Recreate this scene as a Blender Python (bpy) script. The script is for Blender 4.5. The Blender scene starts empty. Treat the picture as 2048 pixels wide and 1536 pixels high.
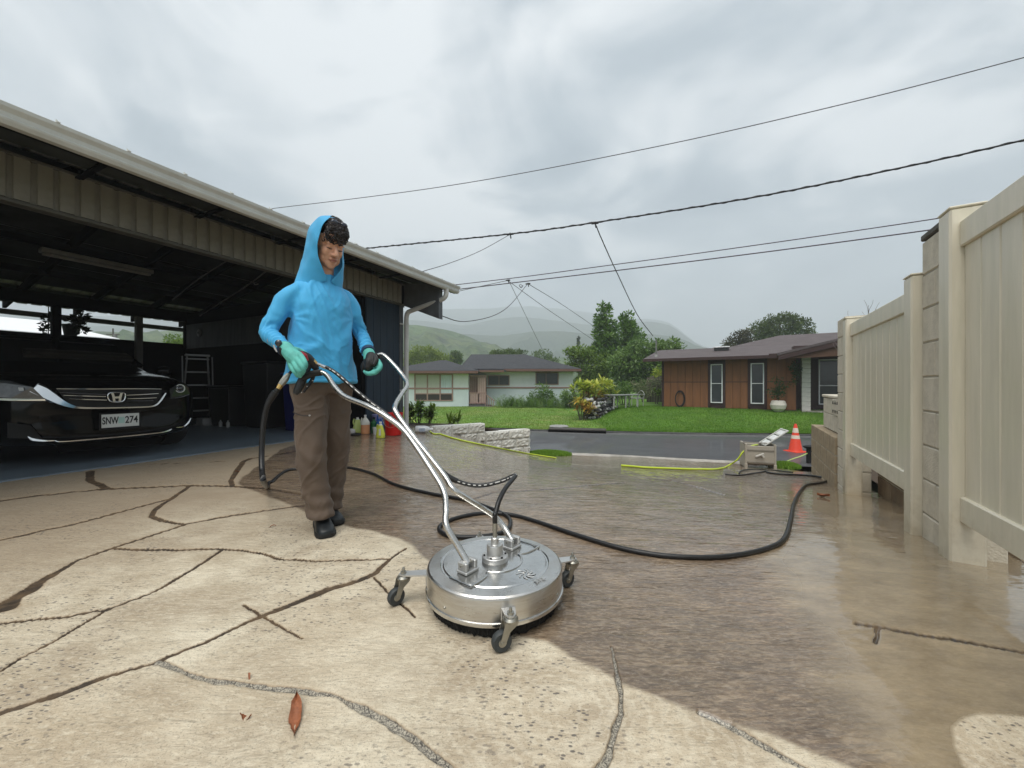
import bpy, bmesh, math, random
import numpy as np
from math import sin, cos, pi, radians, sqrt, atan2
from mathutils import Vector, Matrix, noise as mnoise

random.seed(7)
RNG = np.random.default_rng(7)
SC = bpy.context.scene
COL = SC.collection

# ------------------------------------------------------------------ camera
F = 769.0           # focal length in pixels of a 2048 wide picture
CAMZ = 0.84
cam_d = bpy.data.cameras.new("camera")
cam = bpy.data.objects.new("camera", cam_d)
COL.objects.link(cam)
cam.location = (0, 0, CAMZ)
cam.rotation_euler = (radians(90), 0, 0)
cam_d.sensor_width = 36.0
cam_d.lens = F / 2048 * 36.0
cam_d.clip_start = 0.05
cam_d.clip_end = 6000
SC.camera = cam

# ------------------------------------------------------------------ view
SC.view_settings.view_transform = 'Standard'
SC.view_settings.look = 'None'
SC.view_settings.gamma = 1
SC.view_settings.use_curve_mapping = False
SC.view_settings.exposure = 1.56
SC.cycles.max_bounces = 7
SC.cycles.diffuse_bounces = 3
SC.cycles.glossy_bounces = 3
SC.cycles.transmission_bounces = 4
SC.cycles.volume_bounces = 1
SC.cycles.transparent_max_bounces = 6
SC.cycles.caustics_reflective = False
SC.cycles.caustics_refractive = False
SC.cycles.use_denoising = True

# ------------------------------------------------------------------ sky and sun
SUN_EL, SUN_AZ = radians(64), radians(205)     # high, behind the camera to the left
w = bpy.data.worlds.new("World"); SC.world = w; w.use_nodes = True
nt = w.node_tree; N = nt.nodes; L = nt.links; N.clear()
def wn(t, **k):
    n = N.new(t)
    for a, b in k.items(): setattr(n, a, b)
    return n
sky = wn('ShaderNodeTexSky', sky_type='NISHITA', sun_disc=False, sun_elevation=SUN_EL, sun_rotation=SUN_AZ)
tc = wn('ShaderNodeTexCoord')
sep = wn('ShaderNodeSeparateXYZ'); L.new(tc.outputs['Generated'], sep.inputs[0])
absz = wn('ShaderNodeMath', operation='ABSOLUTE'); L.new(sep.outputs['Z'], absz.inputs[0])
addz = wn('ShaderNodeMath', operation='ADD'); L.new(absz.outputs[0], addz.inputs[0]); addz.inputs[1].default_value = 0.22
dx = wn('ShaderNodeMath', operation='DIVIDE'); L.new(sep.outputs['X'], dx.inputs[0]); L.new(addz.outputs[0], dx.inputs[1])
dy = wn('ShaderNodeMath', operation='DIVIDE'); L.new(sep.outputs['Y'], dy.inputs[0]); L.new(addz.outputs[0], dy.inputs[1])
cmb = wn('ShaderNodeCombineXYZ'); L.new(dx.outputs[0], cmb.inputs[0]); L.new(dy.outputs[0], cmb.inputs[1]); cmb.inputs[2].default_value = 3.7
n1 = wn('ShaderNodeTexNoise'); n1.inputs['Scale'].default_value = 0.85; n1.inputs['Detail'].default_value = 7; n1.inputs['Roughness'].default_value = 0.52; n1.inputs['Distortion'].default_value = 0.35
L.new(cmb.outputs[0], n1.inputs['Vector'])
n2 = wn('ShaderNodeTexNoise'); n2.inputs['Scale'].default_value = 2.3; n2.inputs['Detail'].default_value = 6; n2.inputs['Distortion'].default_value = 0.6
L.new(cmb.outputs[0], n2.inputs['Vector'])
mixn = wn('ShaderNodeMix', data_type='FLOAT'); mixn.inputs[0].default_value = 0.42
L.new(n1.outputs['Fac'], mixn.inputs[2]); L.new(n2.outputs['Fac'], mixn.inputs[3])
rmp = wn('ShaderNodeValToRGB')
e = rmp.color_ramp.elements
e[0].position = 0.40; e[0].color = (0.10, 0.124, 0.148, 1)
e[1].position = 0.595; e[1].color = (0.375, 0.385, 0.39, 1)
m_ = rmp.color_ramp.elements.new(0.50); m_.color = (0.19, 0.215, 0.235, 1)
L.new(mixn.outputs[0], rmp.inputs[0])
# overcast cloud is paler towards the horizon
hz = wn('ShaderNodeMapRange'); hz.inputs[1].default_value = 0.05; hz.inputs[2].default_value = 0.45; hz.inputs[3].default_value = 0.45; hz.inputs[4].default_value = 0.0
L.new(absz.outputs[0], hz.inputs[0])
mh = wn('ShaderNodeMix', data_type='RGBA'); L.new(hz.outputs[0], mh.inputs[0]); L.new(rmp.outputs[0], mh.inputs[6]); mh.inputs[7].default_value = (0.375, 0.395, 0.405, 1)
sc10 = wn('ShaderNodeVectorMath', operation='SCALE'); L.new(mh.outputs[2], sc10.inputs[0]); sc10.inputs['Scale'].default_value = 10.0
mx = wn('ShaderNodeMix', data_type='RGBA'); mx.inputs[0].default_value = 0.95
L.new(sky.outputs[0], mx.inputs[6]); L.new(sc10.outputs[0], mx.inputs[7])
bg = wn('ShaderNodeBackground'); bg.inputs['Strength'].default_value = 0.1
L.new(mx.outputs[2], bg.inputs['Color'])
wo = wn('ShaderNodeOutputWorld'); L.new(bg.outputs[0], wo.inputs['Surface'])

sd = bpy.data.lights.new("sun", 'SUN'); sun = bpy.data.objects.new("sun", sd); COL.objects.link(sun)
sd.energy = 1.5; sd.angle = radians(45); sd.color = (1.0, 0.955, 0.875)
# sky sun_rotation is clockwise from +Y; point the lamp from the same place
_d = Vector((sin(SUN_AZ) * cos(SUN_EL), cos(SUN_AZ) * cos(SUN_EL), sin(SUN_EL)))
sun.rotation_euler = (-_d).to_track_quat('-Z', 'Y').to_euler()
sun.location = (0, 0, 20)

# ------------------------------------------------------------------ helpers
def P(u, v, Y):
    """point that the photograph shows at pixel (u, v), Y metres ahead of the camera"""
    return Vector(((u - 1024) / F * Y, Y, CAMZ - (v - 768) / F * Y))

def tag(o, label=None, cat=None, group=None, kind=None):
    if label: o['label'] = label
    if cat: o['category'] = cat
    if group: o['group'] = group
    if kind: o['kind'] = kind
    return o

def thing(name, label, cat, loc=(0, 0, 0), rotz=0.0, group=None):
    o = bpy.data.objects.new(name, None); COL.objects.link(o)
    o.location = loc; o.rotation_euler = (0, 0, rotz); o.empty_display_size = 0.1
    return tag(o, label, cat, group)

def off(o):
    """world offset of an object chain without rotation"""
    v = Vector((0, 0, 0))
    while o is not None:
        v += o.location; o = o.parent
    return v

def catmull(pts, sub=8, closed=False):
    pts = [Vector(p) for p in pts]
    n = len(pts); out = []
    rng = range(n if closed else n - 1)
    for i in rng:
        if closed:
            p0, p1, p2, p3 = pts[(i-1) % n], pts[i], pts[(i+1) % n], pts[(i+2) % n]
        else:
            p1, p2 = pts[i], pts[i+1]
            p0 = pts[i-1] if i > 0 else p1 * 2 - p2
            p3 = pts[i+2] if i + 2 < n else p2 * 2 - p1
        for k in range(sub):
            t = k / sub
            out.append(0.5 * ((2*p1) + (-p0+p2)*t + (2*p0-5*p1+4*p2-p3)*t*t + (-p0+3*p1-3*p2+p3)*t*t*t))
    if not closed: out.append(pts[-1].copy())
    return out

class MB:
    """collects shapes and links them as one mesh"""
    def __init__(s): s.v = []; s.f = []; s.m = []
    def add(s, verts, faces, mi=0):
        b = len(s.v); s.v.extend([tuple(p) for p in verts])
        s.f.extend([tuple(i + b for i in f) for f in faces]); s.m.extend([mi] * len(faces)); return s
    def box(s, x0, x1, y0, y1, z0, z1, mi=0, M=None):
        vs = [(x0,y0,z0),(x1,y0,z0),(x1,y1,z0),(x0,y1,z0),(x0,y0,z1),(x1,y0,z1),(x1,y1,z1),(x0,y1,z1)]
        if M is not None: vs = [M @ Vector(p) for p in vs]
        return s.add(vs, [(0,3,2,1),(4,5,6,7),(0,1,5,4),(1,2,6,5),(2,3,7,6),(3,0,4,7)], mi)
    def bbox(s, x0, x1, y0, y1, z0, z1, b=0.005, mi=0, M=None):
        """box with bevelled vertical and horizontal edges (24 verts)"""
        b = min(b, (x1-x0)/2.01, (y1-y0)/2.01, (z1-z0)/2.01)
        vs = []; idx = {}
        for ix, x in enumerate((x0, x1)):
            for iy, y in enumerate((y0, y1)):
                for iz, z in enumerate((z0, z1)):
                    sx, sy, sz = (b if ix == 0 else -b), (b if iy == 0 else -b), (b if iz == 0 else -b)
                    for ax in range(3):
                        p = [x+sx, y+sy, z+sz]; p[ax] = (x, y, z)[ax]
                        idx[(ix,iy,iz,ax)] = len(vs); vs.append(tuple(p))
        I = lambda a,b_,c,ax: idx[(a,b_,c,ax)]
        f = []
        f.append([I(0,0,0,0),I(0,0,1,0),I(0,1,1,0),I(0,1,0,0)]); f.append([I(1,0,0,0),I(1,1,0,0),I(1,1,1,0),I(1,0,1,0)])
        f.append([I(0,0,0,1),I(1,0,0,1),I(1,0,1,1),I(0,0,1,1)]); f.append([I(0,1,0,1),I(0,1,1,1),I(1,1,1,1),I(1,1,0,1)])
        f.append([I(0,0,0,2),I(0,1,0,2),I(1,1,0,2),I(1,0,0,2)]); f.append([I(0,0,1,2),I(1,0,1,2),I(1,1,1,2),I(0,1,1,2)])
        for a in (0,1):
            for b_ in (0,1):
                f.append([I(a,b_,0,0),I(a,b_,1,0),I(a,b_,1,1),I(a,b_,0,1)])
                f.append([I(a,0,b_,0),I(a,1,b_,0),I(a,1,b_,2),I(a,0,b_,2)])
                f.append([I(0,a,b_,1),I(1,a,b_,1),I(1,a,b_,2),I(0,a,b_,2)])
                for c in (0,1): f.append([I(a,b_,c,0),I(a,b_,c,1),I(a,b_,c,2)])
        if M is not None: vs = [M @ Vector(p) for p in vs]
        return s.add(vs, f, mi)
    def tube(s, pts, r, n=8, cap=True, mi=0, closed=False, ry=None, side=None):
        pts = [Vector(p) for p in pts]; k = len(pts)
        rs = r if isinstance(r, (list, tuple)) else [r] * k
        rys = rs if ry is None else (ry if isinstance(ry, (list, tuple)) else [ry] * k)
        prev = None; vs = []
        for i, p in enumerate(pts):
            if closed: t = pts[(i+1) % k] - pts[i-1]
            else: t = pts[min(i+1, k-1)] - pts[max(i-1, 0)]
            if t.length < 1e-9: t = Vector((0, 0, 1))
            t.normalize()
            if side is not None:
                a = Vector(side) - t * t.dot(Vector(side))
            elif prev is None:
                a = Vector((0, 0, 1)).cross(t)
                if a.length < 1e-3: a = Vector((1, 0, 0))
            else: a = prev - t * prev.dot(t)
            a.normalize(); prev = a; b = t.cross(a)
            for j in range(n):
                an = 2 * pi * j / n
                vs.append(p + a * (cos(an) * rs[i]) + b * (sin(an) * rys[i]))
        fs = []
        for i in range(k if closed else k - 1):
            i2 = (i + 1) % k
            for j in range(n): fs.append((i*n+j, i*n+(j+1) % n, i2*n+(j+1) % n, i2*n+j))
        if cap and not closed:
            fs.append(tuple(reversed(range(n)))); fs.append(tuple((k-1)*n + j for j in range(n)))
        return s.add(vs, fs, mi)
    def cyl(s, p0, p1, r0, r1=None, n=16, mi=0, cap=True):
        return s.tube([p0, p1], [r0, r0 if r1 is None else r1], n, cap, mi)
    def lathe(s, prof, c=(0, 0, 0), n=32, mi=0, M=None, cap=False):
        vs = []; fs = []; k = len(prof)
        for (r, z) in prof:
            for j in range(n):
                an = 2*pi*j/n; p = Vector((r*cos(an), r*sin(an), z))
                if M is not None: p = M @ p
                vs.append(p + Vector(c))
        for i in range(k-1):
            for j in range(n): fs.append((i*n+j, i*n+(j+1) % n, (i+1)*n+(j+1) % n, (i+1)*n+j))
        if cap:
            fs.append(tuple(reversed(range(n)))); fs.append(tuple((k-1)*n + j for j in range(n)))
        return s.add(vs, fs, mi)
    def prism(s, poly, a, b, M=None, mi=0):
        """2-D outline (x, y) extruded from a to b along z, then moved by M"""
        n = len(poly)
        vs = [Vector((x, y, a)) for x, y in poly] + [Vector((x, y, b)) for x, y in poly]
        if M is not None: vs = [M @ p for p in vs]
        fs = [tuple(reversed(range(n))), tuple(range(n, 2*n))] + [(i, (i+1) % n, n+(i+1) % n, n+i) for i in range(n)]
        return s.add(vs, fs, mi)
    def slab(s, pts, th, mi=0):
        """closed 3-D outline given thickness vector th"""
        th = Vector(th); n = len(pts); pts = [Vector(p) for p in pts]
        vs = pts + [p + th for p in pts]
        fs = [tuple(reversed(range(n))), tuple(range(n, 2*n))] + [(i, (i+1) % n, n+(i+1) % n, n+i) for i in range(n)]
        return s.add(vs, fs, mi)
    def ell(s, c, r, n=16, m=10, M=None, mi=0):
        vs = []; fs = []
        for i in range(m+1):
            ph = pi*i/m
            for j in range(n):
                th = 2*pi*j/n
                p = Vector((r[0]*sin(ph)*cos(th), r[1]*sin(ph)*sin(th), r[2]*cos(ph)))
                if M is not None: p = M @ p
                vs.append(p + Vector(c))
        for i in range(m):
            for j in range(n): fs.append((i*n+j, (i+1)*n+j, (i+1)*n+(j+1) % n, i*n+(j+1) % n))
        return s.add(vs, fs, mi)
    def mesh(s, name, world_off=None, smooth=False, bevel=0):
        me = bpy.data.meshes.new(name)
        vs = s.v
        if world_off is not None:
            o = world_off; vs = [(a-o[0], b-o[1], c-o[2]) for a, b, c in vs]
        me.from_pydata(vs, [], s.f)
        if any(s.m): me.polygons.foreach_set('material_index', s.m)
        me.update()
        bm = bmesh.new(); bm.from_mesh(me)
        if smooth: bmesh.ops.remove_doubles(bm, verts=bm.verts, dist=1e-5)
        bmesh.ops.recalc_face_normals(bm, faces=bm.faces)
        bm.to_mesh(me); bm.free()
        if smooth: me.polygons.foreach_set('use_smooth', [True]*len(me.polygons)); sharp(me, 40 if smooth is True else smooth)
        return me
    def build(s, name, mats, parent=None, world=False, smooth=False, bevel=0, label=None):
        wo = off(parent) if (world and parent is not None) else None
        me = s.mesh(name, wo, smooth)
        return link(name, me, mats, parent, bevel, label)

def sharp(me, deg):
    try: me.set_sharp_from_angle(angle=radians(deg))
    except Exception: pass

def link(name, me, mats, parent=None, bevel=0, label=None):
    if not isinstance(mats, (list, tuple)): mats = [mats]
    for m in mats: me.materials.append(m)
    o = bpy.data.objects.new(name, me); COL.objects.link(o)
    if parent is not None: o.parent = parent
    if bevel:
        b = o.modifiers.new('bevel', 'BEVEL'); b.width = bevel; b.segments = 2; b.limit_method = 'ANGLE'; b.angle_limit = radians(40)
        b.harden_normals = False
    if label: o['label'] = label
    return o

def struct(o, kind='structure'):
    o['kind'] = kind; return o

def npmesh(name, V, Q, smooth=True):
    """fast mesh from numpy: V (n,3), Q (m,k)"""
    me = bpy.data.meshes.new(name)
    V = np.asarray(V, dtype=np.float32); Q = np.asarray(Q, dtype=np.int32)
    k = Q.shape[1]
    me.vertices.add(len(V)); me.vertices.foreach_set('co', V.ravel())
    me.loops.add(Q.size); me.loops.foreach_set('vertex_index', Q.ravel())
    me.polygons.add(len(Q)); me.polygons.foreach_set('loop_start', np.arange(0, Q.size, k, dtype=np.int32))
    try: me.polygons.foreach_set('loop_total', np.full(len(Q), k, dtype=np.int32))
    except Exception: pass
    me.update(calc_edges=True)
    if smooth: me.polygons.foreach_set('use_smooth', np.ones(len(Q), dtype=bool))
    return me

def attr(me, name, arr, domain='POINT'):
    a = me.attributes.new(name, 'FLOAT', domain); a.data.foreach_set('value', np.asarray(arr, dtype=np.float32)); return a

def remeshed(name, mb, voxel=0.006, smooth_it=3, fac=0.5):
    """voxel remesh of joined closed pieces: one continuous skin"""
    me = mb.mesh(name + '_raw'); o = bpy.data.objects.new(name + '_raw', me); COL.objects.link(o)
    r = o.modifiers.new('r', 'REMESH'); r.mode = 'VOXEL'; r.voxel_size = voxel; r.adaptivity = 0
    s = o.modifiers.new('s', 'SMOOTH'); s.iterations = smooth_it; s.factor = fac
    dg = bpy.context.evaluated_depsgraph_get(); dg.update()
    ev = o.evaluated_get(dg)
    out = bpy.data.meshes.new_from_object(ev); out.name = name
    bpy.data.objects.remove(o); bpy.data.meshes.remove(me)
    out.polygons.foreach_set('use_smooth', [True]*len(out.polygons))
    return out

def verts_np(me):
    a = np.empty(len(me.vertices)*3, dtype=np.float64); me.vertices.foreach_get('co', a); return a.reshape(-1, 3)
def normals_np(me):
    a = np.empty(len(me.vertices)*3, dtype=np.float64); me.vertices.foreach_get('normal', a); return a.reshape(-1, 3)
def set_verts(me, V):
    me.vertices.foreach_set('co', np.asarray(V, dtype=np.float32).ravel()); me.update()

def text_mesh(name, body, size, mat, parent, M, extrude=0.001):
    cu = bpy.data.curves.new(name + '_c', 'FONT'); cu.body = body; cu.size = size; cu.extrude = extrude
    cu.offset = size*.022; cu.align_x = 'CENTER'; cu.align_y = 'CENTER'
    o = bpy.data.objects.new(name + '_t', cu); COL.objects.link(o)
    dg = bpy.context.evaluated_depsgraph_get(); me = bpy.data.meshes.new_from_object(o.evaluated_get(dg))
    bpy.data.objects.remove(o)
    me.transform(M); me.materials.clear()
    return link(name, me, mat, parent)

# ------------------------------------------------------------------ materials
MATS = {}
def lin(c):
    return tuple(((x/255)/12.92 if x/255 <= 0.04045 else ((x/255+0.055)/1.055)**2.4) for x in c)
def pmat(name, col, rough=0.6, metal=0.0, var=0.12, scale=6.0, bump=0.0, bscale=60.0, stretch=(1, 1, 1), coat=0.0,
         dirt=None, dirt_amt=0.4, dscale=3.0, spec=0.5, trans=0.0, alpha=1.0, ior=1.45, sub=0.0, sheen=0.0, rvar=0.1, splash=None):
    if name in MATS: return MATS[name]
    m = bpy.data.materials.new(name); m.use_nodes = True; MATS[name] = m
    nt = m.node_tree; N = nt.nodes; L = nt.links
    b = N['Principled BSDF']
    b.inputs['Metallic'].default_value = metal
    b.inputs['Specular IOR Level'].default_value = spec
    b.inputs['IOR'].default_value = ior
    b.inputs['Coat Weight'].default_value = coat
    b.inputs['Transmission Weight'].default_value = trans
    b.inputs['Alpha'].default_value = alpha
    b.inputs['Sheen Weight'].default_value = sheen
    if sub: b.inputs['Subsurface Weight'].default_value = sub; b.inputs['Subsurface Radius'].default_value = (0.01, 0.004, 0.002)
    tc = N.new('ShaderNodeTexCoord'); mp = N.new('ShaderNodeMapping'); mp.inputs['Scale'].default_value = stretch
    L.new(tc.outputs['Object'], mp.inputs['Vector'])
    nz = N.new('ShaderNodeTexNoise'); nz.inputs['Scale'].default_value = scale; nz.inputs['Detail'].default_value = 5; nz.inputs['Roughness'].default_value = 0.6
    L.new(mp.outputs[0], nz.inputs['Vector'])
    mx = N.new('ShaderNodeMix'); mx.data_type = 'RGBA'
    mr = N.new('ShaderNodeMapRange'); mr.inputs[1].default_value = 0.3; mr.inputs[2].default_value = 0.7
    L.new(nz.outputs['Fac'], mr.inputs[0]); L.new(mr.outputs[0], mx.inputs[0])
    mx.inputs[6].default_value = tuple(max(0, c*(1-var)) for c in col) + (1,)
    mx.inputs[7].default_value = tuple(min(1, c*(1+var)) for c in col) + (1,)
    out = mx.outputs[2]
    if dirt is not None:
        nd = N.new('ShaderNodeTexNoise'); nd.inputs['Scale'].default_value = dscale; nd.inputs['Detail'].default_value = 8; nd.inputs['Roughness'].default_value = 0.7
        L.new(mp.outputs[0], nd.inputs['Vector'])
        rr = N.new('ShaderNodeMapRange'); rr.inputs[1].default_value = 0.45; rr.inputs[2].default_value = 0.7; rr.inputs[4].default_value = dirt_amt
        L.new(nd.outputs['Fac'], rr.inputs[0])
        m2 = N.new('ShaderNodeMix'); m2.data_type = 'RGBA'; L.new(rr.outputs[0], m2.inputs[0]); L.new(out, m2.inputs[6]); m2.inputs[7].default_value = tuple(dirt) + (1,)
        out = m2.outputs[2]
    if splash is not None:      # mud splashed up from the ground, dense at z0 and gone at z1
        z0, z1, sc_ = splash
        sx = N.new('ShaderNodeSeparateXYZ'); L.new(tc.outputs['Object'], sx.inputs[0])
        ns = N.new('ShaderNodeTexNoise'); ns.inputs['Scale'].default_value = 13; ns.inputs['Detail'].default_value = 7; ns.inputs['Roughness'].default_value = .7; L.new(tc.outputs['Object'], ns.inputs['Vector'])
        ma = N.new('ShaderNodeMath'); ma.operation = 'MULTIPLY_ADD'; L.new(ns.outputs['Fac'], ma.inputs[0]); ma.inputs[1].default_value = -(z1-z0)*1.6; L.new(sx.outputs['Z'], ma.inputs[2])
        rs = N.new('ShaderNodeMapRange'); rs.inputs[1].default_value = z0-(z1-z0)*.8; rs.inputs[2].default_value = z1-(z1-z0)*.8; rs.inputs[3].default_value = .7; rs.inputs[4].default_value = 0
        L.new(ma.outputs[0], rs.inputs[0]); m3 = N.new('ShaderNodeMix'); m3.data_type = 'RGBA'; L.new(rs.outputs[0], m3.inputs[0]); L.new(out, m3.inputs[6]); m3.inputs[7].default_value = tuple(sc_) + (1,); out = m3.outputs[2]
    L.new(out, b.inputs['Base Color'])
    r2 = N.new('ShaderNodeMapRange'); r2.inputs[3].default_value = max(0, rough - rvar); r2.inputs[4].default_value = min(1, rough + rvar)
    L.new(nz.outputs['Fac'], r2.inputs[0]); L.new(r2.outputs[0], b.inputs['Roughness'])
    if bump:
        nb = N.new('ShaderNodeTexNoise'); nb.inputs['Scale'].default_value = bscale; nb.inputs['Detail'].default_value = 4
        L.new(mp.outputs[0], nb.inputs['Vector'])
        bp = N.new('ShaderNodeBump'); bp.inputs['Strength'].default_value = 1.0; bp.inputs['Distance'].default_value = bump
        L.new(nb.outputs['Fac'], bp.inputs['Height']); L.new(bp.outputs[0], b.inputs['Normal'])
    return m

def leafmat(name, c1, c2, rough=0.45, trans=0.35):
    """leaf colour varied per face through the 'tint' attribute"""
    if name in MATS: return MATS[name]
    m = bpy.data.materials.new(name); m.use_nodes = True; MATS[name] = m
    N = m.node_tree.nodes; L = m.node_tree.links; b = N['Principled BSDF']
    at = N.new('ShaderNodeAttribute'); at.attribute_name = 'tint'
    mx = N.new('ShaderNodeMix'); mx.data_type = 'RGBA'; mx.inputs[6].default_value = c1 + (1,); mx.inputs[7].default_value = c2 + (1,)
    L.new(at.outputs['Fac'], mx.inputs[0]); L.new(mx.outputs[2], b.inputs['Base Color'])
    b.inputs['Roughness'].default_value = rough; b.inputs['Specular IOR Level'].default_value = 0.4
    tr = N.new('ShaderNodeBsdfTranslucent'); L.new(mx.outputs[2], tr.inputs['Color'])
    ms = N.new('ShaderNodeMixShader'); ms.inputs[0].default_value = trans
    L.new(b.outputs[0], ms.inputs[1]); L.new(tr.outputs[0], ms.inputs[2])
    L.new(ms.outputs[0], N['Material Output'].inputs['Surface'])
    return m
# ================================================================== GROUND
CP_ = np.array([
 (-9,-3,0),(-9,4,0),(-4,-3,0),(0,-4,0),(3,-4,.0),(7,-4,0),(-5,0,0),(-2,0,0),(0,0,0),(1.2,0,0),(2.5,0,.0),(-4.4,3.3,0),(-2.5,2.2,0),
 (-1.1,2.2,0),(-.06,1.5,0),(1,1.5,0),(.3,2.4,-.005),(2.2,2.0,-.036),(2.5,2.4,-.076),(3.25,3.7,-.233),(3.6,4.19,-.30),(4.37,5.61,-.444),(4.9,7.8,-.855),
 (4.7,8.43,-.87),(3.9,8.65,-.87),(2.47,9.13,-.87),(1.2,9.4,-.87),(.41,9.04,-.806),(-.59,8.38,-.435),(-1.5,7.8,-.1),
 (-3.5,5.1,0),(-2.9,6.3,0),(-2.2,7.72,-.005),(-2.05,6,-.01),(-2.4,4,0),(-1.2,4,-.01),(-1.2,6.2,-.09),
 (3.1,5,-.36),(.2,5,-.2),(.3,7,-.5),(2.5,7,-.6),(2,5,-.29),(1,3.5,-.07),(0,3.5,-.03),(2.5,8.5,-.8),(4,6.9,-.69),(2.2,3.4,-.15),(-.46,6.5,-.23),
 (7,6,-.6),(7,2,-.1),(7,9,-.9),(2,11,-.95),(-4,9,-.02),(-7,8,0)], dtype=float)
def _tps(r): 
    r = np.maximum(r, 1e-9); return r*r*np.log(r)
_n = len(CP_)
_K = _tps(np.hypot(CP_[:,None,0]-CP_[None,:,0], CP_[:,None,1]-CP_[None,:,1])) + np.eye(_n)*0.15
_Pm = np.c_[np.ones(_n), CP_[:,:2]]
_A = np.block([[_K, _Pm], [_Pm.T, np.zeros((3,3))]])
_W = np.linalg.solve(_A, np.r_[CP_[:,2], 0, 0, 0])
def G(x, y):
    x = np.asarray(x, dtype=float); y = np.asarray(y, dtype=float); sh = x.shape
    x = x.ravel(); y = y.ravel(); out = np.empty(len(x))
    for i in range(0, len(x), 40000):
        a, b = x[i:i+40000], y[i:i+40000]
        k = _tps(np.hypot(a[:,None]-CP_[None,:,0], b[:,None]-CP_[None,:,1]))
        out[i:i+40000] = k @ _W[:_n] + _W[_n] + _W[_n+1]*a + _W[_n+2]*b
    out = np.minimum(out, 0.0 + 0.003*np.sin(x*.9)*np.sin(y*1.1))
    return out.reshape(sh) if sh else float(out[0])
def pg(u, v, lift=0.0):
    """ground point seen at pixel (u, v)"""
    a, b = (u-1024)/F, (v-768)/F
    ys = np.linspace(0.4, 14, 1400)
    d = (CAMZ - b*ys) - G(a*ys, ys)
    i = np.argmax(d < 0) if (d < 0).any() else len(ys)-1
    if i == 0: i = 1
    t = d[i-1]/(d[i-1]-d[i]+1e-12); Y = ys[i-1] + t*(ys[i]-ys[i-1])
    return Vector((a*Y, Y, G(a*Y, Y) + lift))

def inpoly(x, y, poly):
    c = np.zeros(x.shape, bool); n = len(poly); j = n-1
    for i in range(n):
        xi, yi = poly[i]; xj, yj = poly[j]
        m = ((yi > y) != (yj > y)) & (x < (xj-xi)*(y-yi)/(yj-yi+1e-12)+xi)
        c ^= m; j = i
    return c
def segdist(x, y, pl, wl=None):
    """distance to a polyline, and width interpolated along it"""
    best = np.full(x.shape, 1e9); wid = np.zeros(x.shape)
    for i in range(len(pl)-1):
        ax, ay = pl[i]; bx, by = pl[i+1]
        dx, dy = bx-ax, by-ay; t = np.clip(((x-ax)*dx+(y-ay)*dy)/(dx*dx+dy*dy+1e-12), 0, 1)
        d = np.hypot(x-ax-t*dx, y-ay-t*dy); m = d < best
        best = np.where(m, d, best)
        if wl is not None: wid = np.where(m, wl[i]+(wl[i+1]-wl[i])*t, wid)
    return best, wid
def vnoise(x, y, s, seed=0):
    """cheap smooth 2-D noise -1..1"""
    rng = np.random.default_rng(seed); g = rng.uniform(-1, 1, (256, 256))
    X = x*s+1000.3; Y = y*s+1000.7
    i = np.floor(X).astype(int); j = np.floor(Y).astype(int); fx = X-i; fy = Y-j
    fx = fx*fx*(3-2*fx); fy = fy*fy*(3-2*fy)
    a = g[i%256, j%256]; b = g[(i+1)%256, j%256]; c = g[i%256, (j+1)%256]; d = g[(i+1)%256, (j+1)%256]
    return (a*(1-fx)+b*fx)*(1-fy)+(c*(1-fx)+d*fx)*fy

# carport frame: x along the opening (away), y into the carport
CPA = radians(26.0); CPD = Vector((sin(CPA), cos(CPA), 0)); CPN = Vector((-cos(CPA), sin(CPA), 0)); CP0 = Vector((-4.37, 3.28, 0))
CPROT = radians(64.0)
def cpw(k, m, z=0.0): return CP0 + CPD*k + CPN*m + Vector((0, 0, z))
# fence frame: x along the fence (away), y towards the driveway
FA = math.atan(0.5956); FD = Vector((sin(FA), cos(FA), 0)); FN = Vector((-cos(FA), sin(FA), 0)); F0 = Vector((2.216, 2.0, 0)); FROT = radians(90)-FA
def fw(k, m, z=0.0): return F0 + FD*k + FN*m + Vector((0, 0, z))

c1 = cpw(-9, 0); c2 = cpw(4.96, 0)
DRIVE = [(c1.x, c1.y), (c2.x, c2.y), (-2.1, 7.95), (-1.62, 7.80), (.36, 9.14), (.55, 9.62), (2.47, 9.25), (3.9, 8.77), (4.75, 8.52), (5.25, 8.3), (5.3, 7.3)]
for k in (4.6, 2.0, -.1, -3, -7): 
    q = fw(k, -.32); DRIVE.append((q.x, q.y))
DRIVE.append((-6, -5)); DRIVE.append((-9, -5.5))

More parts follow.
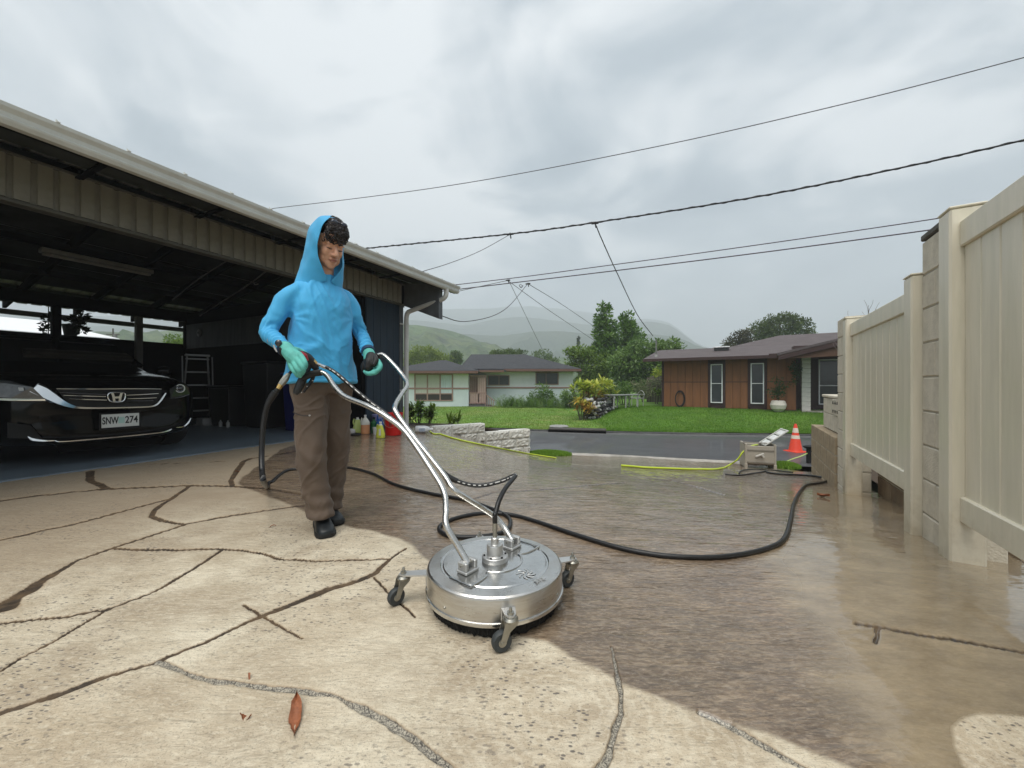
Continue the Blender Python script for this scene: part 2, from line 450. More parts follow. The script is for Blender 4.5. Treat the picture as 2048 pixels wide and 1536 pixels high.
JOINTS = [  # pixel polylines of the stamped joints with widths in metres
 ([(0,1215),(65,1172),(105,1147),(150,1122),(228,1094),(290,1074),(370,1048),(435,1035),(530,1020),(600,1011),(660,1004)], [.045,.028,.014,.010,.009,.008,.008,.008,.007,.007,.006]),
 ([(228,1096),(350,1099),(445,1097),(520,1106),(560,1117),(625,1122),(780,1118)], [.005,.005,.006,.008,.008,.006,.006]),
 ([(445,1099),(390,1137),(300,1185),(220,1216),(130,1232),(0,1247)], [.006,.007,.007,.007,.006,.006]),
 ([(220,1216),(165,1245),(100,1285),(50,1312),(0,1342)], [.006,.005,.005,.005,.005]),
 ([(-60,1440),(0,1425),(100,1392),(200,1357),(315,1322),(400,1287),(500,1240),(550,1220),(650,1180),(720,1160),(750,1145),(780,1118),(810,1097)], [.017,.015,.012,.010,.009,.009,.012,.015,.020,.015,.011,.010,.008]),
 ([(315,1322),(390,1352),(450,1364),(525,1375),(600,1380),(665,1387),(710,1410),(780,1442),(850,1490),(905,1532),(950,1570)], [.008,.006,.008,.009,.008,.006,.009,.010,.008,.008,.008]),
 ([(1180,1560),(1219,1505),(1239,1425),(1239,1360),(1224,1295)], [.009,.011,.008,.006,.004]),
 ([(1400,1425),(1439,1442),(1504,1480),(1574,1520),(1640,1556)], [.006,.008,.011,.009,.008]),
 ([(487,1210),(545,1243),(605,1275)], [.001,.004,.003]),
 ([(380,970),(345,996),(305,1022),(302,1032),(325,1041),(370,1048)], [.006,.006,.008,.008,.006,.006]),
 ([(-40,1005),(0,1001),(125,985),(215,977),(380,970),(460,972),(535,977),(600,988)], [.005,.006,.006,.007,.008,.009,.009,.008]),
 ([(180,942),(180,960),(215,977)], [.008,.008,.006]),
 ([(0,1079),(150,1047),(345,996)], [.005,.005,.005]),
 ([(465,971),(462,960),(472,945),(487,922),(500,917),(570,906),(600,900)], [.009,.008,.010,.010,.007,.005,.004]),
 ([(290,928),(450,922)], [.003,.003]),
 ([(745,1155),(785,1195),(830,1235)], [.003,.004,.004]),
 ([(1709,1245),(1800,1262),(1900,1277),(2048,1305),(2120,1320)], [.005,.007,.007,.007,.006]),
 ([(1752,1255),(1750,1285)], [.005,.004]),
 ([(940,1000),(985,985),(1100,978),(1250,965)], [.005,.006,.006,.005]),
 ([(1140,935),(1220,950),(1350,962),(1450,990)], [.006,.008,.008,.008]),
]
WETLINE = [(478,960),(482,972),(560,1000),(640,1036),(700,1052),(760,1066),(800,1078),(838,1100),(900,1180),(1000,1262),(1095,1286),(1140,1312),(1195,1335),(1240,1366),(1310,1392),(1380,1418),(1450,1440),(1530,1466),(1600,1494),(1700,1534),(1760,1560),(1900,1640)]
_wp = [pg(u, v) for u, v in WETLINE]
WET = [(p.x, p.y) for p in _wp] + [(2.5, .2), (9, .2), (9, 12), (-2.2, 12), (c2.x, c2.y), (pg(640, 872).x, pg(640, 872).y), (pg(560, 900).x, pg(560, 900).y)]
_dl = [pg(u, v) for u, v in [(1905,1455),(1925,1436),(1960,1428),(2020,1430),(2100,1440),(2250,1500),(2300,1600),(2000,1600),(1925,1530),(1910,1490)]]
DRYISLE = [(p.x, p.y) for p in _dl]

def sdist(x, y, poly):
    d, _ = segdist(x, y, poly + [poly[0]]); i = inpoly(x, y, poly); return np.where(i, d, -d)

def ground_arrays(x, y):
    z = G(x, y)
    # gentle hand-stamped relief
    z = z + 0.0022*vnoise(x, y, 2.3, 1) + 0.0012*vnoise(x+.3*y, y, 7.0, 2) + 0.0006*vnoise(x, y*1.6+.5*x, 19, 3)
    jx = x + 0.006*vnoise(x, y, 12, 5) + .0025*vnoise(x, y, 45, 6); jy = y + 0.006*vnoise(x, y, 12, 7) + .0025*vnoise(x, y, 45, 8)
    J = np.zeros(x.shape); JG = np.zeros(x.shape)
    for ji, (pl, wd) in enumerate(JOINTS):
        pts = [pg(u, v) for u, v in pl]
        d, wv = segdist(jx, jy, [(p.x, p.y) for p in pts], wd)
        wv = wv*(0.85 + .4*vnoise(x, y, 16, 9)); we = np.maximum(wv*1.15, .0021*np.hypot(x, y)**1.6)
        Jn = np.clip(1.3 - d/we, 0, 1)*np.clip(wv*4.5/we, 0, 1)
        if ji in (5, 6, 7): JG = np.maximum(JG, Jn)
        J = np.maximum(J, Jn)
    J = np.clip(J*1.35, 0, 1)
    z = z - 0.009*J
    ws = sdist(x + .012*vnoise(x, y, 9, 11), y + .012*vnoise(x, y, 9, 12), WET)
    wet = np.clip(ws/0.018 + .5, 0, 1)
    isle = np.clip(sdist(x, y, DRYISLE)/.008 + .5, 0, 1)
    wet = wet*(1-isle)
    damp = np.clip(1 - np.abs(np.minimum(ws, 0))/0.7, 0, 1)*.0
    # the strip by the fence: smoother, tinted tan, with a fuller water film
    q = (x - (1.029+.5956*y))/(-.86)
    strip = np.clip((.92 + .30*vnoise(x, y, 1.3, 15) + .10*vnoise(x, y, 5, 16) - np.abs(q-.1)*1.05)/.34, 0, 1)*np.clip((4.6-y)/.8, 0, 1)
    return z, J, wet, strip, JG

def driveway():
    na, nr = 1200, 540
    az = np.radians(np.linspace(-66, 66, na)); p = .55
    rr = (np.linspace(0.52**-p, 13.5**-p, nr))**(-1/p)
    A, R = np.meshgrid(az, rr)
    x, y = R*np.sin(A), R*np.cos(A)
    V = [np.c_[x.ravel(), y.ravel()]]; 
    i = np.arange(nr-1)[:,None]*na + np.arange(na-1)[None,:]
    Q = [np.stack([i, i+1, i+na+1, i+na], -1).reshape(-1, 4)]
    # coarse remainder: under the camera and behind it
    def block(a0, a1, n1, r0, r1, n2):
        aa = np.radians(np.linspace(a0, a1, n1)); r_ = np.linspace(r0, r1, n2); A2, R2 = np.meshgrid(aa, r_)
        b = sum(len(v) for v in V); V.append(np.c_[(R2*np.sin(A2)).ravel(), (R2*np.cos(A2)).ravel()])
        ii = np.arange(n2-1)[:,None]*n1 + np.arange(n1-1)[None,:] + b
        Q.append(np.stack([ii, ii+1, ii+n1+1, ii+n1], -1).reshape(-1, 4))
    block(-66, 66, 60, 0.001, .52, 12); block(66, 294, 120, .001, 9, 60)
    V = np.concatenate(V); Q = np.concatenate(Q)
    cx = V[Q].mean(1); keep = inpoly(cx[:,0], cx[:,1], DRIVE); Q = Q[keep]
    used = np.unique(Q); mp = np.full(len(V), -1); mp[used] = np.arange(len(used)); V = V[used]; Q = mp[Q]
    z, J, wet, strip, JG = ground_arrays(V[:,0], V[:,1])
    me = npmesh('driveway', np.c_[V, z], Q)
    attr(me, 'joint', J); attr(me, 'wet', wet); attr(me, 'strip', strip); attr(me, 'jgrey', JG)
    return me

def concrete_mat():
    m = bpy.data.materials.new('stamped_concrete'); m.use_nodes = True
    N = m.node_tree.nodes; L = m.node_tree.links; b = N['Principled BSDF']
    def nd(t, **k):
        n = N.new(t)
        for a, c in k.items(): setattr(n, a, c)
        return n
    def noise(scale, detail=5, rough=.6, stretch=(1,1,1), rot=0, dist=0, vec=None):
        mp = nd('ShaderNodeMapping'); mp.inputs['Scale'].default_value = stretch; mp.inputs['Rotation'].default_value = (0, 0, rot)
        L.new(vec or tc.outputs['Object'], mp.inputs[0])
        n = nd('ShaderNodeTexNoise'); n.inputs['Scale'].default_value = scale; n.inputs['Detail'].default_value = detail; n.inputs['Roughness'].default_value = rough; n.inputs['Distortion'].default_value = dist
        L.new(mp.outputs[0], n.inputs['Vector']); return n.outputs['Fac']
    def rng(f, a, c, lo=0, hi=1):
        r = nd('ShaderNodeMapRange'); r.inputs[1].default_value = a; r.inputs[2].default_value = c; r.inputs[3].default_value = lo; r.inputs[4].default_value = hi
        L.new(f, r.inputs[0]); return r.outputs[0]
    def mix(f, a, c):
        x = nd('ShaderNodeMix', data_type='RGBA')
        if isinstance(f, float): x.inputs[0].default_value = f
        else: L.new(f, x.inputs[0])
        for i, q in ((6, a), (7, c)):
            if isinstance(q, tuple): x.inputs[i].default_value = q + (1,)
            else: L.new(q, x.inputs[i])
        return x.outputs[2]
    def mth(op, a, c):
        x = nd('ShaderNodeMath', operation=op)
        for i, q in ((0, a), (1, c)):
            if isinstance(q, (int, float)): x.inputs[i].default_value = q
            else: L.new(q, x.inputs[i])
        return x.outputs[0]
    tc = nd('ShaderNodeTexCoord')
    aj = nd('ShaderNodeAttribute', attribute_name='joint').outputs['Fac']
    aw = nd('ShaderNodeAttribute', attribute_name='wet').outputs['Fac']
    as_ = nd('ShaderNodeAttribute', attribute_name='strip').outputs['Fac']
    big = noise(.9, 4); mid = noise(4.5, 6, .65, (1, 1.7, 1), .5); fine = noise(45, 5, .7, (1, 2.2, 1), .5, .4); grit = noise(240, 3, .7)
    dry = mix(rng(mid, .35, .65), (.45, .375, .27), (.68, .605, .47))
    dry = mix(rng(big, .43, .62, 0, .75), dry, (.45, .36, .25)); dry = mix(rng(noise(2.2, 7, .72, (1, 1.5, 1), .4, .6), .47, .64, 0, .75), dry, (.36, .285, .20))
    dry = mix(rng(fine, .50, .68, 0, .45), dry, (.84, .775, .62))
    dry = mix(rng(grit, .55, .66, 0, .7), dry, (.22, .18, .135))
    # left, unwashed part towards the carport is browner
    sx = nd('ShaderNodeSeparateXYZ'); L.new(tc.outputs['Object'], sx.inputs[0])
    ll = mth('SUBTRACT', mth('MULTIPLY', sx.outputs['Y'], .5), mth('MULTIPLY', sx.outputs['X'], .35))
    dry = mix(rng(mth('ADD', ll, mth('MULTIPLY', big, .8)), 1.75, 2.6, 0, .85), dry, (.26, .205, .145))
    # dark chips where the surface coat is pitted
    vo = nd('ShaderNodeTexVoronoi'); vo.inputs['Scale'].default_value = 50; vo.inputs['Randomness'].default_value = 1
    mpv = nd('ShaderNodeMapping'); mpv.inputs['Scale'].default_value = (1, 2.0, 1); mpv.inputs['Rotation'].default_value = (0, 0, .5); L.new(tc.outputs['Object'], mpv.inputs[0]); L.new(mpv.outputs[0], vo.inputs['Vector'])
    area = rng(noise(1.5, 3, .5), .43, .55); small = rng(noise(30, 3, .6), .47, .55)
    chips = mth('MULTIPLY', mth('MULTIPLY', rng(vo.outputs['Distance'], .26, .38, 1, 0), area), small)
    sw_ = nd('ShaderNodeTexWave'); sw_.wave_type = 'RINGS'; sw_.rings_direction = 'Z'; sw_.inputs['Scale'].default_value = 7.5; sw_.inputs['Distortion'].default_value = 8; sw_.inputs['Detail'].default_value = 4; sw_.inputs['Detail Scale'].default_value = 3
    mps = nd('ShaderNodeMapping'); mps.inputs['Location'].default_value = (-.12, -1.0, 0); L.new(tc.outputs['Object'], mps.inputs[0]); L.new(mps.outputs[0], sw_.inputs['Vector'])
    dry = mix(mth('MULTIPLY', mth('MULTIPLY', rng(sw_.outputs['Fac'], .45, .9), rng(sx.outputs['X'], -.75, .1, 0, 1)), .17), dry, (.82, .76, .62))
    dry = mix(mth('MULTIPLY', chips, .85), dry, (.10, .09, .085))
    # wet slab
    wetc = mix(rng(mid, .35, .65), (.165, .115, .075), (.40, .295, .20))
    wetc = mix(rng(big, .4, .62, 0, .5), wetc, (.14, .115, .07))
    wetc = mix(rng(noise(26, 6, .7, (1, 3.2, 1), .3, .8), .46, .60, .6, 0), wetc, (.085, .055, .036)); wetc = mix(rng(fine, .50, .64, 0, .6), wetc, (.36, .29, .215))
    tan = mix(rng(mid, .35, .65), (.24, .185, .115), (.36, .285, .18))
    wetc = mix(mth('MULTIPLY', as_, .7), wetc, tan)
    base = mix(aw, dry, wetc)
    jc = mix(rng(noise(14, 4), .4, .62), (.045, .032, .022), (.115, .075, .042))
    jm = rng(mth('ADD', aj, mth('MULTIPLY', noise(60, 4, .7), .9)), .78, .98); base = mix(mth('MULTIPLY', rng(mth('ADD', aj, mth('MULTIPLY', fine, .5)), .28, .62), .75), base, mix(aw, (.33, .25, .165), (.12, .085, .06)))
    ag = nd('ShaderNodeAttribute', attribute_name='jgrey').outputs['Fac']
    ve = nd('ShaderNodeTexVoronoi'); ve.feature = 'DISTANCE_TO_EDGE'; ve.inputs['Scale'].default_value = 26; L.new(mpv.outputs[0], ve.inputs['Vector'])
    gc = mix(rng(grit, .42, .60), (.13, .12, .105), (.46, .42, .34)); gc = mix(rng(ve.outputs['Distance'], .0, .05, 1, 0), gc, (.05, .045, .04))
    jc = mix(rng(ag, .15, .5), jc, gc)
    base = mix(jm, base, jc)
    L.new(base, b.inputs['Base Color'])
    film = rng(noise(2.6, 7, .65, (1, 2.6, 1), .25), .46, .66)      # where standing water covers the texture
    film = mth('MAXIMUM', film, as_)
    rw = mix(film, (.42,)*3, (.25,)*3)
    rgh = nd('ShaderNodeMix', data_type='FLOAT'); L.new(aw, rgh.inputs[0]); rgh.inputs[2].default_value = .62; L.new(rw, rgh.inputs[3])
    L.new(rgh.outputs[0], b.inputs['Roughness'])
    b.inputs['IOR'].default_value = 1.38
    L.new(mth('MULTIPLY', aw, 1.0), b.inputs['Coat Weight']); b.inputs['Coat Roughness'].default_value = .03; b.inputs['Coat IOR'].default_value = 1.40
    # relief: broom and stamp texture, damped where water stands
    streak = noise(11, 5, .58, (1, 3.2, 1), .30, 1.2); tiny = noise(90, 4, .65, (1, 1.5, 1), .4)
    wv = nd('ShaderNodeTexWave'); wv.wave_type = 'RINGS'; wv.inputs['Scale'].default_value = 5.2; wv.inputs['Distortion'].default_value = 7; wv.inputs['Detail'].default_value = 3; wv.inputs['Detail Scale'].default_value = 2.5
    mpw = nd('ShaderNodeMapping'); mpw.inputs['Location'].default_value = (-.15, -1.15, 0); L.new(tc.outputs['Object'], mpw.inputs[0]); L.new(mpw.outputs[0], wv.inputs['Vector'])
    h = mth('ADD', mth('MULTIPLY', streak, 1.0), mth('ADD', mth('MULTIPLY', tiny, .16), mth('MULTIPLY', wv.outputs['Fac'], .10)))
    bp = nd('ShaderNodeBump'); bp.inputs['Strength'].default_value = 1; L.new(h, bp.inputs['Height'])
    ds = mix(film, (.014,)*3, (.009,)*3)
    dsm = nd('ShaderNodeMix', data_type='FLOAT'); L.new(aw, dsm.inputs[0]); dsm.inputs[2].default_value = .0075; L.new(ds, dsm.inputs[3])
    dss = mth('MULTIPLY', dsm.outputs[0], rng(as_, 0, 1, 1, .30))
    L.new(dss, bp.inputs['Distance'])
    L.new(bp.outputs[0], b.inputs['Normal'])
    rip = noise(4.2, 2, .45, (1, 5.5, 1), .22, .9); rip2 = noise(15, 2, .5, (1, 2.6, 1), .05, .6)
    hh = mth('ADD', rip, mth('MULTIPLY', rip2, .28))
    cb = nd('ShaderNodeBump'); cb.inputs['Strength'].default_value = 1; L.new(hh, cb.inputs['Height']); L.new(mth('MULTIPLY', rng(film, 0, 1, .011, .006), rng(as_, 0, 1, 1, .22)), cb.inputs['Distance']); L.new(cb.outputs[0], b.inputs['Coat Normal'])
    return m
M_CONC = concrete_mat()
drv = link('driveway', driveway(), M_CONC); struct(drv)

# ------------------------------------------------------------------ street, kerbs, lawns
NEAR = [(-30, 19), (-8, 12.2), (.4, 9.62), (2.47, 9.13), (3.9, 8.65), (4.7, 8.43), (9, 7.1), (22, 3.0), (40, -4)]
FAR = [(-30, 23), (-12, 17.2), (-.98, 14.4), (2.8, 13.5), (6.3, 13.0), (10.1, 12.6), (24, 8.5), (42, 2)]
def pl_y(pl, x):
    return np.interp(x, [p[0] for p in pl], [p[1] for p in pl])
M_ASPH = pmat('asphalt', (.062, .064, .070), .55, var=.22, scale=2.2, bump=.004, bscale=220, dirt=(.11, .11, .115), dirt_amt=.5, dscale=5, stretch=(.35, 1.4, 1), coat=.25)
xs = np.linspace(-30, 40, 141); ts = np.linspace(0, 1, 15)
X, T = np.meshgrid(xs, ts); Y0 = pl_y(NEAR, X); Y1 = pl_y(FAR, X); YY = Y0 + (Y1-Y0)*T
ZZ = -.875 + .035*np.sin(T*pi)
ii = np.arange(14)[:,None]*141 + np.arange(140)[None,:]
road = link('street', npmesh('street', np.c_[X.ravel(), YY.ravel(), ZZ.ravel()], np.stack([ii, ii+1, ii+142, ii+141], -1).reshape(-1, 4)), M_ASPH); struct(road)

M_KERB = pmat('kerb_concrete', (.40, .37, .33), .7, var=.2, scale=7, bump=.004, bscale=60, dirt=(.12, .11, .10), dirt_amt=.7, dscale=4)
M_KERBD = pmat('old_kerb', (.085, .085, .085), .7, var=.3, scale=9, bump=.006, bscale=40, dirt=(.16, .16, .15), dirt_amt=.5)
def strip(name, pl, w0, w1, z, h, mat, x0, x1, n=60, zf=None):
    mb = MB(); xs = np.linspace(x0, x1, n); ys = pl_y(pl, xs)
    a = []; 
    for x, y in zip(xs, ys):
        zz = z if zf is None else zf(x)
        a.append([(x, y+w0, zz-.1), (x, y+w0, zz+h), (x, y+w1, zz+h), (x, y+w1, zz-.1)])
    vs = [p for r in a for p in r]; fs = []
    for i in range(n-1):
        for j in range(3): fs.append((i*4+j, i*4+j+1, (i+1)*4+j+1, (i+1)*4+j))
    mb.add(vs, fs); return struct(mb.build(name, mat))
strip('kerb', NEAR, -.20, .12, -.868, .012, M_KERB, .55, 5.2)
strip('gutter', FAR, -.55, -.02, -.868, .008, M_KERBD, -30, 40, 120)
strip('kerb', FAR, -.03, .12, -.868, .045, M_KERBD, -30, 40, 120)
# white stripe of lighter tar near the far gutter
def smooth(t): t = np.clip(t, 0, 1); return t*t*(3-2*t)
def lawn_z(x, y):
    yf = pl_y(FAR, x); d = y-yf
    brown = smooth((x/np.maximum(y, 1) - .20)/.10)
    up = -.30 + .0*x
    z = -.80 + .03*smooth(d/1.5) + brown*(.47*smooth(d/4.8))
    return z + .02*vnoise(x, y, .5, 21) + .012*vnoise(x, y, 1.7, 22)
M_LAWN = pmat('lawn_turf', (.085, .185, .018), .9, var=.35, scale=1.3, bump=.03, bscale=40, dirt=(.15, .22, .03), dirt_amt=.6, dscale=.7)
M_LAWN2 = pmat('dry_lawn_turf', (.13, .25, .035), .9, var=.3, scale=1.1, bump=.03, bscale=40, dirt=(.29, .27, .10), dirt_amt=.7, dscale=.6)
def lawn(name, x0, x1, d1, mat, nx, ny, back=None):
    xs = np.linspace(x0, x1, nx); ts = np.linspace(0, 1, ny)**1.6
    X, T = np.meshgrid(xs, ts); Y = pl_y(FAR, X) + .10 + T*d1; Z = lawn_z(X, Y)
    ii = np.arange(ny-1)[:,None]*nx + np.arange(nx-1)[None,:]
    return X, Y, Z, struct(link(name, npmesh(name, np.c_[X.ravel(), Y.ravel(), Z.ravel()], np.stack([ii, ii+1, ii+nx+1, ii+nx], -1).reshape(-1, 4)), mat))
lawn('lawn', -30, 3.3, 60, M_LAWN2, 90, 60)
lawn('lawn', 3.3, 40, 60, M_LAWN, 90, 60)
# earth sheet out to the horizon
mb = MB(); R0 = 4500
mb.add([(-R0, -R0, -1.5), (R0, -R0, -1.5), (R0, R0, -1.5), (-R0, R0, -1.5)], [(0, 1, 2, 3)])
M_EARTH = pmat('earth', (.07, .09, .035), .95, var=.3, scale=.05)
struct(mb.build('ground', M_EARTH))
# yard behind the fence and bed beyond the white wall
M_SOIL = pmat('soil', (.09, .065, .045), .95, var=.35, scale=9, bump=.02, bscale=30)
mb = MB()
mb.add([(-2.2, 7.8, -.03), (-1.66, 7.86, -.05), (-.6, 8.55, -.12), (.3, 9.2, -.42), (.45, 9.5, -.85), (-2, 10.3, -.86), (-8, 12.3, -.86), (-9, 10.5, -.1), (-1.4, 8.9, -.08), (-3, 9, -.05)],
       [(0, 1, 8, 9), (1, 2, 8), (2, 3, 4, 5), (2, 5, 8), (8, 5, 6, 7), (9, 8, 7)])
struct(mb.build('planting_bed', M_SOIL, smooth=True))
mb = MB(); q = [fw(-8, -.30, .0), fw(4.6, -.30, -.2), fw(4.6, -12, -.2), fw(-8, -12, 0)]
mb.add(q, [(0, 1, 2, 3)]); struct(mb.build('neighbour_yard', M_SOIL))

# ------------------------------------------------------------------ grass blades
def blades(name, pts, h, w_, mat, lean=.4):
    n = len(pts); a = RNG.uniform(0, 2*pi, n); hh = h*RNG.uniform(.5, 1.2, n); la = RNG.uniform(0, 2*pi, n); le = lean*hh*RNG.uniform(.2, 1, n)
    dx, dy = np.cos(a)*w_*.5, np.sin(a)*w_*.5
    V = np.empty((n, 3, 3)); V[:,0] = pts - np.c_[dx, dy, np.full(n, .005)]; V[:,1] = pts + np.c_[dx, dy, -np.full(n, .005)]; V[:,2] = pts + np.c_[np.cos(la)*le, np.sin(la)*le, hh]
    Q = np.arange(n*3).reshape(n, 3)
    me = npmesh(name, V.reshape(-1, 3), Q, False); attr(me, 'tint', np.repeat(RNG.uniform(0, 1, n), 1), 'FACE')
    o = link(name, me, mat); o['kind'] = 'stuff'; return o
M_BLADE = leafmat('grass_blade', (.075, .19, .015), (.17, .32, .035), .6)
M_BLADE2 = leafmat('dry_grass_blade', (.12, .25, .03), (.26, .35, .07), .6)
def lawn_pts(n, x0, x1, d):
    x = RNG.uniform(x0, x1, n); y = pl_y(FAR, x) + .12 + d*RNG.uniform(0, 1, n)**1.5
    return np.c_[x, y, lawn_z(x, y)]
blades('grass', lawn_pts(55000, 3.4, 15, 7), .05, .02, M_BLADE)
blades('grass', lawn_pts(30000, -6, 3.4, 14), .045, .025, M_BLADE2)
def patch(cx, cy, rx, ry, n, zf, h=.05, hgt=.05):
    a = RNG.uniform(0, 2*pi, n); r = np.sqrt(RNG.uniform(0, 1, n)); x = cx+rx*r*np.cos(a); y = cy+ry*r*np.sin(a)
    return np.c_[x, y, zf(x, y)+hgt*(1-r*r)]
p1 = pg(1095, 911)
M_BLADE3 = leafmat('bright_grass_blade', (.12, .26, .02), (.26, .42, .05), .6)
pts = patch(.85, 9.2, .58, .30, 9000, lambda x, y: np.full(x.shape, -.86), .05, .07)
blades('grass', pts, .06, .02, M_BLADE3); 
mb = MB(); mb.ell((.85, 9.2, -.915), (.5, .26, .075), 20, 8); struct(mb.build('grass_verge', M_LAWN, smooth=True))
pts = patch(5.5, 7.75, .28, .24, 2500, lambda x, y: np.full(x.shape, -.83), .05, .06)
blades('grass', pts, .06, .02, M_BLADE3)
mb = MB(); mb.ell((5.5, 7.75, -.91), (.22, .2, .06), 20, 8); struct(mb.build('grass_verge', M_LAWN, smooth=True))

# ------------------------------------------------------------------ hills
def ridge(name, top, r0, r1, rough, mat, nu=220, nr=46, seed=3):
    us = np.linspace(-900, 2900, nu); vs_ = np.interp(us, [t[0] for t in top], [t[1] for t in top])
    az = np.arctan((us-1024)/F); zt = CAMZ + (768-vs_)/F*(r1*np.cos(az))
    ts = np.linspace(0, 1, nr)
    A, T = np.meshgrid(az, ts); ZT = np.tile(zt, (nr, 1))
    R = r0 + (r1-r0)*T
    X = R*np.sin(A); Y = R*np.cos(A)
    prof = T**1.25
    k = 18/r1
    nz = vnoise(X, Y, k, seed) + .5*vnoise(X, Y, k*2.3, seed+1) + .3*vnoise(X, Y, k*5, seed+2)
    gul = np.abs(vnoise(A*14, T*1.2, 2.2, seed+5))*(1-T)*T*3
    Z = -2 + (ZT+2)*prof + rough*(nz*np.sin(T*pi)*1.4 + .10*nz*T - gul*1.5)
    # back slope
    Z2 = Z[-1:]*.2; R2 = np.full((1, nu), r1*1.25); X = np.vstack([X, R2*np.sin(A[:1])]); Y = np.vstack([Y, R2*np.cos(A[:1])]); Z = np.vstack([Z, Z2])
    nr += 1
    ii = np.arange(nr-1)[:,None]*nu + np.arange(nu-1)[None,:]
    return struct(link(name, npmesh(name, np.c_[X.ravel(), Y.ravel(), Z.ravel()], np.stack([ii, ii+1, ii+nu+1, ii+nu], -1).reshape(-1, 4)), mat))
M_HILL = pmat('hill_forest', (.040, .078, .020), .95, var=.6, scale=.045, bump=6, bscale=.12, dirt=(.12, .155, .055), dirt_amt=1.0, dscale=.10)
M_MOUNT = pmat('mountain_forest', (.035, .06, .035), .95, var=.3, scale=.01, bump=10, bscale=.03, dirt=(.09, .11, .05), dirt_amt=.5, dscale=.008)
ridge('hills', [(-900,690),(0,672),(500,655),(700,648),(813,650),(850,653),(880,657),(910,664),(940,674),(965,684),(1000,695),(1035,706),(1070,716),(1150,728),(1300,738),(2900,750)], 130, 330, 7, M_HILL, seed=30)
ridge('mountains', [(-900,690),(0,682),(500,672),(813,664),(900,668),(1000,672),(1060,664),(1120,662),(1180,668),(1240,676),(1290,668),(1330,672),(1358,676),(1380,684),(1398,692),(1420,698),(1500,712),(1700,720),(2900,740)], 360, 620, 14, M_MOUNT, seed=80)
ridge('mountains', [(-900,660),(0,655),(500,650),(813,640),(870,644),(930,652),(980,640),(1040,634),(1100,640),(1160,648),(1220,652),(1280,644),(1315,645),(1340,652),(1362,665),(1385,682),(1410,696),(1450,702),(1700,722),(2900,742)], 640, 1000, 20, M_MOUNT, seed=90)
ridge('mountains', [(-900,640),(0,630),(400,632),(650,628),(810,622),(850,617),(900,619),(950,618),(1000,615),(1060,613),(1110,616),(1150,621),(1200,630),(1250,636),(1290,638),(1315,640),(1340,647),(1358,658),(1375,672),(1395,688),(1420,696),(1450,699),(1520,708),(1700,716),(2100,722),(2900,735)], 1050, 1500, 26, M_MOUNT, seed=50)

# ------------------------------------------------------------------ air
def haze_box():
    mb = MB(); mb.box(-2600, 2600, -300, 2000, -2.6, 330)
    m = bpy.data.materials.new('haze_air'); m.use_nodes = True; N = m.node_tree.nodes; L = m.node_tree.links
    N.remove(N['Principled BSDF'])
    v = N.new('ShaderNodeVolumePrincipled'); v.inputs['Color'].default_value = (.84, .90, .97, 1); v.inputs['Density'].default_value = HAZE
    v.inputs['Anisotropy'].default_value = 0.0
    L.new(v.outputs[0], N['Material Output'].inputs['Volume'])
    o = mb.build('haze', m); o['kind'] = 'stuff'; return o
HAZE = 0.0014
haze_box()
# ================================================================== CARPORT
M_CFLOOR = pmat('painted_floor', (.17, .21, .25), .34, var=.18, scale=1.6, bump=.0015, bscale=40, dirt=(.16, .18, .19), dirt_amt=.4, coat=.15)
M_NAVY = pmat('navy_paint', (.010, .024, .042), .55, var=.25, scale=3, stretch=(3, 3, .4), bump=.002, bscale=50)
M_BLACK = pmat('shade_black', (.0035, .0035, .004), .8, var=.4, scale=6, spec=.08)  # carport's deep shade put into the colour, near black
M_CEIL = pmat('dull_ceiling_board', (.045, .05, .047), .8, var=.5, scale=2, spec=.1)  # ceiling colour darkened too, for the dim carport interior
M_PANEL = pmat('olive_metal_sheet', (.25, .24, .205), .45, var=.12, scale=12, bump=.0012, bscale=130, dirt=(.13, .12, .10), dirt_amt=.35)
M_GUT = pmat('grey_gutter_paint', (.62, .63, .60), .38, var=.05, scale=3, dirt=(.42, .41, .37), dirt_amt=.4, dscale=5)
M_GUTW = pmat('white_downpipe_paint', (.62, .62, .60), .35, var=.05, scale=3, dirt=(.42, .41, .38), dirt_amt=.5, dscale=6)
M_ROOFM = pmat('roof_sheet', (.50, .51, .50), .4, var=.08, scale=2)
M_GREYW = pmat('grey_trim_paint', (.115, .125, .135), .6, var=.2, scale=5, bump=.002, bscale=30)

fl = thing('x', None, None); bpy.data.objects.remove(fl)
mb = MB(); 
R64 = Matrix.Translation(CP0) @ Matrix.Rotation(CPROT, 4, 'Z')
mb.box(-9, 4.98, .0, 6.2, -.2, .012, M=R64); struct(mb.build('carport_floor', M_CFLOOR))

cpt = thing('carport', 'open carport with dark navy walls and long pale gutter on the left', 'carport', CP0, CPROT)
X0, X1 = -6.0, 5.48
def roofz(y): return 2.69 + (y+.92)*.165 if y < 2.6 else 3.27 - (y-2.6)*.19
# roof sheets (front and back slope) with trapezoid ribs
def roof_sheet(y0, y1):
    mb = MB(); n = int((X1-X0)/.2); vs = []; 
    prof = []
    for i in range(n):
        x = X0 + i*.2; prof += [(x, 0), (x+.13, 0), (x+.145, .028), (x+.175, .028), (x+.19, 0)]
    prof.append((X1, 0))
    for (x, h) in prof: vs += [(x, y0, roofz(y0)+.10+h), (x, y1, roofz(y1)+.10+h)]
    fs = [(2*i, 2*i+2, 2*i+3, 2*i+1) for i in range(len(prof)-1)]
    mb.add(vs, fs); return mb.build('roof_sheet', M_ROOFM, cpt)
roof_sheet(-.98, 2.6); roof_sheet(2.6, 7.2)
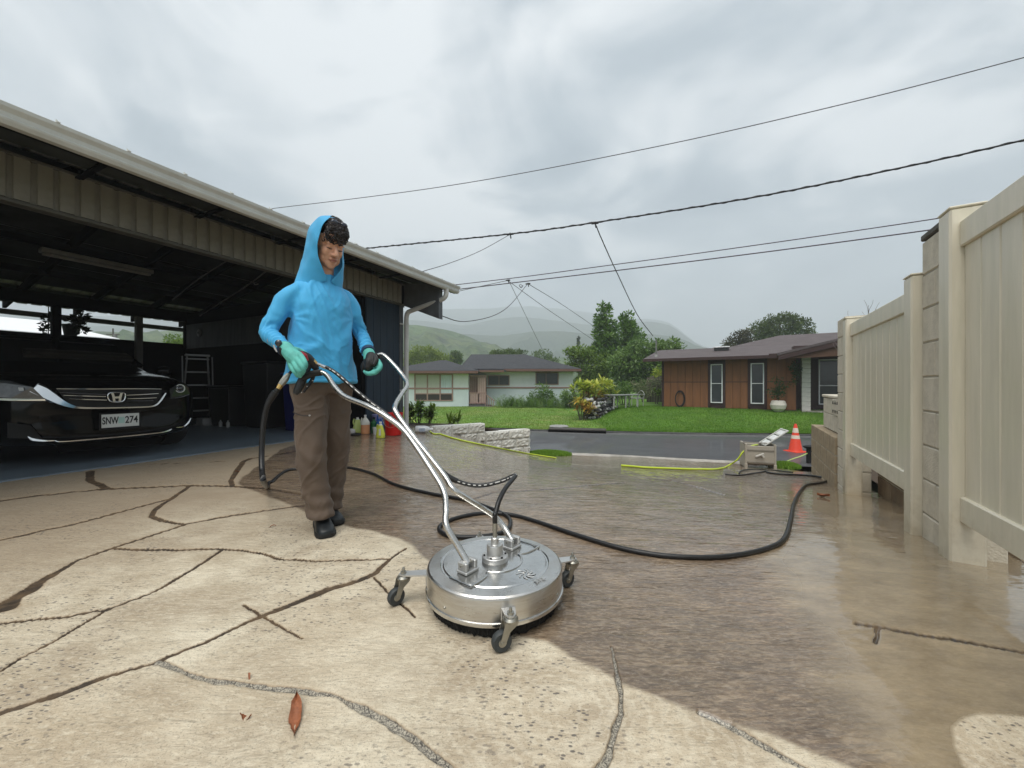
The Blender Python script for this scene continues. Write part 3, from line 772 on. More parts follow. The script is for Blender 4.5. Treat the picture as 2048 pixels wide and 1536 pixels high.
# ceiling boards laid on the rafters
nb = 0
for a, b_ in ((-.90, .0), (.08, 1.3), (1.3, 2.6), (2.6, 3.7), (3.7, 4.8), (4.8, 5.9), (6.1, 7.1)):
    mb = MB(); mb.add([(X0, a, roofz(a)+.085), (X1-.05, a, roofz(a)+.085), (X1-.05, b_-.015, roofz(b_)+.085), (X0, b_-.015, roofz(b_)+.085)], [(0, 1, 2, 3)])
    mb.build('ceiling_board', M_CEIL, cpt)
# rafters
for i in range(12):
    x = -5.3 + i*.96
    if x > 5.3: break
    mb = MB()
    mb.box(x-.025, x+.025, -.88, .07, 2.80, 2.815)
    for (a, b_) in ((.075, 2.6), (2.6, 7.1)):
        mb.add([(x-.025, a, roofz(a)-.06), (x+.025, a, roofz(a)-.06), (x+.025, a, roofz(a)+.08), (x-.025, a, roofz(a)+.08),
                (x-.025, b_, roofz(b_)-.06), (x+.025, b_, roofz(b_)-.06), (x+.025, b_, roofz(b_)+.08), (x-.025, b_, roofz(b_)+.08)],
               [(0, 1, 2, 3), (7, 6, 5, 4), (0, 4, 5, 1), (1, 5, 6, 2), (2, 6, 7, 3), (3, 7, 4, 0)])
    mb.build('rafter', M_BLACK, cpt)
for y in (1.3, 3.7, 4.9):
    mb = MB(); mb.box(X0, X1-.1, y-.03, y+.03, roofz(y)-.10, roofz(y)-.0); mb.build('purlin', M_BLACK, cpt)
# gutter
prof = [(-.93, 2.665), (-.985, 2.665), (-1.005, 2.69), (-1.01, 2.705), (-1.0, 2.715), (-1.005, 2.745), (-1.03, 2.775), (-1.035, 2.80), (-1.022, 2.80), (-1.015, 2.775), (-.93, 2.775)]
mb = MB(); vs = [(x, y, z) for x in (X0, X1) for y, z in prof]; n = len(prof)
mb.add(vs, [(i, (i+1) % n, n+(i+1) % n, n+i) for i in range(n)] + [tuple(range(n)), tuple(reversed(range(n, 2*n)))])
gut = mb.build('gutter', M_GUT, cpt)
x = -1.53
while x < X1:
    mb = MB(); mb.bbox(x-.012, x+.012, -1.04, -.95, 2.80, 2.815, .004); mb.cyl((x, -1.0, 2.812), (x, -1.0, 2.835), .006, n=6)
    mb.build('gutter_strap', M_GUT, cpt); x += .40
mb = MB(); mb.box(X0, X1-.02, -.925, -.89, 2.668, 2.77); mb.build('fascia', M_BLACK, cpt)
# header of pressed metal panels over the opening
x = -1.44
hp = MB(); hp.add([(0, 0, 2.445), (.016, 0, 2.445), (.022, -.022, 2.445), (.113, -.022, 2.445), (.119, 0, 2.445), (.135, 0, 2.445), (0, 0, 2.815), (.016, 0, 2.815), (.022, -.022, 2.815), (.113, -.022, 2.815), (.119, 0, 2.815), (.135, 0, 2.815)],
          [(i, i+1, i+7, i+6) for i in range(5)])
hpm = hp.mesh('header_panel'); hpm.materials.append(M_PANEL)
while x < 4.9:
    o = bpy.data.objects.new('header_panel', hpm); COL.objects.link(o); o.parent = cpt; o.location = (x, -.014, 0); x += .135
mb = MB(); mb.box(X0, 4.97, -.01, .07, 2.44, 2.82); mb.build('header_beam', M_BLACK, cpt)
mb = MB(); mb.bbox(X0, 4.97, -.045, .075, 2.405, 2.439, .004); mb.build('header_sill', pmat('dark_olive_trim', (.10, .098, .085), .5), cpt)
mb = MB(); mb.bbox(X0, 4.97, -.04, -.002, 2.818, 2.842, .004); mb.build('header_cap', pmat('dark_olive_trim', (.10, .098, .085), .5), cpt)
# brackets from header to eave
mb = MB(); mb.add([(5.02, -.84, 2.10), (5.02, -.84, 2.75), (5.02, .12, 2.91), (5.02, .12, 2.46), (5.14, -.84, 2.10), (5.14, -.84, 2.75), (5.14, .12, 2.91), (5.14, .12, 2.46)],
                  [(0, 1, 2, 3), (7, 6, 5, 4), (0, 4, 5, 1), (1, 5, 6, 2), (2, 6, 7, 3), (3, 7, 4, 0)]); mb.build('eave_beam', M_GREYW, cpt)
mb = MB(); mb.box(5.02, 5.14, .12, 7.0, 2.42, 2.62); mb.build('end_beam', M_GREYW, cpt)
# downpipe
dp = catmull([(5.1, -.96, 2.70), (5.1, -.96, 2.60), (5.09, -.93, 2.52), (5.07, -.80, 2.46), (4.99, -.22, 2.31), (4.97, -.115, 2.26), (4.965, -.085, 2.15), (4.965, -.085, 2.0)], 5)
dp.append(Vector((4.965, -.085, -.02)))
mb = MB(); mb.tube(dp, .046, 12); mb.build('downpipe', M_GUTW, cpt, smooth=True)
for z in (.7, 2.02):
    mb = MB(); mb.lathe([(.053, z), (.053, z+.03)], (4.965, -.085, 0), 12); mb.box(4.83, 4.965, -.05, -.035, z, z+.028); mb.build('pipe_bracket', M_GUTW, cpt)
# posts
mb = MB(); mb.bbox(4.86, 4.96, -.012, .10, -.05, 2.404, .004); mb.build('post', M_GREYW, cpt)
for (x, y, wd, m) in ((1.83, 6.0, .12, M_BLACK), (3.07, 6.0, .11, pmat('weathered_post', (.17, .165, .145), .8, bump=.003)), (-.6, 6.0, .12, M_BLACK), (-3, 6.0, .12, M_BLACK), (3.98, 6.0, .12, M_BLACK)):
    mb = MB(); mb.bbox(x-wd/2, x+wd/2, y-.06, y+.06, 0, 2.40, .004); mb.build('post', m, cpt)
mb = MB(); mb.bbox(X0, 4.96, 5.93, 6.07, 2.36, 2.60, .005); mb.build('back_beam', M_BLACK, cpt)
mb = MB(); mb.box(X0, 5.3, 7.2, 7.32, 2.26, 2.36); mb.build('back_gutter', pmat('back_gutter_grey', (.17, .17, .165), .5), cpt)
# walls
for i in range(5):
    x = 4.02 + i*.168
    mb = MB(); mb.bbox(x, x+.163, .0, .025, -.02, 2.40, .004); mb.build('siding_board', M_NAVY, cpt)
mb = MB(); mb.box(4.02, 4.86, .026, .09, 0, 2.44); mb.build('storage_wall', M_NAVY, cpt)
mb = MB(); mb.box(3.94, 4.015, .03, 6, 0, 2.56); mb.build('storage_side_wall', M_BLACK, cpt)
mb = MB(); mb.box(3.925, 3.938, .3, 5.9, 1.70, 2.28); mb.build('storage_upper_panel', pmat('grey_panel', (.060, .064, .066), .7, var=.4, scale=2, stretch=(1, 5, .6)), cpt)
mb = MB(); mb.box(4.9, 4.96, .1, 6.0, 0, 2.62); mb.build('end_wall', M_NAVY, cpt)
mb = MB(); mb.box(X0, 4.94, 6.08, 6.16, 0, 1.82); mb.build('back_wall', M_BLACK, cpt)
mb = MB(); mb.box(X0-.08, X0, 0, 6.2, 0, 3.0); mb.build('added_dark_wall', M_BLACK, cpt)  # added out of view to keep the carport interior dark
# light fitting, hanging rods, round vent
def cpl(p):  # world -> carport local
    return R64.inverted() @ Vector(p)
fx = thing('strip_light', 'long unlit strip light under the dark carport ceiling', 'light fitting', (0, 0, 0))
a = cpl((-6.73, 5.48, 2.72)); b_ = Vector((a.x+1.25, a.y, a.z)); 
fx.location = R64 @ a; fx.rotation_euler = (0, 0, CPROT)
mb = MB(); mb.bbox(0, 1.25, -.07, .07, 0, .07, .01); mb.build('housing', pmat('dusty_white_enamel', (.22, .22, .21), .5), fx)
mb = MB(); mb.tube([(.03, -.03, -.018), (1.22, -.03, -.018)], .014, 8); mb.tube([(.03, .03, -.018), (1.22, .03, -.018)], .014, 8); mb.build('tube', pmat('unlit_tube', (.30, .30, .29), .3), fx, smooth=True)
def rod(pts, r, mat, name, label, cat):
    mb = MB(); mb.tube(catmull(pts, 5), r, 6); o = mb.build(name, mat, smooth=True); return tag(o, label, cat)
M_GREYMET = pmat('dull_grey_metal', (.20, .20, .19), .5, metal=.3)
rod([P(462, 517, 6.3), P(400, 556, 6.8), P(345, 600, 7.4)], .010, M_GREYMET, 'hanging_rod', 'straight grey rod slung under the carport ceiling, nearer the car', 'rod')
rod([P(532, 543, 6.2), P(490, 574, 6.5), P(400, 632, 7.3)], .010, M_GREYMET, 'hanging_rod', 'grey rod with a hooked end slung under the ceiling by the man', 'rod')
rod([P(506, 562, 6.3), P(510, 569, 6.3), P(517, 568, 6.3)], .008, M_GREYMET, 'hook', 'small curved hook on the rod under the carport ceiling', 'hook')
vt = thing('wall_vent', 'small pale round vent on the dark storage wall', 'vent', R64 @ Vector((3.92, 5.3, 2.05)), CPROT)
Mv = Matrix.Rotation(radians(-90), 4, 'Y')
mb = MB(); mb.lathe([(.0, .03), (.05, .03), (.06, .02), (.085, .02), (.09, .0)], n=20, M=Mv); mb.build('ring', pmat('vent_grey', (.16, .155, .14), .6), vt, smooth=True)
mb = MB(); mb.cyl((-.035, 0, 0), (-.025, 0, 0), .02, n=10); mb.build('knob', M_BLACK, vt)

# ------------------------------------------------ things stored in the carport
M_ALU = pmat('dull_aluminium', (.22, .22, .22), .45, metal=.6)
ld = thing('step_ladder', 'aluminium step ladder standing in the dark back of the carport', 'ladder', R64 @ Vector((3.35, 4.2, .012)), CPROT - radians(20))
for sx in (-.24, .24):
    mb = MB(); mb.box(-.0125, .0125, -.03, .03, 0, 1.42, M=Matrix.Translation((sx, 0, 0)) @ Matrix.Rotation(radians(9), 4, 'X') @ Matrix.Rotation(radians(-3 if sx > 0 else 3), 4, 'Y')); mb.build('rail', M_ALU, ld)
    mb = MB(); mb.box(-.01, .01, -.02, .02, 0, 1.42, M=Matrix.Translation((sx, -.50, 0)) @ Matrix.Rotation(radians(-11), 4, 'X')); mb.build('rear_leg', M_ALU, ld)
for i in range(5):
    z = .27*(i+1); mb = MB(); mb.bbox(-.23+.01*i, .23-.01*i, -.05-z*.158, .03-z*.158, z-.02, z+.01, .003); mb.build('step', M_ALU, ld)
mb = MB(); mb.bbox(-.2, .2, -.32, -.14, 1.40, 1.44, .005); mb.build('top_cap', M_ALU, ld)
def bin_(name, label, cat, loc, sx, sy, h, mat, lid=True, rot=CPROT):
    t = thing(name, label, cat, loc, rot)
    mb = MB(); r = .86
    mb.add([(-sx*r, -sy*r, 0), (sx*r, -sy*r, 0), (sx*r, sy*r, 0), (-sx*r, sy*r, 0), (-sx, -sy, h), (sx, -sy, h), (sx, sy, h), (-sx, sy, h)],
           [(0, 3, 2, 1), (4, 5, 6, 7), (0, 1, 5, 4), (1, 2, 6, 5), (2, 3, 7, 6), (3, 0, 4, 7)])
    mb.build('bin_body', mat, t, bevel=.02)
    if lid:
        mb = MB(); mb.bbox(-sx-.02, sx+.02, -sy-.02, sy+.03, h, h+.05, .015); mb.build('lid', mat, t, bevel=.01)
    return t
M_BLUEBIN = pmat('deep_blue_plastic', (.006, .010, .11), .4)
bin_('wheelie_bin', 'deep blue wheelie bin standing behind the man in the carport', 'bin', R64 @ Vector((3.60, 1.02, .012)), .28, .30, .98, M_BLUEBIN)
M_DARKPL = pmat('black_plastic_bin', (.010, .010, .011), .5)
bin_('storage_bin', 'black storage box in the dark corner beside the ladder', 'box', R64 @ Vector((3.5, 3.1, .012)), .3, .35, .75, M_DARKPL)
bin_('storage_bin', 'tall black cabinet between the ladder and the blue bin', 'cabinet', R64 @ Vector((3.6, 2.1, .012)), .3, .38, 1.2, M_DARKPL)
M_PALE = pmat('pale_card', (.42, .42, .42), .7)
t = thing('carton', 'small pale carton on the carport floor by the ladder foot', 'carton', R64 @ Vector((3.25, 3.65, .012)), CPROT); mb = MB(); mb.bbox(-.1, .1, -.12, .12, .02, .14, .004); mb.build('carton_body', M_PALE, t); mb = MB(); mb.bbox(-.12, .12, -.2, .2, 0, .02, .003); mb.build('tray', M_PALE, t)
for (dy, lb) in ((0, 'small white bottle on the carport floor, nearer the ladder'), (-.25, 'small white bottle with dark neck on the carport floor, nearer the blue bin')):
    mb = MB(); mb.lathe([(0, 0), (.03, 0), (.032, .08), (.012, .11), (.012, .13), (0, .13)], n=12); o = mb.build('bottle', M_PALE, smooth=True); o.location = R64 @ Vector((3.2, 3.0+dy, .012)); tag(o, lb, 'bottle')

# plants on the back wall, seen against the sky
def leafy(name, spots, nl, ls, mat, parent=None, flat=.5, up=.3, aspect=.45, world=False):
    """spots: (x, y, z, r) clumps, nl leaves each; leaves are folded rhombs"""
    C = np.array([s[:3] for s in spots]); R = np.array([s[3] for s in spots]); n = len(spots)*nl
    c = np.repeat(C, nl, 0); r = np.repeat(R, nl)
    d = RNG.normal(size=(n, 3)); d /= np.linalg.norm(d, axis=1)[:,None]; rad = r*RNG.uniform(.25, 1, n)**.6
    p = c + d*rad[:,None]*np.array([1, 1, .85])
    ax = d + RNG.normal(size=(n, 3))*flat; ax[:,2] += up; ax /= np.linalg.norm(ax, axis=1)[:,None]
    s = np.cross(ax, RNG.normal(size=(n, 3))); s /= np.linalg.norm(s, axis=1)[:,None]
    nn = np.cross(s, ax); L_ = ls*RNG.uniform(.6, 1.3, n); W_ = L_*aspect
    V = np.empty((n, 4, 3)); V[:,0] = p; V[:,1] = p + ax*(L_*.5)[:,None] + s*(W_*.5)[:,None] + nn*(W_*.18)[:,None]
    V[:,2] = p + ax*L_[:,None]; V[:,3] = p + ax*(L_*.5)[:,None] - s*(W_*.5)[:,None] + nn*(W_*.18)[:,None]
    if world and parent is not None: V -= np.array(off(parent))
    Q = np.arange(n*4).reshape(n, 2, 2).reshape(n, 4)
    T = np.empty((n*2, 3), dtype=int); q = np.arange(n)*4
    T[0::2] = np.c_[q, q+1, q+2]; T[1::2] = np.c_[q, q+2, q+3]
    me = npmesh(name, V.reshape(-1, 3), T, False)
    tint = np.clip(np.repeat(np.clip(.5+.35*RNG.normal(size=len(spots)), 0, 1), nl)*.6 + RNG.uniform(0, .4, n), 0, 1)
    attr(me, 'tint', np.repeat(tint, 2), 'FACE')
    return link(name, me, mat, parent)
M_SILH = leafmat('silhouette_foliage', (.010, .014, .008), (.02, .028, .014), .6, .1)  # backlit darkness put into the leaf colour
pt = thing('potted_plant', 'dark potted plant on top of the carport back wall', 'plant', P(141, 672, 9.0)*1)
pt.location.z = 1.82; pt.location = P(141, 768, 7.9); pt.location.z = 1.83
mb = MB(); mb.lathe([(0, 0), (.09, 0), (.12, .20), (.13, .20), (.13, .23), (.10, .23), (0, .21)], n=16); mb.build('pot', M_DARKPL, pt, smooth=30)
leafy('foliage', [(.10+.05*i, -.02, .27+.05*i, .07) for i in range(4)] + [(.2, 0, .2, .06), (.24, 0, .12, .05)], 26, .11, M_SILH, pt)
pt = thing('potted_plant', 'dark plant hanging beside the black post at the carport back', 'plant', P(97, 768, 7.75)); pt.location.z = 1.95
leafy('foliage', [(0, 0, .0, .10), (0, 0, .14, .09), (-.03, 0, -.05, .07), (.03, 0, .24, .05)], 40, .09, M_SILH, pt)
mb = MB(); mb.tube([(0, 0, -.12), (0, 0, .45)], .008, 5); mb.build('stem', M_BLACK, pt)

# neighbour's white roof behind
M_WROOF = pmat('white_roof_sheet', (.80, .81, .82), .5, var=.04)
nh = thing('neighbour_house', 'house with long white roof seen through the carport back', 'house', R64 @ Vector((0, 13.5, -.3)), CPROT)
mb = MB(); mb.box(-12, 4.9, .4, 7, 0, 2.6); mb.build('wall', pmat('pale_wall', (.55, .55, .54), .8), nh)
mb = MB(); mb.add([(-12, 0, 2.78), (5.25, 0, 2.78), (4.3, 3.6, 3.55), (-12, 3.6, 3.55), (-12, 0, 2.70), (5.25, 0, 2.70), (5.0, 3.6, 3.4), (-12, 3.6, 3.4)], [(0, 1, 2, 3), (7, 6, 5, 4), (0, 4, 5, 1), (1, 5, 6, 2)]); mb.build('roof', M_WROOF, nh)
mb = MB(); mb.bbox(-12, 5.35, -.16, -.01, 2.52, 2.66, .02); mb.build('gutter', M_WROOF, nh)
mb = MB(); mb.bbox(-12, 5.35, -.01, .04, 2.4, 2.70, .01); mb.build('fascia', pmat('grey_fascia', (.25, .26, .27), .5), nh)
up = thing('utility_pole', 'slim far pole with wires seen through the carport back', 'pole', P(226, 768, 60)); up.location.z = -1.5
mb = MB(); mb.cyl((0, 0, 0), (0, 0, 11), .14, .10, n=8); mb.build('pole_shaft', pmat('pole_wood', (.10, .09, .08), .9), up)
mb = MB(); mb.bbox(-1, 1, -.06, .06, 10, 10.15, .01); mb.build('crossarm', pmat('pole_wood', (.10, .09, .08), .9), up)
mb = MB(); mb.lathe([(0, 9.3), (.25, 9.4), (.25, 10.0), (0, 10.1)], (.35, 0, 0), 10); mb.build('transformer', M_GREYMET, up)

# ================================================================== FENCE ON THE RIGHT
M_VINYL = pmat('cream_vinyl', (.72, .67, .55), .35, var=.07, scale=9, dirt=(.56, .54, .41), dirt_amt=.5, dscale=6.0, bump=.0004, bscale=90, splash=(-.25, .22, (.36, .29, .19)), stretch=(2, 2, .22), coat=.1)
M_CMU = pmat('painted_block', (.62, .57, .47), .8, var=.12, scale=5, bump=.004, bscale=90, dirt=(.34, .30, .24), dirt_amt=.55, dscale=6)
M_CMUD = pmat('stained_block', (.36, .285, .19), .85, var=.25, scale=5, bump=.005, bscale=80, dirt=(.19, .145, .095), dirt_amt=.7, dscale=4)
M_CMUBLK = pmat('mould_black_block', (.12, .115, .105), .9, var=.35, scale=8, bump=.005, bscale=80)
M_MORTAR = pmat('mortar', (.36, .33, .265), .9, bump=.003)
FM = Matrix.Translation(F0) @ Matrix.Rotation(FROT, 4, 'Z')
def fence(label, x0, x1, zt, zb, posts, group='cream vinyl fence sections'):
    o = thing('vinyl_fence', label, 'fence', F0, FROT, group)
    for (a, b_, top, bot) in posts:
        mb = MB(); mb.bbox(a, b_, -.127, 0, bot, top, .009); mb.build('post', M_VINYL, o)
        mb = MB(); mb.bbox(a-.003, b_+.003, -.130, .003, top, top+.012, .004)
        mb.build('post_cap', M_VINYL, o)
    mb = MB(); mb.bbox(x0, x1, -.088, -.034, zt-.125, zt, .006); mb.build('top_rail', M_VINYL, o)
    mb = MB(); mb.bbox(x0, x1, -.088, -.034, zb, zb+.125, .006); mb.build('bottom_rail', M_VINYL, o)
    n = max(1, round((x1-x0)/.155)); wd = (x1-x0)/n
    for i in range(n):
        a = x0+i*wd
        mb = MB(); mb.bbox(a+.0015, a+wd-.0015, -.072, -.050, zb+.11, zt-.11, .007); mb.build('board', M_VINYL, o)
    return o
fence('near cream vinyl fence section with tall post, right edge', -2.25, -.128, 1.632, .168, [(-.128, 0, 1.70, -.12), (-2.38, -2.252, 1.70, -.12)])
fence('lower, farther cream vinyl fence section between two posts', .497, 2.057, 1.43, .143, [(.37, .497, 1.495, -.16), (2.057, 2.184, 1.48, -.32)])
# blocks
def blockmesh(L_, D_, H_, name, mat, rough=0.0, seed=0, nx=1, nz=1):
    b = .006
    mb = MB(); mb.bbox(0, L_, 0, D_, 0, H_, b); me = mb.mesh(name); me.materials.append(mat); return me
def put(parent, me, x, y, z, name='block', rz=0):
    o = bpy.data.objects.new(name, me); COL.objects.link(o); o.parent = parent; o.location = (x, y, z); o.rotation_euler = (0, 0, rz); return o
def blockwall(parent, x0, x1, y0, d, z0, ncourse, mats, h=.2, L0=.4, xoff=0, capcheck=None):
    cache = {}
    for c in range(ncourse):
        x = x0; first = True; k = 0
        while x < x1 - .02:
            ln = (L0/2 if (c % 2) and first else L0); first = False
            ln = min(ln, x1-x); m = mats[(c*3+k*7) % len(mats)] if capcheck is None else capcheck(c, k)
            key = (round(ln, 3), m.name)
            if key not in cache: cache[key] = blockmesh(ln-.008, d, h-.008, 'block', m)
            put(parent, cache[key], x+.004, y0-d, z0+c*h); x += ln; k += 1
    mb = MB(); mb.box(x0+.006, x1-.006, y0-d+.006, y0-.006, z0, z0+ncourse*h-.01); mb.build('mortar', M_MORTAR, parent)
pr = thing('block_pier', 'tall painted block pier with black stained top between the fences', 'wall', F0, FROT)
blockwall(pr, .004, .366, -.045, .2, -.115, 9, [M_CMU], capcheck=lambda c, k: M_CMUBLK if c == 8 and False else M_CMU, L0=.36)
mb = MB(); mb.bbox(.002, .368, -.25, -.040, 1.685, 1.722, .006); mb.build('cap', M_CMUBLK, pr)
pr = thing('block_pier', 'painted block pier behind the far fence post', 'wall', F0, FROT)
blockwall(pr, 2.19, 2.55, -.02, .2, -.42, 10, [M_CMU], h=.195, L0=.36)
lw = thing('low_block_wall', 'low brown stained block wall running under the vinyl fence', 'wall', F0, FROT)
M_CMUX = pmat('dark_stained_block', (.15, .105, .065), .85, var=.3, scale=5, bump=.005, bscale=80, dirt=(.27, .21, .14), dirt_amt=.5, dscale=4)  # darker brown than the other stained blocks
blockwall(lw, -2.6, -.01, -.34, .18, -.30, 1, [M_CMUX]); 
blockwall(lw, .38, 2.18, -.26, .18, -.42, 3, [M_CMUX], h=.19)
sw = thing('retaining_wall', 'stained block retaining wall with worn top at the street end', 'wall', F0, FROT)
def rmat(c, k): return M_CMUD if c < 3 else M_CMU
blockwall(sw, 2.56, 4.20, -.0, .24, -.74, 5, [M_CMUD], capcheck=lambda c, k: M_CMUD)
sc = thing('screen_block_wall', 'short cream wall with patterned screen block above the retaining wall', 'wall', F0, FROT)
blockwall(sc, 2.56, 3.86, -.09, .14, .262, 2, [M_CMU], h=.2)
# screen block let into the upper course
M_HOLE = pmat('hole_shadow_block', (.05, .045, .04), .9)  # dark plates painted as the shade inside the block's holes
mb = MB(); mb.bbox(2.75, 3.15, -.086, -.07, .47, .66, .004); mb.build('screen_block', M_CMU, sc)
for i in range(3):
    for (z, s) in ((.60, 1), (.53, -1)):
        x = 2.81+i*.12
        mb = MB(); mb.prism([(x, z), (x+.08, z), (x+.05, z+.035*s), (x+.03, z+.035*s)], .0, .003, M=Matrix.Translation((0, -.0665, 0)) @ Matrix.Rotation(radians(90), 4, 'X')); mb.build('screen_hole_shade', M_HOLE, sc)
mb = MB(); mb.bbox(2.55, 3.88, -.245, -.075, .664, .70, .008); mb.build('coping', M_CMU, sc)

# ================================================================== WHITE SPLIT FACE WALL
M_SPLIT = pmat('white_split_block', (.70, .69, .64), .85, var=.10, scale=8, bump=.012, bscale=45, dirt=(.33, .30, .24), dirt_amt=.75, dscale=14)
M_SPLITTOP = pmat('white_block_top', (.74, .725, .68), .75, var=.06, scale=8, bump=.002, bscale=60)
def splitmesh(L_, seed, D_=.2, H_=.194):
    nx, nz = 9, 6; rg = np.random.default_rng(seed)
    me = None; mb = MB(); vs = []
    for j in range(nz+1):
        for i in range(nx+1):
            e = 0 if (i in (0, nx) or j in (0, nz)) else 1
            vs.append((L_*i/nx, -e*(.010+.034*rg.random()), H_*j/nz + (0 if j in (0, nz) else .006*(rg.random()-.5))))
    fs = [(j*(nx+1)+i, j*(nx+1)+i+1, (j+1)*(nx+1)+i+1, (j+1)*(nx+1)+i) for j in range(nz) for i in range(nx)]
    mb.add(vs, fs); b = len(vs)
    mb.add([(0, D_, 0), (L_, D_, 0), (L_, D_, H_), (0, D_, H_)], [(3, 2, 1, 0)])
    mb.f.append(tuple([0] + [b] + [b+3] + [nz*(nx+1)] )); mb.m.append(0)
    mb.f.append(tuple([nx, nz*(nx+1)+nx, b+2, b+1])); mb.m.append(0)
    mb.f.append(tuple([nz*(nx+1)+i for i in range(nx+1)] + [b+2, b+3])); mb.m.append(1)
    mb.f.append(tuple([nx-i for i in range(nx+1)] + [b, b+1])); mb.m.append(0)
    me = mb.mesh('split_block'); me.materials.append(M_SPLIT); me.materials.append(M_SPLITTOP); return me
SPL = {l: [splitmesh(l, 40+k) for k in range(4)] for l in (.39, .19)}
WA, WB, WC = Vector((-1.62, 7.72, 0)), Vector((-.59, 8.40, 0)), Vector((.42, 9.07, 0))
ww = thing('split_face_wall', 'low white split face block wall stepping down beside the driveway', 'wall', WA, atan2(WC.y-WA.y, WC.x-WA.x))
lenA = (WB-WA).length; lenB = (WC-WA).length
for c in range(5):
    ztop = -.02 - .2*c
    for seg, (xa, xb) in enumerate(((0, lenA), (lenA, lenB))):
        if seg == 1 and c == 0: continue
        x = xb; k = 0
        while x > xa+.1:
            l = .19 if (k == 0 and c % 2 == 1) else .39
            if x-l-.01 < xa-.05: l = .19
            px_ = WA + (WC-WA).normalized()*(x-l/2)
            if ztop > G(px_.x, px_.y) - .03: 
                put(ww, SPL[l][(c*5+k*3+seg) % 4], x-l-.0025, 0, ztop-.195, 'split_block')
            x -= l+.005; k += 1
# rough outer end of the wall
for c in range(1, 4):
    put(ww, SPL[.19][c % 4], lenB+.0, .005, -.02-.2*c-.195, 'split_block', radians(90))
mb = MB(); mb.box(.0, lenB-.01, .02, .19, -1.1, -.235); mb.box(0, lenA-.01, .02, .19, -.5, -.035); mb.build('mortar', pmat('white_mortar', (.62, .60, .55), .9), ww)

# ================================================================== HOUSES ACROSS THE STREET
M_SHING = pmat('grey_shingles', (.036, .038, .044), .85, var=.35, scale=2.6, stretch=(1, 1, 4), bump=.02, bscale=9, dirt=(.085, .085, .095), dirt_amt=.6, dscale=6)
M_SHINGB = pmat('brown_grey_shingles', (.095, .078, .080), .85, var=.16, scale=3, stretch=(.6, 1, 3), bump=.012, bscale=14, dirt=(.14, .118, .12), dirt_amt=.5, dscale=3)
M_BROWN = pmat('brown_siding', (.22, .09, .036), .6, var=.16, scale=2.5, stretch=(3, 3, .5), bump=.002, bscale=30, dirt=(.12, .055, .028), dirt_amt=.35, dscale=1.5)
M_BRTRIM = pmat('dark_red_brown_trim', (.045, .022, .020), .55)
M_WFRAME = pmat('white_frame', (.80, .81, .82), .4)
M_GLASSD = pmat('dark_window_glass', (.030, .038, .042), .12, var=.3, scale=1.5, spec=.6, rvar=.02)
HB = Vector((7.57, 19.33, -.32)); HR = atan2(-.512, .859)
bh = thing('brown_house', 'single storey brown house with grey roof and tall white framed windows', 'house', HB, HR)
mb = MB(); mb.box(0, 5.45, .03, 8, 0, 2.40); mb.box(5.45, 12, 1.25, 8, 0, 2.9); mb.build('wall', M_BRTRIM, bh)
def boards(x0, x1, z0, z1, wdt=.305):
    n = max(1, round((x1-x0)/wdt)); s = (x1-x0)/n
    for i in range(n):
        mb = MB(); mb.bbox(x0+i*s+.004, x0+(i+1)*s-.004, -.012, .03, z0, z1, .006); mb.build('siding_board', M_BROWN, bh)
for (a, b_) in ((.06, 2.04), (2.76, 3.65), (4.38, 5.42)):
    boards(a, b_, .04, 1.24); boards(a, b_, 1.27, 2.36)
    mb = MB(); mb.box(a, b_, -.016, .03, 1.242, 1.268); mb.build('trim_strip', M_BRTRIM, bh)
mb = MB(); mb.box(-.03, .055, -.03, .05, -.1, 2.4); mb.build('corner_trim', M_BRTRIM, bh)
mb = MB(); mb.box(0, 5.45, -.005, .03, -.25, .035); mb.build('base_board', pmat('dark_red_base', (.07, .03, .025), .6), bh)
def window(parent, x0, x1, z0, z1, y=0, fw_=.045, split=.5, fm=None, gm=None, mull=(), d=.05):
    fm = fm or M_WFRAME; gm = gm or M_GLASSD
    o = thing('window', None, None); o.parent = parent
    mb = MB(); mb.bbox(x0, x0+fw_, y-d, y+.02, z0, z1, .004); mb.bbox(x1-fw_, x1, y-d, y+.02, z0, z1, .004)
    mb.bbox(x0+fw_, x1-fw_, y-d, y+.02, z0, z0+fw_, .004); mb.bbox(x0+fw_, x1-fw_, y-d, y+.02, z1-fw_, z1, .004); mb.build('frame', fm, o)
    if split:
        zz = z0+(z1-z0)*split; mb = MB(); mb.box(x0+fw_, x1-fw_, y-d*.7, y, zz-.015, zz+.015); mb.build('transom', fm, o)
    for m in mull:
        mb = MB(); mb.box(m-.02, m+.02, y-d*.9, y, z0+fw_, z1-fw_); mb.build('mullion', fm, o)
    mb = MB(); mb.box(x0+fw_, x1-fw_, y-.012, y+.01, z0+fw_, z1-fw_); mb.build('pane', gm, o)
    return o
for (a, b_) in ((2.15, 2.65), (3.76, 4.27)):
    mb = MB(); mb.box(a-.10, a-.005, -.03, .03, .1, 2.36); mb.box(b_+.005, b_+.10, -.03, .03, .1, 2.36); mb.build('window_trim', M_BRTRIM, bh)
    window(bh, a, b_, .27, 2.10, split=.5)
window(bh, 6.35, 7.35, .25, 2.25, y=1.22, split=.42); window(bh, 7.8, 8.8, .25, 2.25, y=1.22, split=.42)
# block column
colw = thing('column', None, None); colw.parent = bh
bmz = blockmesh(.30, .3, .192, 'column_block', pmat('white_column_block', (.62, .60, .56), .8, bump=.003))
for c in range(12): put(colw, bmz, 5.62, -.05, .02+c*.2, 'column_block')
mb = MB(); mb.box(5.6, 12, -.3, 1.25, -.3, .02); mb.build('porch_slab', M_KERB, bh)
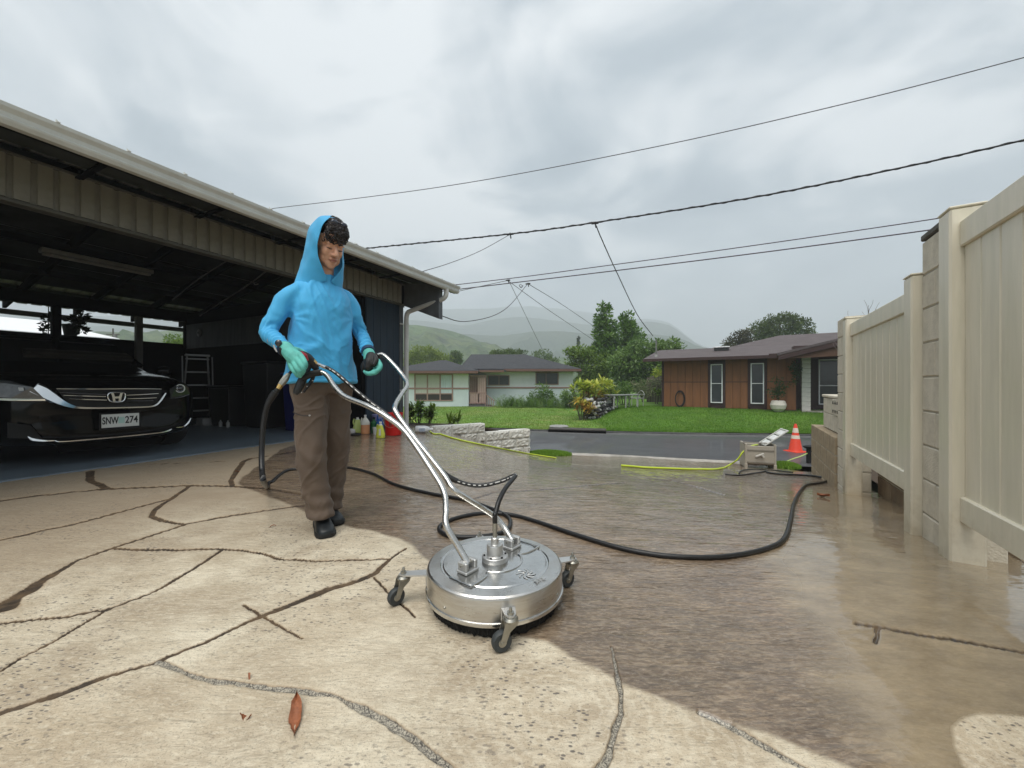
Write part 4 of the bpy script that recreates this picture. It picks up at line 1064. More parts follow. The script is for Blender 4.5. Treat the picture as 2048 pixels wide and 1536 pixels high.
# roofs
def roofpoly(parent, pts, faces, mat, name='roof', th=.09):
    mb = MB(); n = len(pts); vs = list(pts) + [(x, y, z-th) for x, y, z in pts]
    fs = list(faces) + [tuple(n+i for i in reversed(f)) for f in faces]
    ed = {}
    for f in faces:
        for i in range(len(f)):
            a, b_ = f[i], f[(i+1) % len(f)]; k = (min(a, b_), max(a, b_)); ed[k] = ed.get(k, 0)+1
    for (a, b_), c in ed.items():
        if c == 1: fs.append((a, b_, b_+n, a+n))
    mb.add(vs, fs); return mb.build(name, mat, parent)
EZ, RZ = 2.40, 3.16
roofpoly(bh, [(-.8, -.7, EZ), (6.0, -.7, EZ), (6.0, 3.6, RZ), (-.8, 3.6, RZ), (-.8, 8.2, EZ-.02), (6.0, 8.2, EZ-.02)], [(0, 1, 2, 3), (3, 2, 5, 4)], M_SHINGB)
mb = MB(); mb.box(-.8, 4.9, -.79, -.705, EZ-.14, EZ-.005); mb.build('gutter', M_BRTRIM, bh)
mb = MB(); mb.box(4.4, 4.9, -.86, -.80, EZ-.15, EZ+.05); mb.build('gutter_box', M_BRTRIM, bh)
roofpoly(bh, [(4.7, -1.3, 2.44), (9.6, -1.3, 3.68), (14.5, -1.3, 2.44), (4.7, 4.5, 2.44), (9.6, 4.5, 3.68), (14.5, 4.5, 2.44)], [(0, 1, 4, 3), (1, 2, 5, 4)], M_SHINGB, th=.1)
mb = MB(); mb.slab([(4.7, -1.33, 2.14), (9.6, -1.33, 3.38), (9.6, -1.33, 3.56), (4.7, -1.33, 2.32)], (0, .06, 0)); mb.build('barge_board', M_BRTRIM, bh)
mb = MB(); mb.slab([(4.9, -1.24, 2.18), (9.6, -1.24, 3.36), (9.6, -1.24, 2.35), (5.3, -1.24, 2.2)], (0, .04, 0)); mb.build('gable', pmat('gable_brown', (.10, .05, .03), .7), bh)
roofpoly(bh, [(2.2, 4.3, 3.10), (15, 4.3, 3.10), (15, 12, 3.10), (2.2, 12, 3.10), (5.4, 8.0, 4.12), (12, 8.0, 4.12)], [(0, 1, 5, 4), (1, 2, 5), (2, 3, 4, 5), (3, 0, 4)], M_SHINGB)
sk = thing('skylight', None, None); sk.parent = bh
mb = MB(); mb.box(2.2, 2.85, 1.8, 2.4, 2.86, 3.02); mb.build('kerb_box', pmat('dark_flashing', (.03, .03, .03), .5), sk)
mb = MB(); mb.bbox(2.15, 2.9, 1.75, 2.45, 3.02, 3.07, .01); mb.build('lid', M_WFRAME, sk)
mb = MB(); mb.cyl((-.35, .25, 2.5), (-.35, .25, 3.45), .035, n=8); mb.lathe([(.12, 2.55), (.05, 2.68)], (-.35, .25, 0), 10); mb.build('service_mast', M_GREYMET, bh)
def worldbh(x, y, z): return Matrix.Translation(HB) @ Matrix.Rotation(HR, 4, 'Z') @ Vector((x, y, z))
# potted tree by the porch
pp = thing('potted_tree', 'small tree in a round white pot by the brown house porch', 'potted plant', worldbh(4.75, -.62, .0))
pp.location.z = -.33
mb = MB(); mb.lathe([(0, 0), (.14, 0), (.26, .12), (.30, .28), (.25, .44), (.20, .47), (.18, .44), (.0, .42)], n=20); mb.build('pot', pmat('white_glazed_pot', (.60, .56, .50), .4), pp, smooth=30)
mb = MB(); mb.tube([(0, 0, .4), (.02, 0, .8), (-.02, 0, 1.2)], [.03, .02, .012], 6); mb.build('trunk', pmat('bark', (.10, .075, .05), .9, bump=.01), pp)
M_LF_DK = leafmat('dark_green_leaf', (.018, .042, .014), (.055, .10, .028), .5)
leafy('foliage', [(random.uniform(-.22, .22), random.uniform(-.2, .2), random.uniform(.65, 1.35), .15) for _ in range(14)], 30, .10, M_LF_DK, pp)
hp_ = thing('hanging_plant', 'trailing plant hanging from the eave beside the white column', 'plant', worldbh(5.35, -.35, 1.4))
leafy('foliage', [(random.uniform(-.15, .15), random.uniform(-.1, .1), random.uniform(-.25, .65), .13) for _ in range(12)], 28, .10, M_LF_DK, hp_)
mb = MB(); mb.tube([(0, 0, .2), (0, 0, .95)], .006, 5); mb.build('hanger', M_BLACK, hp_)
# hose coil against the wall
hc = thing('hose_coil', 'black garden hose coiled on a hook on the brown wall', 'hose', worldbh(.78, -.06, .42))
for k in range(3):
    mb = MB(); mb.tube([Vector(((.20+.02*k)*cos(t), -.055-.02*k, (.36+.03*k)*sin(t)*(1 if sin(t) > 0 else .9))) for t in [2*pi*i/28 for i in range(28)]], .014, 6, closed=True); mb.build('coil', M_DARKPL, hc, smooth=True)
mb = MB(); mb.box(-.03, .03, -.08, .05, .33, .39); mb.build('hook', M_DARKPL, hc)

# white house
M_WWALL = pmat('white_stucco', (.76, .78, .78), .85, var=.05, scale=2, bump=.004, bscale=30)
M_WWALL2 = pmat('pale_blue_stucco', (.64, .71, .74), .85, var=.05, scale=2, bump=.004, bscale=30)
M_PINK = pmat('dusty_pink_trim', (.34, .22, .19), .7)
M_CURT = pmat('pale_blind', (.50, .50, .44), .8, var=.06, scale=2, stretch=(6, 1, 1))
M_CURTB = pmat('blue_white_curtain', (.55, .64, .66), .8, var=.25, scale=4, stretch=(8, 1, .4))
WH = Vector((0, 27.5, -.85))
wh = thing('white_house', 'low white house with dark hip roof and pink trim across the street', 'house', WH)
def Wx(u, Y=27.5): return (u-1024)/F*Y
def Wz(v, Y=27.5): return CAMZ - (v-768)/F*Y + .85
b1 = (Wx(780), Wx(937)); b2 = (Wx(973, 28.5), Wx(1146, 28.5))
band = Wz(777)
mb = MB(); mb.box(b1[0], b1[1], 0, 8, band+.06, Wz(741)); mb.box(b1[1]+.002, b2[1], 1, 8, Wz(774.5, 28.5), Wz(736, 28.5)); mb.build('wall', M_WWALL, wh)
mb = MB(); mb.box(b1[0]-.01, b1[1]+.01, -.01, 8, -.1, band-.06); mb.box(b1[1]+.012, b2[1]+.01, .99, 8, -.1, Wz(777, 28.5)); mb.build('lower_wall', M_WWALL2, wh)
mb = MB(); mb.box(b1[0], b1[1]+.02, -.04, .1, band-.06, band+.06); mb.box(b2[0], b2[1]+.02, .95, 1.1, Wz(777, 28.5), Wz(774.5, 28.5)+.02); mb.build('band', M_PINK, wh)
mb = MB(); mb.box(b1[0]-.02, b1[1]+.02, .0, 8, -.25, -.1); mb.box(b1[1]+.02, b2[1]+.02, 1, 8, -.25, -.1); mb.build('footing', M_KERBD, wh)
# big front window
w1 = thing('window', None, None); w1.parent = wh
x0, x1, z0, z1 = Wx(830), Wx(905), Wz(801), Wz(748.5)
mb = MB()
for xx in (x0, Wx(855), Wx(880.5), x1): mb.bbox(xx-.045, xx+.045, -.06, .0, z0, z1, .006)
for zz in (z0, Wz(787.5), z1): mb.bbox(x0, x1, -.055, .0, zz-.04, zz+.04, .006)
mb.build('frame', M_PINK, w1)
for (a, b_, m) in ((x0, Wx(855), M_CURT), (Wx(855), Wx(880.5), M_CURT), (Wx(880.5), x1, M_CURTB)):
    mb = MB(); mb.box(a+.046, b_-.046, -.02, .005, Wz(787.5)+.041, z1-.041); mb.build('pane', m, w1)
    mb = MB(); mb.box(a+.046, b_-.046, -.02, .005, z0+.041, Wz(787.5)-.041); mb.build('lower_pane', pmat('louvre_brown', (.045, .035, .035), .4), w1)
M_LOUV = pmat('louvre_glass', (.055, .062, .066), .3, var=.3, scale=4, stretch=(1, 1, 10))
def lwin(u0, u1, v0, v1, um):
    window(wh, Wx(u0, 28.5), Wx(u1, 28.5), Wz(v1, 28.5), Wz(v0, 28.5), y=1.0, fm=M_PINK, gm=M_LOUV, split=0, mull=(Wx(um, 28.5),), fw_=.06, d=.07)
lwin(976, 1019, 750.5, 771, 998); lwin(1071, 1117, 744.5, 769.5, 1092)
# entry: barred gate, steps and rail
mb = MB(); mb.box(Wx(939), Wx(972), .6, .7, .1, Wz(750)); mb.build('door', pmat('pink_brown_door', (.22, .13, .12), .7), wh)
gt = thing('security_gate', None, None); gt.parent = wh
for i in range(9):
    xx = Wx(940)+(Wx(971)-Wx(940))*i/8; mb = MB(); mb.box(xx-.022, xx+.022, -.02, .02, Wz(806), Wz(750)); mb.build('bar', M_PINK, gt)
for zz in (Wz(806), Wz(786), Wz(752)):
    mb = MB(); mb.box(Wx(938), Wx(973), -.03, .03, zz-.04, zz+.04); mb.build('rail', M_PINK, gt)
mb = MB(); mb.box(Wx(941), Wx(958), -.01, .01, Wz(805), Wz(787)); mb.box(Wx(955), Wx(971), -.01, .01, Wz(805), Wz(755)); mb.build('mesh_panel', pmat('pale_pink_panel', (.42, .30, .27), .7), gt)
st = thing('steps', None, None); st.parent = wh
for i in range(3):
    mb = MB(); mb.bbox(Wx(938), Wx(985)+.1*i, -.25-.28*i, .03-.28*i, -.1, .22-.11*i, .01); mb.build('step', M_KERBD, st)
rl = thing('handrail', None, None); rl.parent = wh
for i in range(5):
    xx = Wx(972)+.14*i; zz = .95-.11*i; mb = MB(); mb.box(xx-.018, xx+.018, -.35, -.31, .1-.08*i, zz); mb.build('baluster', M_PINK, rl)
mb = MB(); mb.tube([(Wx(970), -.33, 1.0), (Wx(972)+.65, -.33, .48)], .03, 6); mb.build('rail', M_PINK, rl)
# roofs
e1 = Wz(742); e2 = Wz(738, 28.3)
xa, xb = Wx(780)-.6, Wx(960)
roofpoly(wh, [(xa, -.7, e1), (xb, -.7, e1), (xb, 7.5, e1), (xa, 7.5, e1), (Wx(893, 31), 3.4, Wz(720.5, 31)), (Wx(893, 31)-.5, 3.4, Wz(720.5, 31))], [(0, 1, 4, 5), (1, 2, 4), (2, 3, 5, 4), (3, 0, 5)], M_SHING)
xa, xb = Wx(925, 28), Wx(1161, 28)
roofpoly(wh, [(xa, .2, e2), (xb, .2, e2), (xb, 10.5, e2), (xa-2, 10.5, e2), (Wx(1050, 32), 4.6, Wz(708.5, 32)), (Wx(942, 32), 4.6, Wz(708.5, 32))], [(0, 1, 4, 5), (1, 2, 4), (2, 3, 5, 4), (3, 0, 5)], M_SHING)
mb = MB(); mb.box(Wx(957), xb-5.4, -.3, .4, e2-.22, e2-.12); mb.build('porch_roof', M_SHING, wh)
mb = MB(); mb.box(Wx(780)-.6, Wx(958), -.76, -.70, e1-.17, e1-.02); mb.box(Wx(1008), xb, .13, .19, e2-.18, e2-.02); mb.box(Wx(957), Wx(1008), -.36, -.3, e2-.27, e2-.12); mb.build('fascia', pmat('red_brown_fascia', (.16, .085, .07), .6), wh)
mb = MB(); mb.box(Wx(780)-.5, Wx(955), -.68, .0, e1-.20, e1-.17); mb.box(Wx(960), xb-.1, .25, 1.0, e2-.2, e2-.17); mb.build('soffit', M_PINK, wh)

# storm drain on the far kerb
dr = thing('storm_drain', 'dark concrete storm drain inlet on the far kerb', 'drain', (2.25, 13.62, -.85), radians(-14))
mb = MB(); mb.bbox(-.95, 1.05, -.12, .45, .055, .095, .01); mb.build('slab', pmat('mossy_slab', (.055, .05, .045), .8, var=.4), dr)
mb = MB(); mb.box(-.95, 1.05, -.20, .3, -.04, .054); mb.build('opening', M_BLACK, dr)  # solid black box painted as the shade inside the inlet
mh = MB(); mh.lathe([(0, .03), (.33, .03), (.36, 0)], n=24); o = mh.build('manhole_cover', pmat('pale_cover', (.28, .28, .27), .7), smooth=30); o.location = (1.75, 14.35, -.74); tag(o, 'pale round utility cover in the verge by the drain', 'cover')
# pale kerb ribbon on the asphalt edge
# ================================================================== CAR
M_PAINT = pmat('black_car_paint', (.002, .002, .0025), .10, var=.1, coat=0.0, rvar=.02, spec=.28)
M_CHROME = pmat('chrome', (.72, .73, .74), .12, metal=1.0, var=.03, rvar=.03)
M_TRIMB = pmat('black_trim', (.006, .006, .006), .5, spec=.3)
M_RUB = pmat('tyre_rubber', (.014, .014, .014), .8)
CAR0 = Vector((-4.24, 4.18, .012)); car = thing('parked_car', 'glossy black sedan parked nose out in the carport', 'car', CAR0, CPROT)
CM = Matrix.Translation(CAR0) @ Matrix.Rotation(CPROT, 4, 'Z'); CMI = CM.inverted()
def bow(x): return .34*min(1.1, abs(x)/.92)**3.2
def carpx(u, v, dy=0.0):
    """local point on the bowed nose seen at pixel (u, v)"""
    x = 0.0; yo = 0
    o = CMI @ Vector((0, 0, CAMZ)); d = (CMI.to_3x3() @ Vector(((u-1024)/F, 1, -(v-768)/F)))
    for _ in range(25):
        yo = bow(x) + dy; t = (yo - o.y)/d.y; p = o + d*t; x = .5*x + .5*p.x
    return Vector((p.x, yo, p.z))
# body: sections along the length, each a closed ring
def carsec(y, w, zb, zs, zt, wt):
    return [(-w*.90, y, zb), (-w*.985, y, zb+.14), (-w, y, (zb+zs)*.52), (-w*.985, y, zs-.06), (-w*.94, y, zs), (-wt*1.02, y, zs+.03 if zt > zs+.12 else zs+.5*(zt-zs)), (-wt*.93, y, zt-.05 if zt > zs+.15 else zs+.85*(zt-zs)), (-wt*.6, y, zt-.006), (0, y, zt),
            (wt*.6, y, zt-.006), (wt*.93, y, zt-.05 if zt > zs+.15 else zs+.85*(zt-zs)), (wt*1.02, y, zs+.03 if zt > zs+.12 else zs+.5*(zt-zs)), (w*.94, y, zs), (w*.985, y, zs-.06), (w, y, (zb+zs)*.52), (w*.985, y, zb+.14), (w*.90, y, zb), (0, y, zb)]
secs = [(.02, .58, .30, .60, .63, .4), (.03, .66, .25, .68, .715, .5), (.055, .72, .22, .745, .78, .55), (.12, .80, .20, .775, .84, .60), (.22, .86, .19, .80, .885, .66), (.40, .905, .19, .83, .93, .70), (.8, .92, .19, .87, .975, .72), (1.15, .92, .19, .90, 1.01, .72),
        (1.32, .92, .19, .92, 1.06, .72), (1.75, .92, .19, .94, 1.30, .62), (2.1, .92, .19, .94, 1.43, .58), (2.7, .92, .19, .94, 1.46, .58), (3.3, .92, .19, .95, 1.41, .58), (3.9, .92, .2, .96, 1.15, .64), (4.3, .91, .21, .96, 1.06, .7), (4.75, .86, .25, .93, 1.02, .66), (4.86, .8, .3, .85, .88, .6)]
mb = MB(); rings = [carsec(*s) for s in secs]; n = len(rings[0])
vs = [(x, y + (bow(x)*max(0, 1-y/1.2)), z) for r in rings for (x, y, z) in r]
fs = [(i*n+j, i*n+(j+1) % n, (i+1)*n+(j+1) % n, (i+1)*n+j) for i in range(len(rings)-1) for j in range(n)] + [tuple(range(n)), tuple(reversed(range((len(rings)-1)*n, len(rings)*n)))]
mb.add(vs, fs); body = mb.build('body', M_PAINT, car, smooth=50)
sm = body.modifiers.new('s', 'SUBSURF'); sm.levels = 1; sm.render_levels = 2
def ribbon(px, wd, th, name, mat, dy=0.0, parent=car):
    """flat strip following pixels (u, v) on the nose, wd heights in metres"""
    pts = [carpx(u, v, dy) for u, v in px]; pts = catmull(pts, 5); ws = np.interp(np.linspace(0, len(px)-1, len(pts)), range(len(px)), wd)
    mb = MB(); vs = []; k = len(pts)
    for i, p in enumerate(pts):
        t = (pts[min(i+1, k-1)] - pts[max(i-1, 0)]).normalized(); up = Vector((-t.z, 0, t.x)); up.normalize(); w2 = ws[i]/2
        o = Vector((0, -th, 0))
        vs += [p+up*w2, p+up*w2*.7+o, p-up*w2*.7+o, p-up*w2, p-Vector((0, -.03, 0))]
    m = 5; fs = [(i*m+j, i*m+(j+1) % m, (i+1)*m+(j+1) % m, (i+1)*m+j) for i in range(k-1) for j in range(m)] + [tuple(range(m)), tuple(reversed(range((k-1)*m, k*m)))]
    mb.add(vs, fs); return mb.build(name, mat, parent, smooth=35)
def panel(px, name, mat, dy=0.0, th=.01, parent=car):
    pts = [carpx(u, v, dy) for u, v in px]; mb = MB(); mb.slab(pts, (0, -th, 0)); return mb.build(name, mat, parent)
# grille recess and bars
panel([(112, 776), (180, 777), (270, 777), (322, 778), (322, 792), (312, 806), (298, 812), (160, 815), (146, 811), (128, 798)], 'grille', M_TRIMB, -.006, .008)
ribbon([(112, 777.5), (190, 778), (270, 777.5), (322, 778)], [.008, .010, .010, .006], .012, 'grille_bar', M_CHROME, -.012)
for (a, b_) in (((120, 785), (212, 789)), ((126, 790.5), (211, 793)), ((137, 797.5), (213, 800)), ((252, 790.5), (316, 787)), ((254, 797.5), (312, 795.5)), ((254, 802), (306, 801))):
    ribbon([a, ((a[0]+b_[0])/2, (a[1]+b_[1])/2+.3), b_], [.006, .012, .010], .014, 'grille_bar', M_CHROME if abs(a[1]-790.5) < .1 or abs(a[1]-797.5) < .1 else pmat('dull_bar', (.05, .05, .055), .35), -.012)
ribbon([(66, 776), (84, 784), (102, 794), (120, 804), (140, 812), (160, 815.5), (200, 816), (250, 815), (295, 813.5), (310, 810), (319, 802), (326, 792), (330, 786)],
       [.12, .125, .10, .072, .042, .026, .020, .019, .020, .022, .024, .022, .014], .022, 'chrome_surround', M_CHROME, -.014)
# emblem: rounded frame with a flared upright pair and cross bar
ec = carpx(233.5, 794.5, -.03); em = thing('emblem', None, None); em.parent = car; em.location = ec
def sup(a, b_, n=28, e=3.2, fl=.0):
    out = []
    for i in range(n):
        t = 2*pi*i/n; c, s = cos(t), sin(t); x = a*math.copysign(abs(c)**(2/e), c); z = b_*math.copysign(abs(s)**(2/e), s)
        out.append(Vector((x*(1+.10*z/b_), 0, z)))
    return out
mb = MB(); mb.tube(sup(.068, .052), .0055, 6, closed=True); mb.build('emblem_frame', M_CHROME, em, smooth=True)
RX = Matrix.Rotation(radians(90), 4, 'X')
mb = MB()
mb.prism([(-.046, .045), (-.026, .045), (-.0165, .008), (.0165, .008), (.026, .045), (.046, .045), (.036, .0), (.031, -.044), (.012, -.044), (.016, -.012), (-.016, -.012), (-.012, -.044), (-.031, -.044), (-.036, .0)], -.003, .007, M=RX)
mb.build('emblem_letter', M_CHROME, em)
mb = MB(); mb.prism([(p.x, p.z) for p in sup(.064, .048)], -.012, -.006, M=RX); mb.build('emblem_back', M_TRIMB, em)
# licence plate
pc = carpx(241.5, 840.5, -.045); pl = thing('licence_plate', None, None); pl.parent = car; pl.location = pc
mb = MB(); mb.bbox(-.152, .152, -.004, .004, -.072, .072, .003); mb.build('plate', pmat('white_plate', (.56, .575, .55), .45, var=.04), pl)
M_BLKLET = pmat('black_letter', (.01, .01, .012), .5)
mb = MB()
mb.bbox(-.164, .164, -.008, .006, .070, .084, .003); mb.bbox(-.164, .164, -.008, .006, -.092, -.070, .003); mb.bbox(-.164, -.150, -.008, .006, -.084, .084, .003); mb.bbox(.150, .164, -.008, .006, -.084, .084, .003); mb.build('plate_frame', M_TRIMB, pl)
def TM(x, z, y=-.0055, sx=1): return Matrix.Translation((x, y, z)) @ RX @ Matrix.Diagonal((sx, 1, 1, 1))
text_mesh('plate_text', 'SNW', .104, M_BLKLET, pl, TM(-.082, .0, sx=.53), .0008); text_mesh('plate_text', '274', .104, M_BLKLET, pl, TM(.086, .0, sx=.68), .0008)
mb = MB(); mb.box(-.02, .03, -.0052, -.0045, -.03, .035); mb.build('plate_tint', pmat('plate_green', (.36, .52, .48), .5), pl)
# headlights
M_LENS = pmat('clear_lens', (.05, .055, .06), .08, var=.4, scale=20, coat=1.0, rvar=.03)
M_LAMPD = pmat('lamp_dark', (.02, .022, .024), .15, coat=1.0)
hl = panel([(-160, 752), (-60, 757), (20, 762), (63, 774), (88, 798), (20, 796), (-60, 792), (-160, 785)], 'headlight', M_LENS, -.03, .02)
panel([(-160, 788), (-60, 794), (20, 797), (88, 798), (90, 801.5), (20, 801.5), (-60, 799), (-160, 793)], 'headlight_trim', M_CHROME, -.035, .02)
panel([(36, 775), (46, 775), (48, 781), (38, 782)], 'headlight_reflector', pmat('dull_reflector', (.35, .36, .37), .3, metal=.5), -.052, .004)
hr = panel([(338, 778), (352, 770), (366, 768), (376, 776), (378, 788), (362, 792), (340, 796)], 'headlight', M_LAMPD, -.03, .02)
hc_ = carpx(360, 777, -.055)
mb = MB(); mb.tube([hc_ + Vector((.047*cos(t), 0, .047*sin(t))) for t in [2*pi*i/24 for i in range(24)]], .006, 6, closed=True); mb.ell(hc_, (.038, .02, .038), 16, 8); mb.build('projector', M_CHROME, car, smooth=True)
mb = MB(); mb.ell(hc_, (.034, .03, .034), 16, 8); mb.build('projector_lens', M_LAMPD, car, smooth=True)
ribbon([(340, 797), (360, 794.5), (378, 789)], [.008, .014, .010], .01, 'headlight_trim', M_LENS, -.03)
# lower chrome
ribbon([(108, 881), (125, 883), (200, 877), (270, 870.5), (320, 865), (336, 861), (342, 858)], [.006, .012, .016, .016, .016, .02, .012], .016, 'chrome_strip', M_CHROME, -.03)
ribbon([(55, 873), (66, 879), (90, 881.5), (112, 881)], [.006, .03, .018, .006], .01, 'fog_lamp_trim', M_CHROME, -.03)
ribbon([(352, 855), (366, 853), (375, 846), (381, 836)], [.010, .016, .024, .010], .012, 'fog_lamp_trim', M_CHROME, -.03)
panel([(15, 845), (60, 850), (85, 878), (15, 876)], 'fog_lamp_recess', M_TRIMB, -.02, .01)
panel([(110, 889), (325, 872), (318, 888), (118, 905)], 'lower_grille', pmat('deep_black_mesh', (.002, .002, .002), .9, spec=.05), .03, .01)
# glass and wheels
M_CARG = pmat('tinted_glass', (.006, .007, .008), .05, coat=1.0, rvar=.01)
mb = MB(); mb.add([(-.66, 1.36, 1.055), (.66, 1.36, 1.055), (.53, 2.06, 1.415), (-.53, 2.06, 1.415), (-.66, 1.30, 1.09), (.66, 1.30, 1.09), (.53, 2.02, 1.45), (-.53, 2.02, 1.45)], [(4, 5, 6, 7), (3, 2, 1, 0), (0, 1, 5, 4), (1, 2, 6, 5), (2, 3, 7, 6), (3, 0, 4, 7)]); mb.build('windscreen', M_CARG, car)
for (x, s) in ((-.80, -1), (.80, 1)):
    for y in (.98, 3.78):
        wl = thing('wheel', None, None); wl.parent = car; wl.location = (x, y, .32)
        M_ = Matrix.Rotation(radians(90), 4, 'Y')
        mb = MB(); mb.lathe([(.20, -.10), (.30, -.11), (.325, -.07), (.325, .07), (.30, .11), (.20, .10)], n=36, M=M_); mb.build('tyre', M_RUB, wl, smooth=True)
        mb = MB(); mb.lathe([(0, .07*s), (.05, .075*s), (.06, .05*s), (.19, .09*s), (.205, .08*s), (.205, -.08*s)], n=20, M=M_); mb.build('rim', M_ALU, wl, smooth=40)
for s in (-1, 1):
    mb = MB(); mb.ell((s*1.03, 1.65, 1.02), (.11, .06, .075), 14, 8); mb.tube([(s*.88, 1.68, .97), (s*1.0, 1.66, 1.0)], .02, 6); mb.build('door_mirror', M_PAINT, car, smooth=True)

# ================================================================== SURFACE CLEANER
M_STEEL = pmat('brushed_steel', (.60, .59, .57), .30, metal=1.0, var=.07, scale=14, stretch=(1, 1, 8), bump=.0004, bscale=60, dirt=(.42, .37, .31), dirt_amt=.5, dscale=9, rvar=.10)
M_STEELT = pmat('wet_steel_top', (.62, .62, .61), .22, metal=1.0, var=.06, scale=10, bump=.0006, bscale=45, dirt=(.50, .47, .43), dirt_amt=.4, dscale=12, rvar=.12)
M_CAST = pmat('cast_aluminium', (.58, .58, .57), .42, metal=.85, var=.06, bump=.0004, bscale=200)
M_ZINC = pmat('zinc_plated', (.36, .35, .31), .38, metal=.9, var=.15, scale=30)
M_RUBB = pmat('grey_rubber_wheel', (.035, .04, .042), .55)
M_HOSE = pmat('black_hose_rubber', (.012, .012, .013), .38, var=.2, scale=20, bump=.0003, bscale=300)
M_PRINT = pmat('white_print', (.62, .62, .60), .6)
M_BRASS = pmat('brass', (.62, .42, .16), .3, metal=1.0, var=.1)
SCC = Vector((-.067, 1.51, 0)); scl = thing('surface_cleaner', 'round stainless steel surface cleaner with four casters and twin bar handle', 'surface cleaner', SCC)
scl.location.z = 0.0
R_ = .262
Mdeck = Matrix.Identity(4)
mb = MB(); mb.lathe([(R_, .062), (R_+.0, .132), (R_-.003, .140), (R_-.009, .1445), (R_-.05, .1475)], n=96); mb.build('side_shell', M_STEEL, scl, smooth=30)
mb = MB(); mb.lathe([(R_-.05, .1475), (R_-.054, .1445), (R_-.060, .1445), (R_-.064, .148), (.12, .150), (.0, .151)], n=96); mb.build('deck', M_STEELT, scl, smooth=30)
mb = MB(); mb.lathe([(R_-.004, .064), (R_+.004, .062), (R_+.006, .056), (R_+.004, .049), (R_-.004, .047)], n=96); mb.build('lower_rim', M_STEELT, scl, smooth=50)
rg = random.Random(4); mb = MB(); n = 260; vs = []; 
for ring, (r, z) in enumerate(((R_-.008, .056), (R_-.014, .03), (R_-.020, .0), (R_-.04, .0), (R_-.04, .056))):
    for j in range(n):
        t = 2*pi*j/n; zz = z + (rg.uniform(.002, .012) if z == 0 else 0); rr = r + (rg.uniform(-.003, .004) if ring in (1, 2) else 0); vs.append((rr*cos(t), rr*sin(t), zz))
mb.add(vs, [(i*n+j, i*n+(j+1) % n, (i+1)*n+(j+1) % n, (i+1)*n+j) for i in range(4) for j in range(n)])
mb.build('brush_skirt', pmat('black_bristle', (.006, .006, .006), .9, bump=.003, bscale=300, stretch=(1, 1, .1)), scl)
# raised pressed ridge with square shoulders around the hub
AX = Vector((.62, .785, 0)); HX = Vector((-.785, .62, 0))   # across the handle / towards the man
def sp(w_, s, z): return AX*w_ + HX*s + Vector((0, 0, z))
rp = []
for i in range(15):
    t = -pi*.36 + pi*.72*i/14; rp.append(sp(.105*sin(t), -.105*cos(t), .151))
rp = [sp(-.205, .035, .1505), sp(-.205, -.06, .151), sp(-.195, -.068, .151), sp(-.125, -.064, .151)] + rp + [sp(.125, -.064, .151), sp(.195, -.068, .151), sp(.205, -.06, .151), sp(.205, .035, .1505)]
mb = MB(); mb.tube(catmull(rp, 3), .0042, 8); mb.build('pressed_ridge', M_STEELT, scl, smooth=True)
# deck emblem: curved blades round a centre, with raised letters
lc = Vector((.118, -.112, .1495))
for i in range(8):
    t0 = 2*pi*i/8; pts = []
    for k in range(7):
        r = .008 + .028*k/6; t = t0 + .9*k/6; pts.append(lc + Vector((r*cos(t), r*sin(t), .001)))
    mb = MB(); mb.tube(pts, [.0012, .0028, .0036, .0040, .0038, .0030, .0012], 6, ry=[.0012]*7); mb.build('emblem_blade', M_CAST, scl, smooth=True)
text_mesh('emblem_text', 'JETZ', .022, M_CAST, scl, Matrix.Translation(lc + Vector((.047, -.042, .0005))) @ Matrix.Rotation(radians(38), 4, 'Z'), .0012)
# hub
mb = MB(); mb.lathe([(0, .150), (.050, .150), (.051, .152), (.051, .168), (.049, .170), (.034, .170), (.032, .172), (.032, .208), (.030, .212), (.017, .212), (.0155, .214), (.0155, .236), (.012, .240), (0, .240)], n=40); mb.build('hub', M_CAST, scl, smooth=30)
for i in range(6):
    t = i*pi/3+.2; mb = MB(); mb.lathe([(0, .1745), (.0035, .1745), (.0045, .172), (.0045, .170)], (.042*cos(t), .042*sin(t), 0), 8); mb.build('bolt', M_TRIMB, scl)
for (a, b_, r) in ((.238, .262, .0085), (.262, .278, .0105), (.278, .30, .0095)):
    mb = MB(); mb.cyl((0, 0, a), (0, 0, b_), r, n=14); mb.build('hose_coupling', M_ZINC, scl, smooth=35)
# handle brackets
for s in (-1, 1):
    c = sp(s*.132, .018, .150); Mb = Matrix.Translation(c) @ Matrix(((AX.x, -HX.x, 0, 0), (AX.y, -HX.y, 0, 0), (0, 0, 1, 0), (0, 0, 0, 1)))
    mb = MB(); mb.bbox(-.034, .034, -.026, .026, 0, .012, .003, M=Mb); mb.bbox(-.032, -.014, -.022, .022, .010, .043, .004, M=Mb); mb.bbox(.014, .032, -.022, .022, .010, .043, .004, M=Mb); mb.build('handle_bracket', M_CAST, scl)
    mb = MB(); mb.tube([Mb @ Vector((-.038, 0, .03)), Mb @ Vector((.038, 0, .03))], .0045, 8); mb.build('pivot_bolt', M_ZINC, scl, smooth=35)
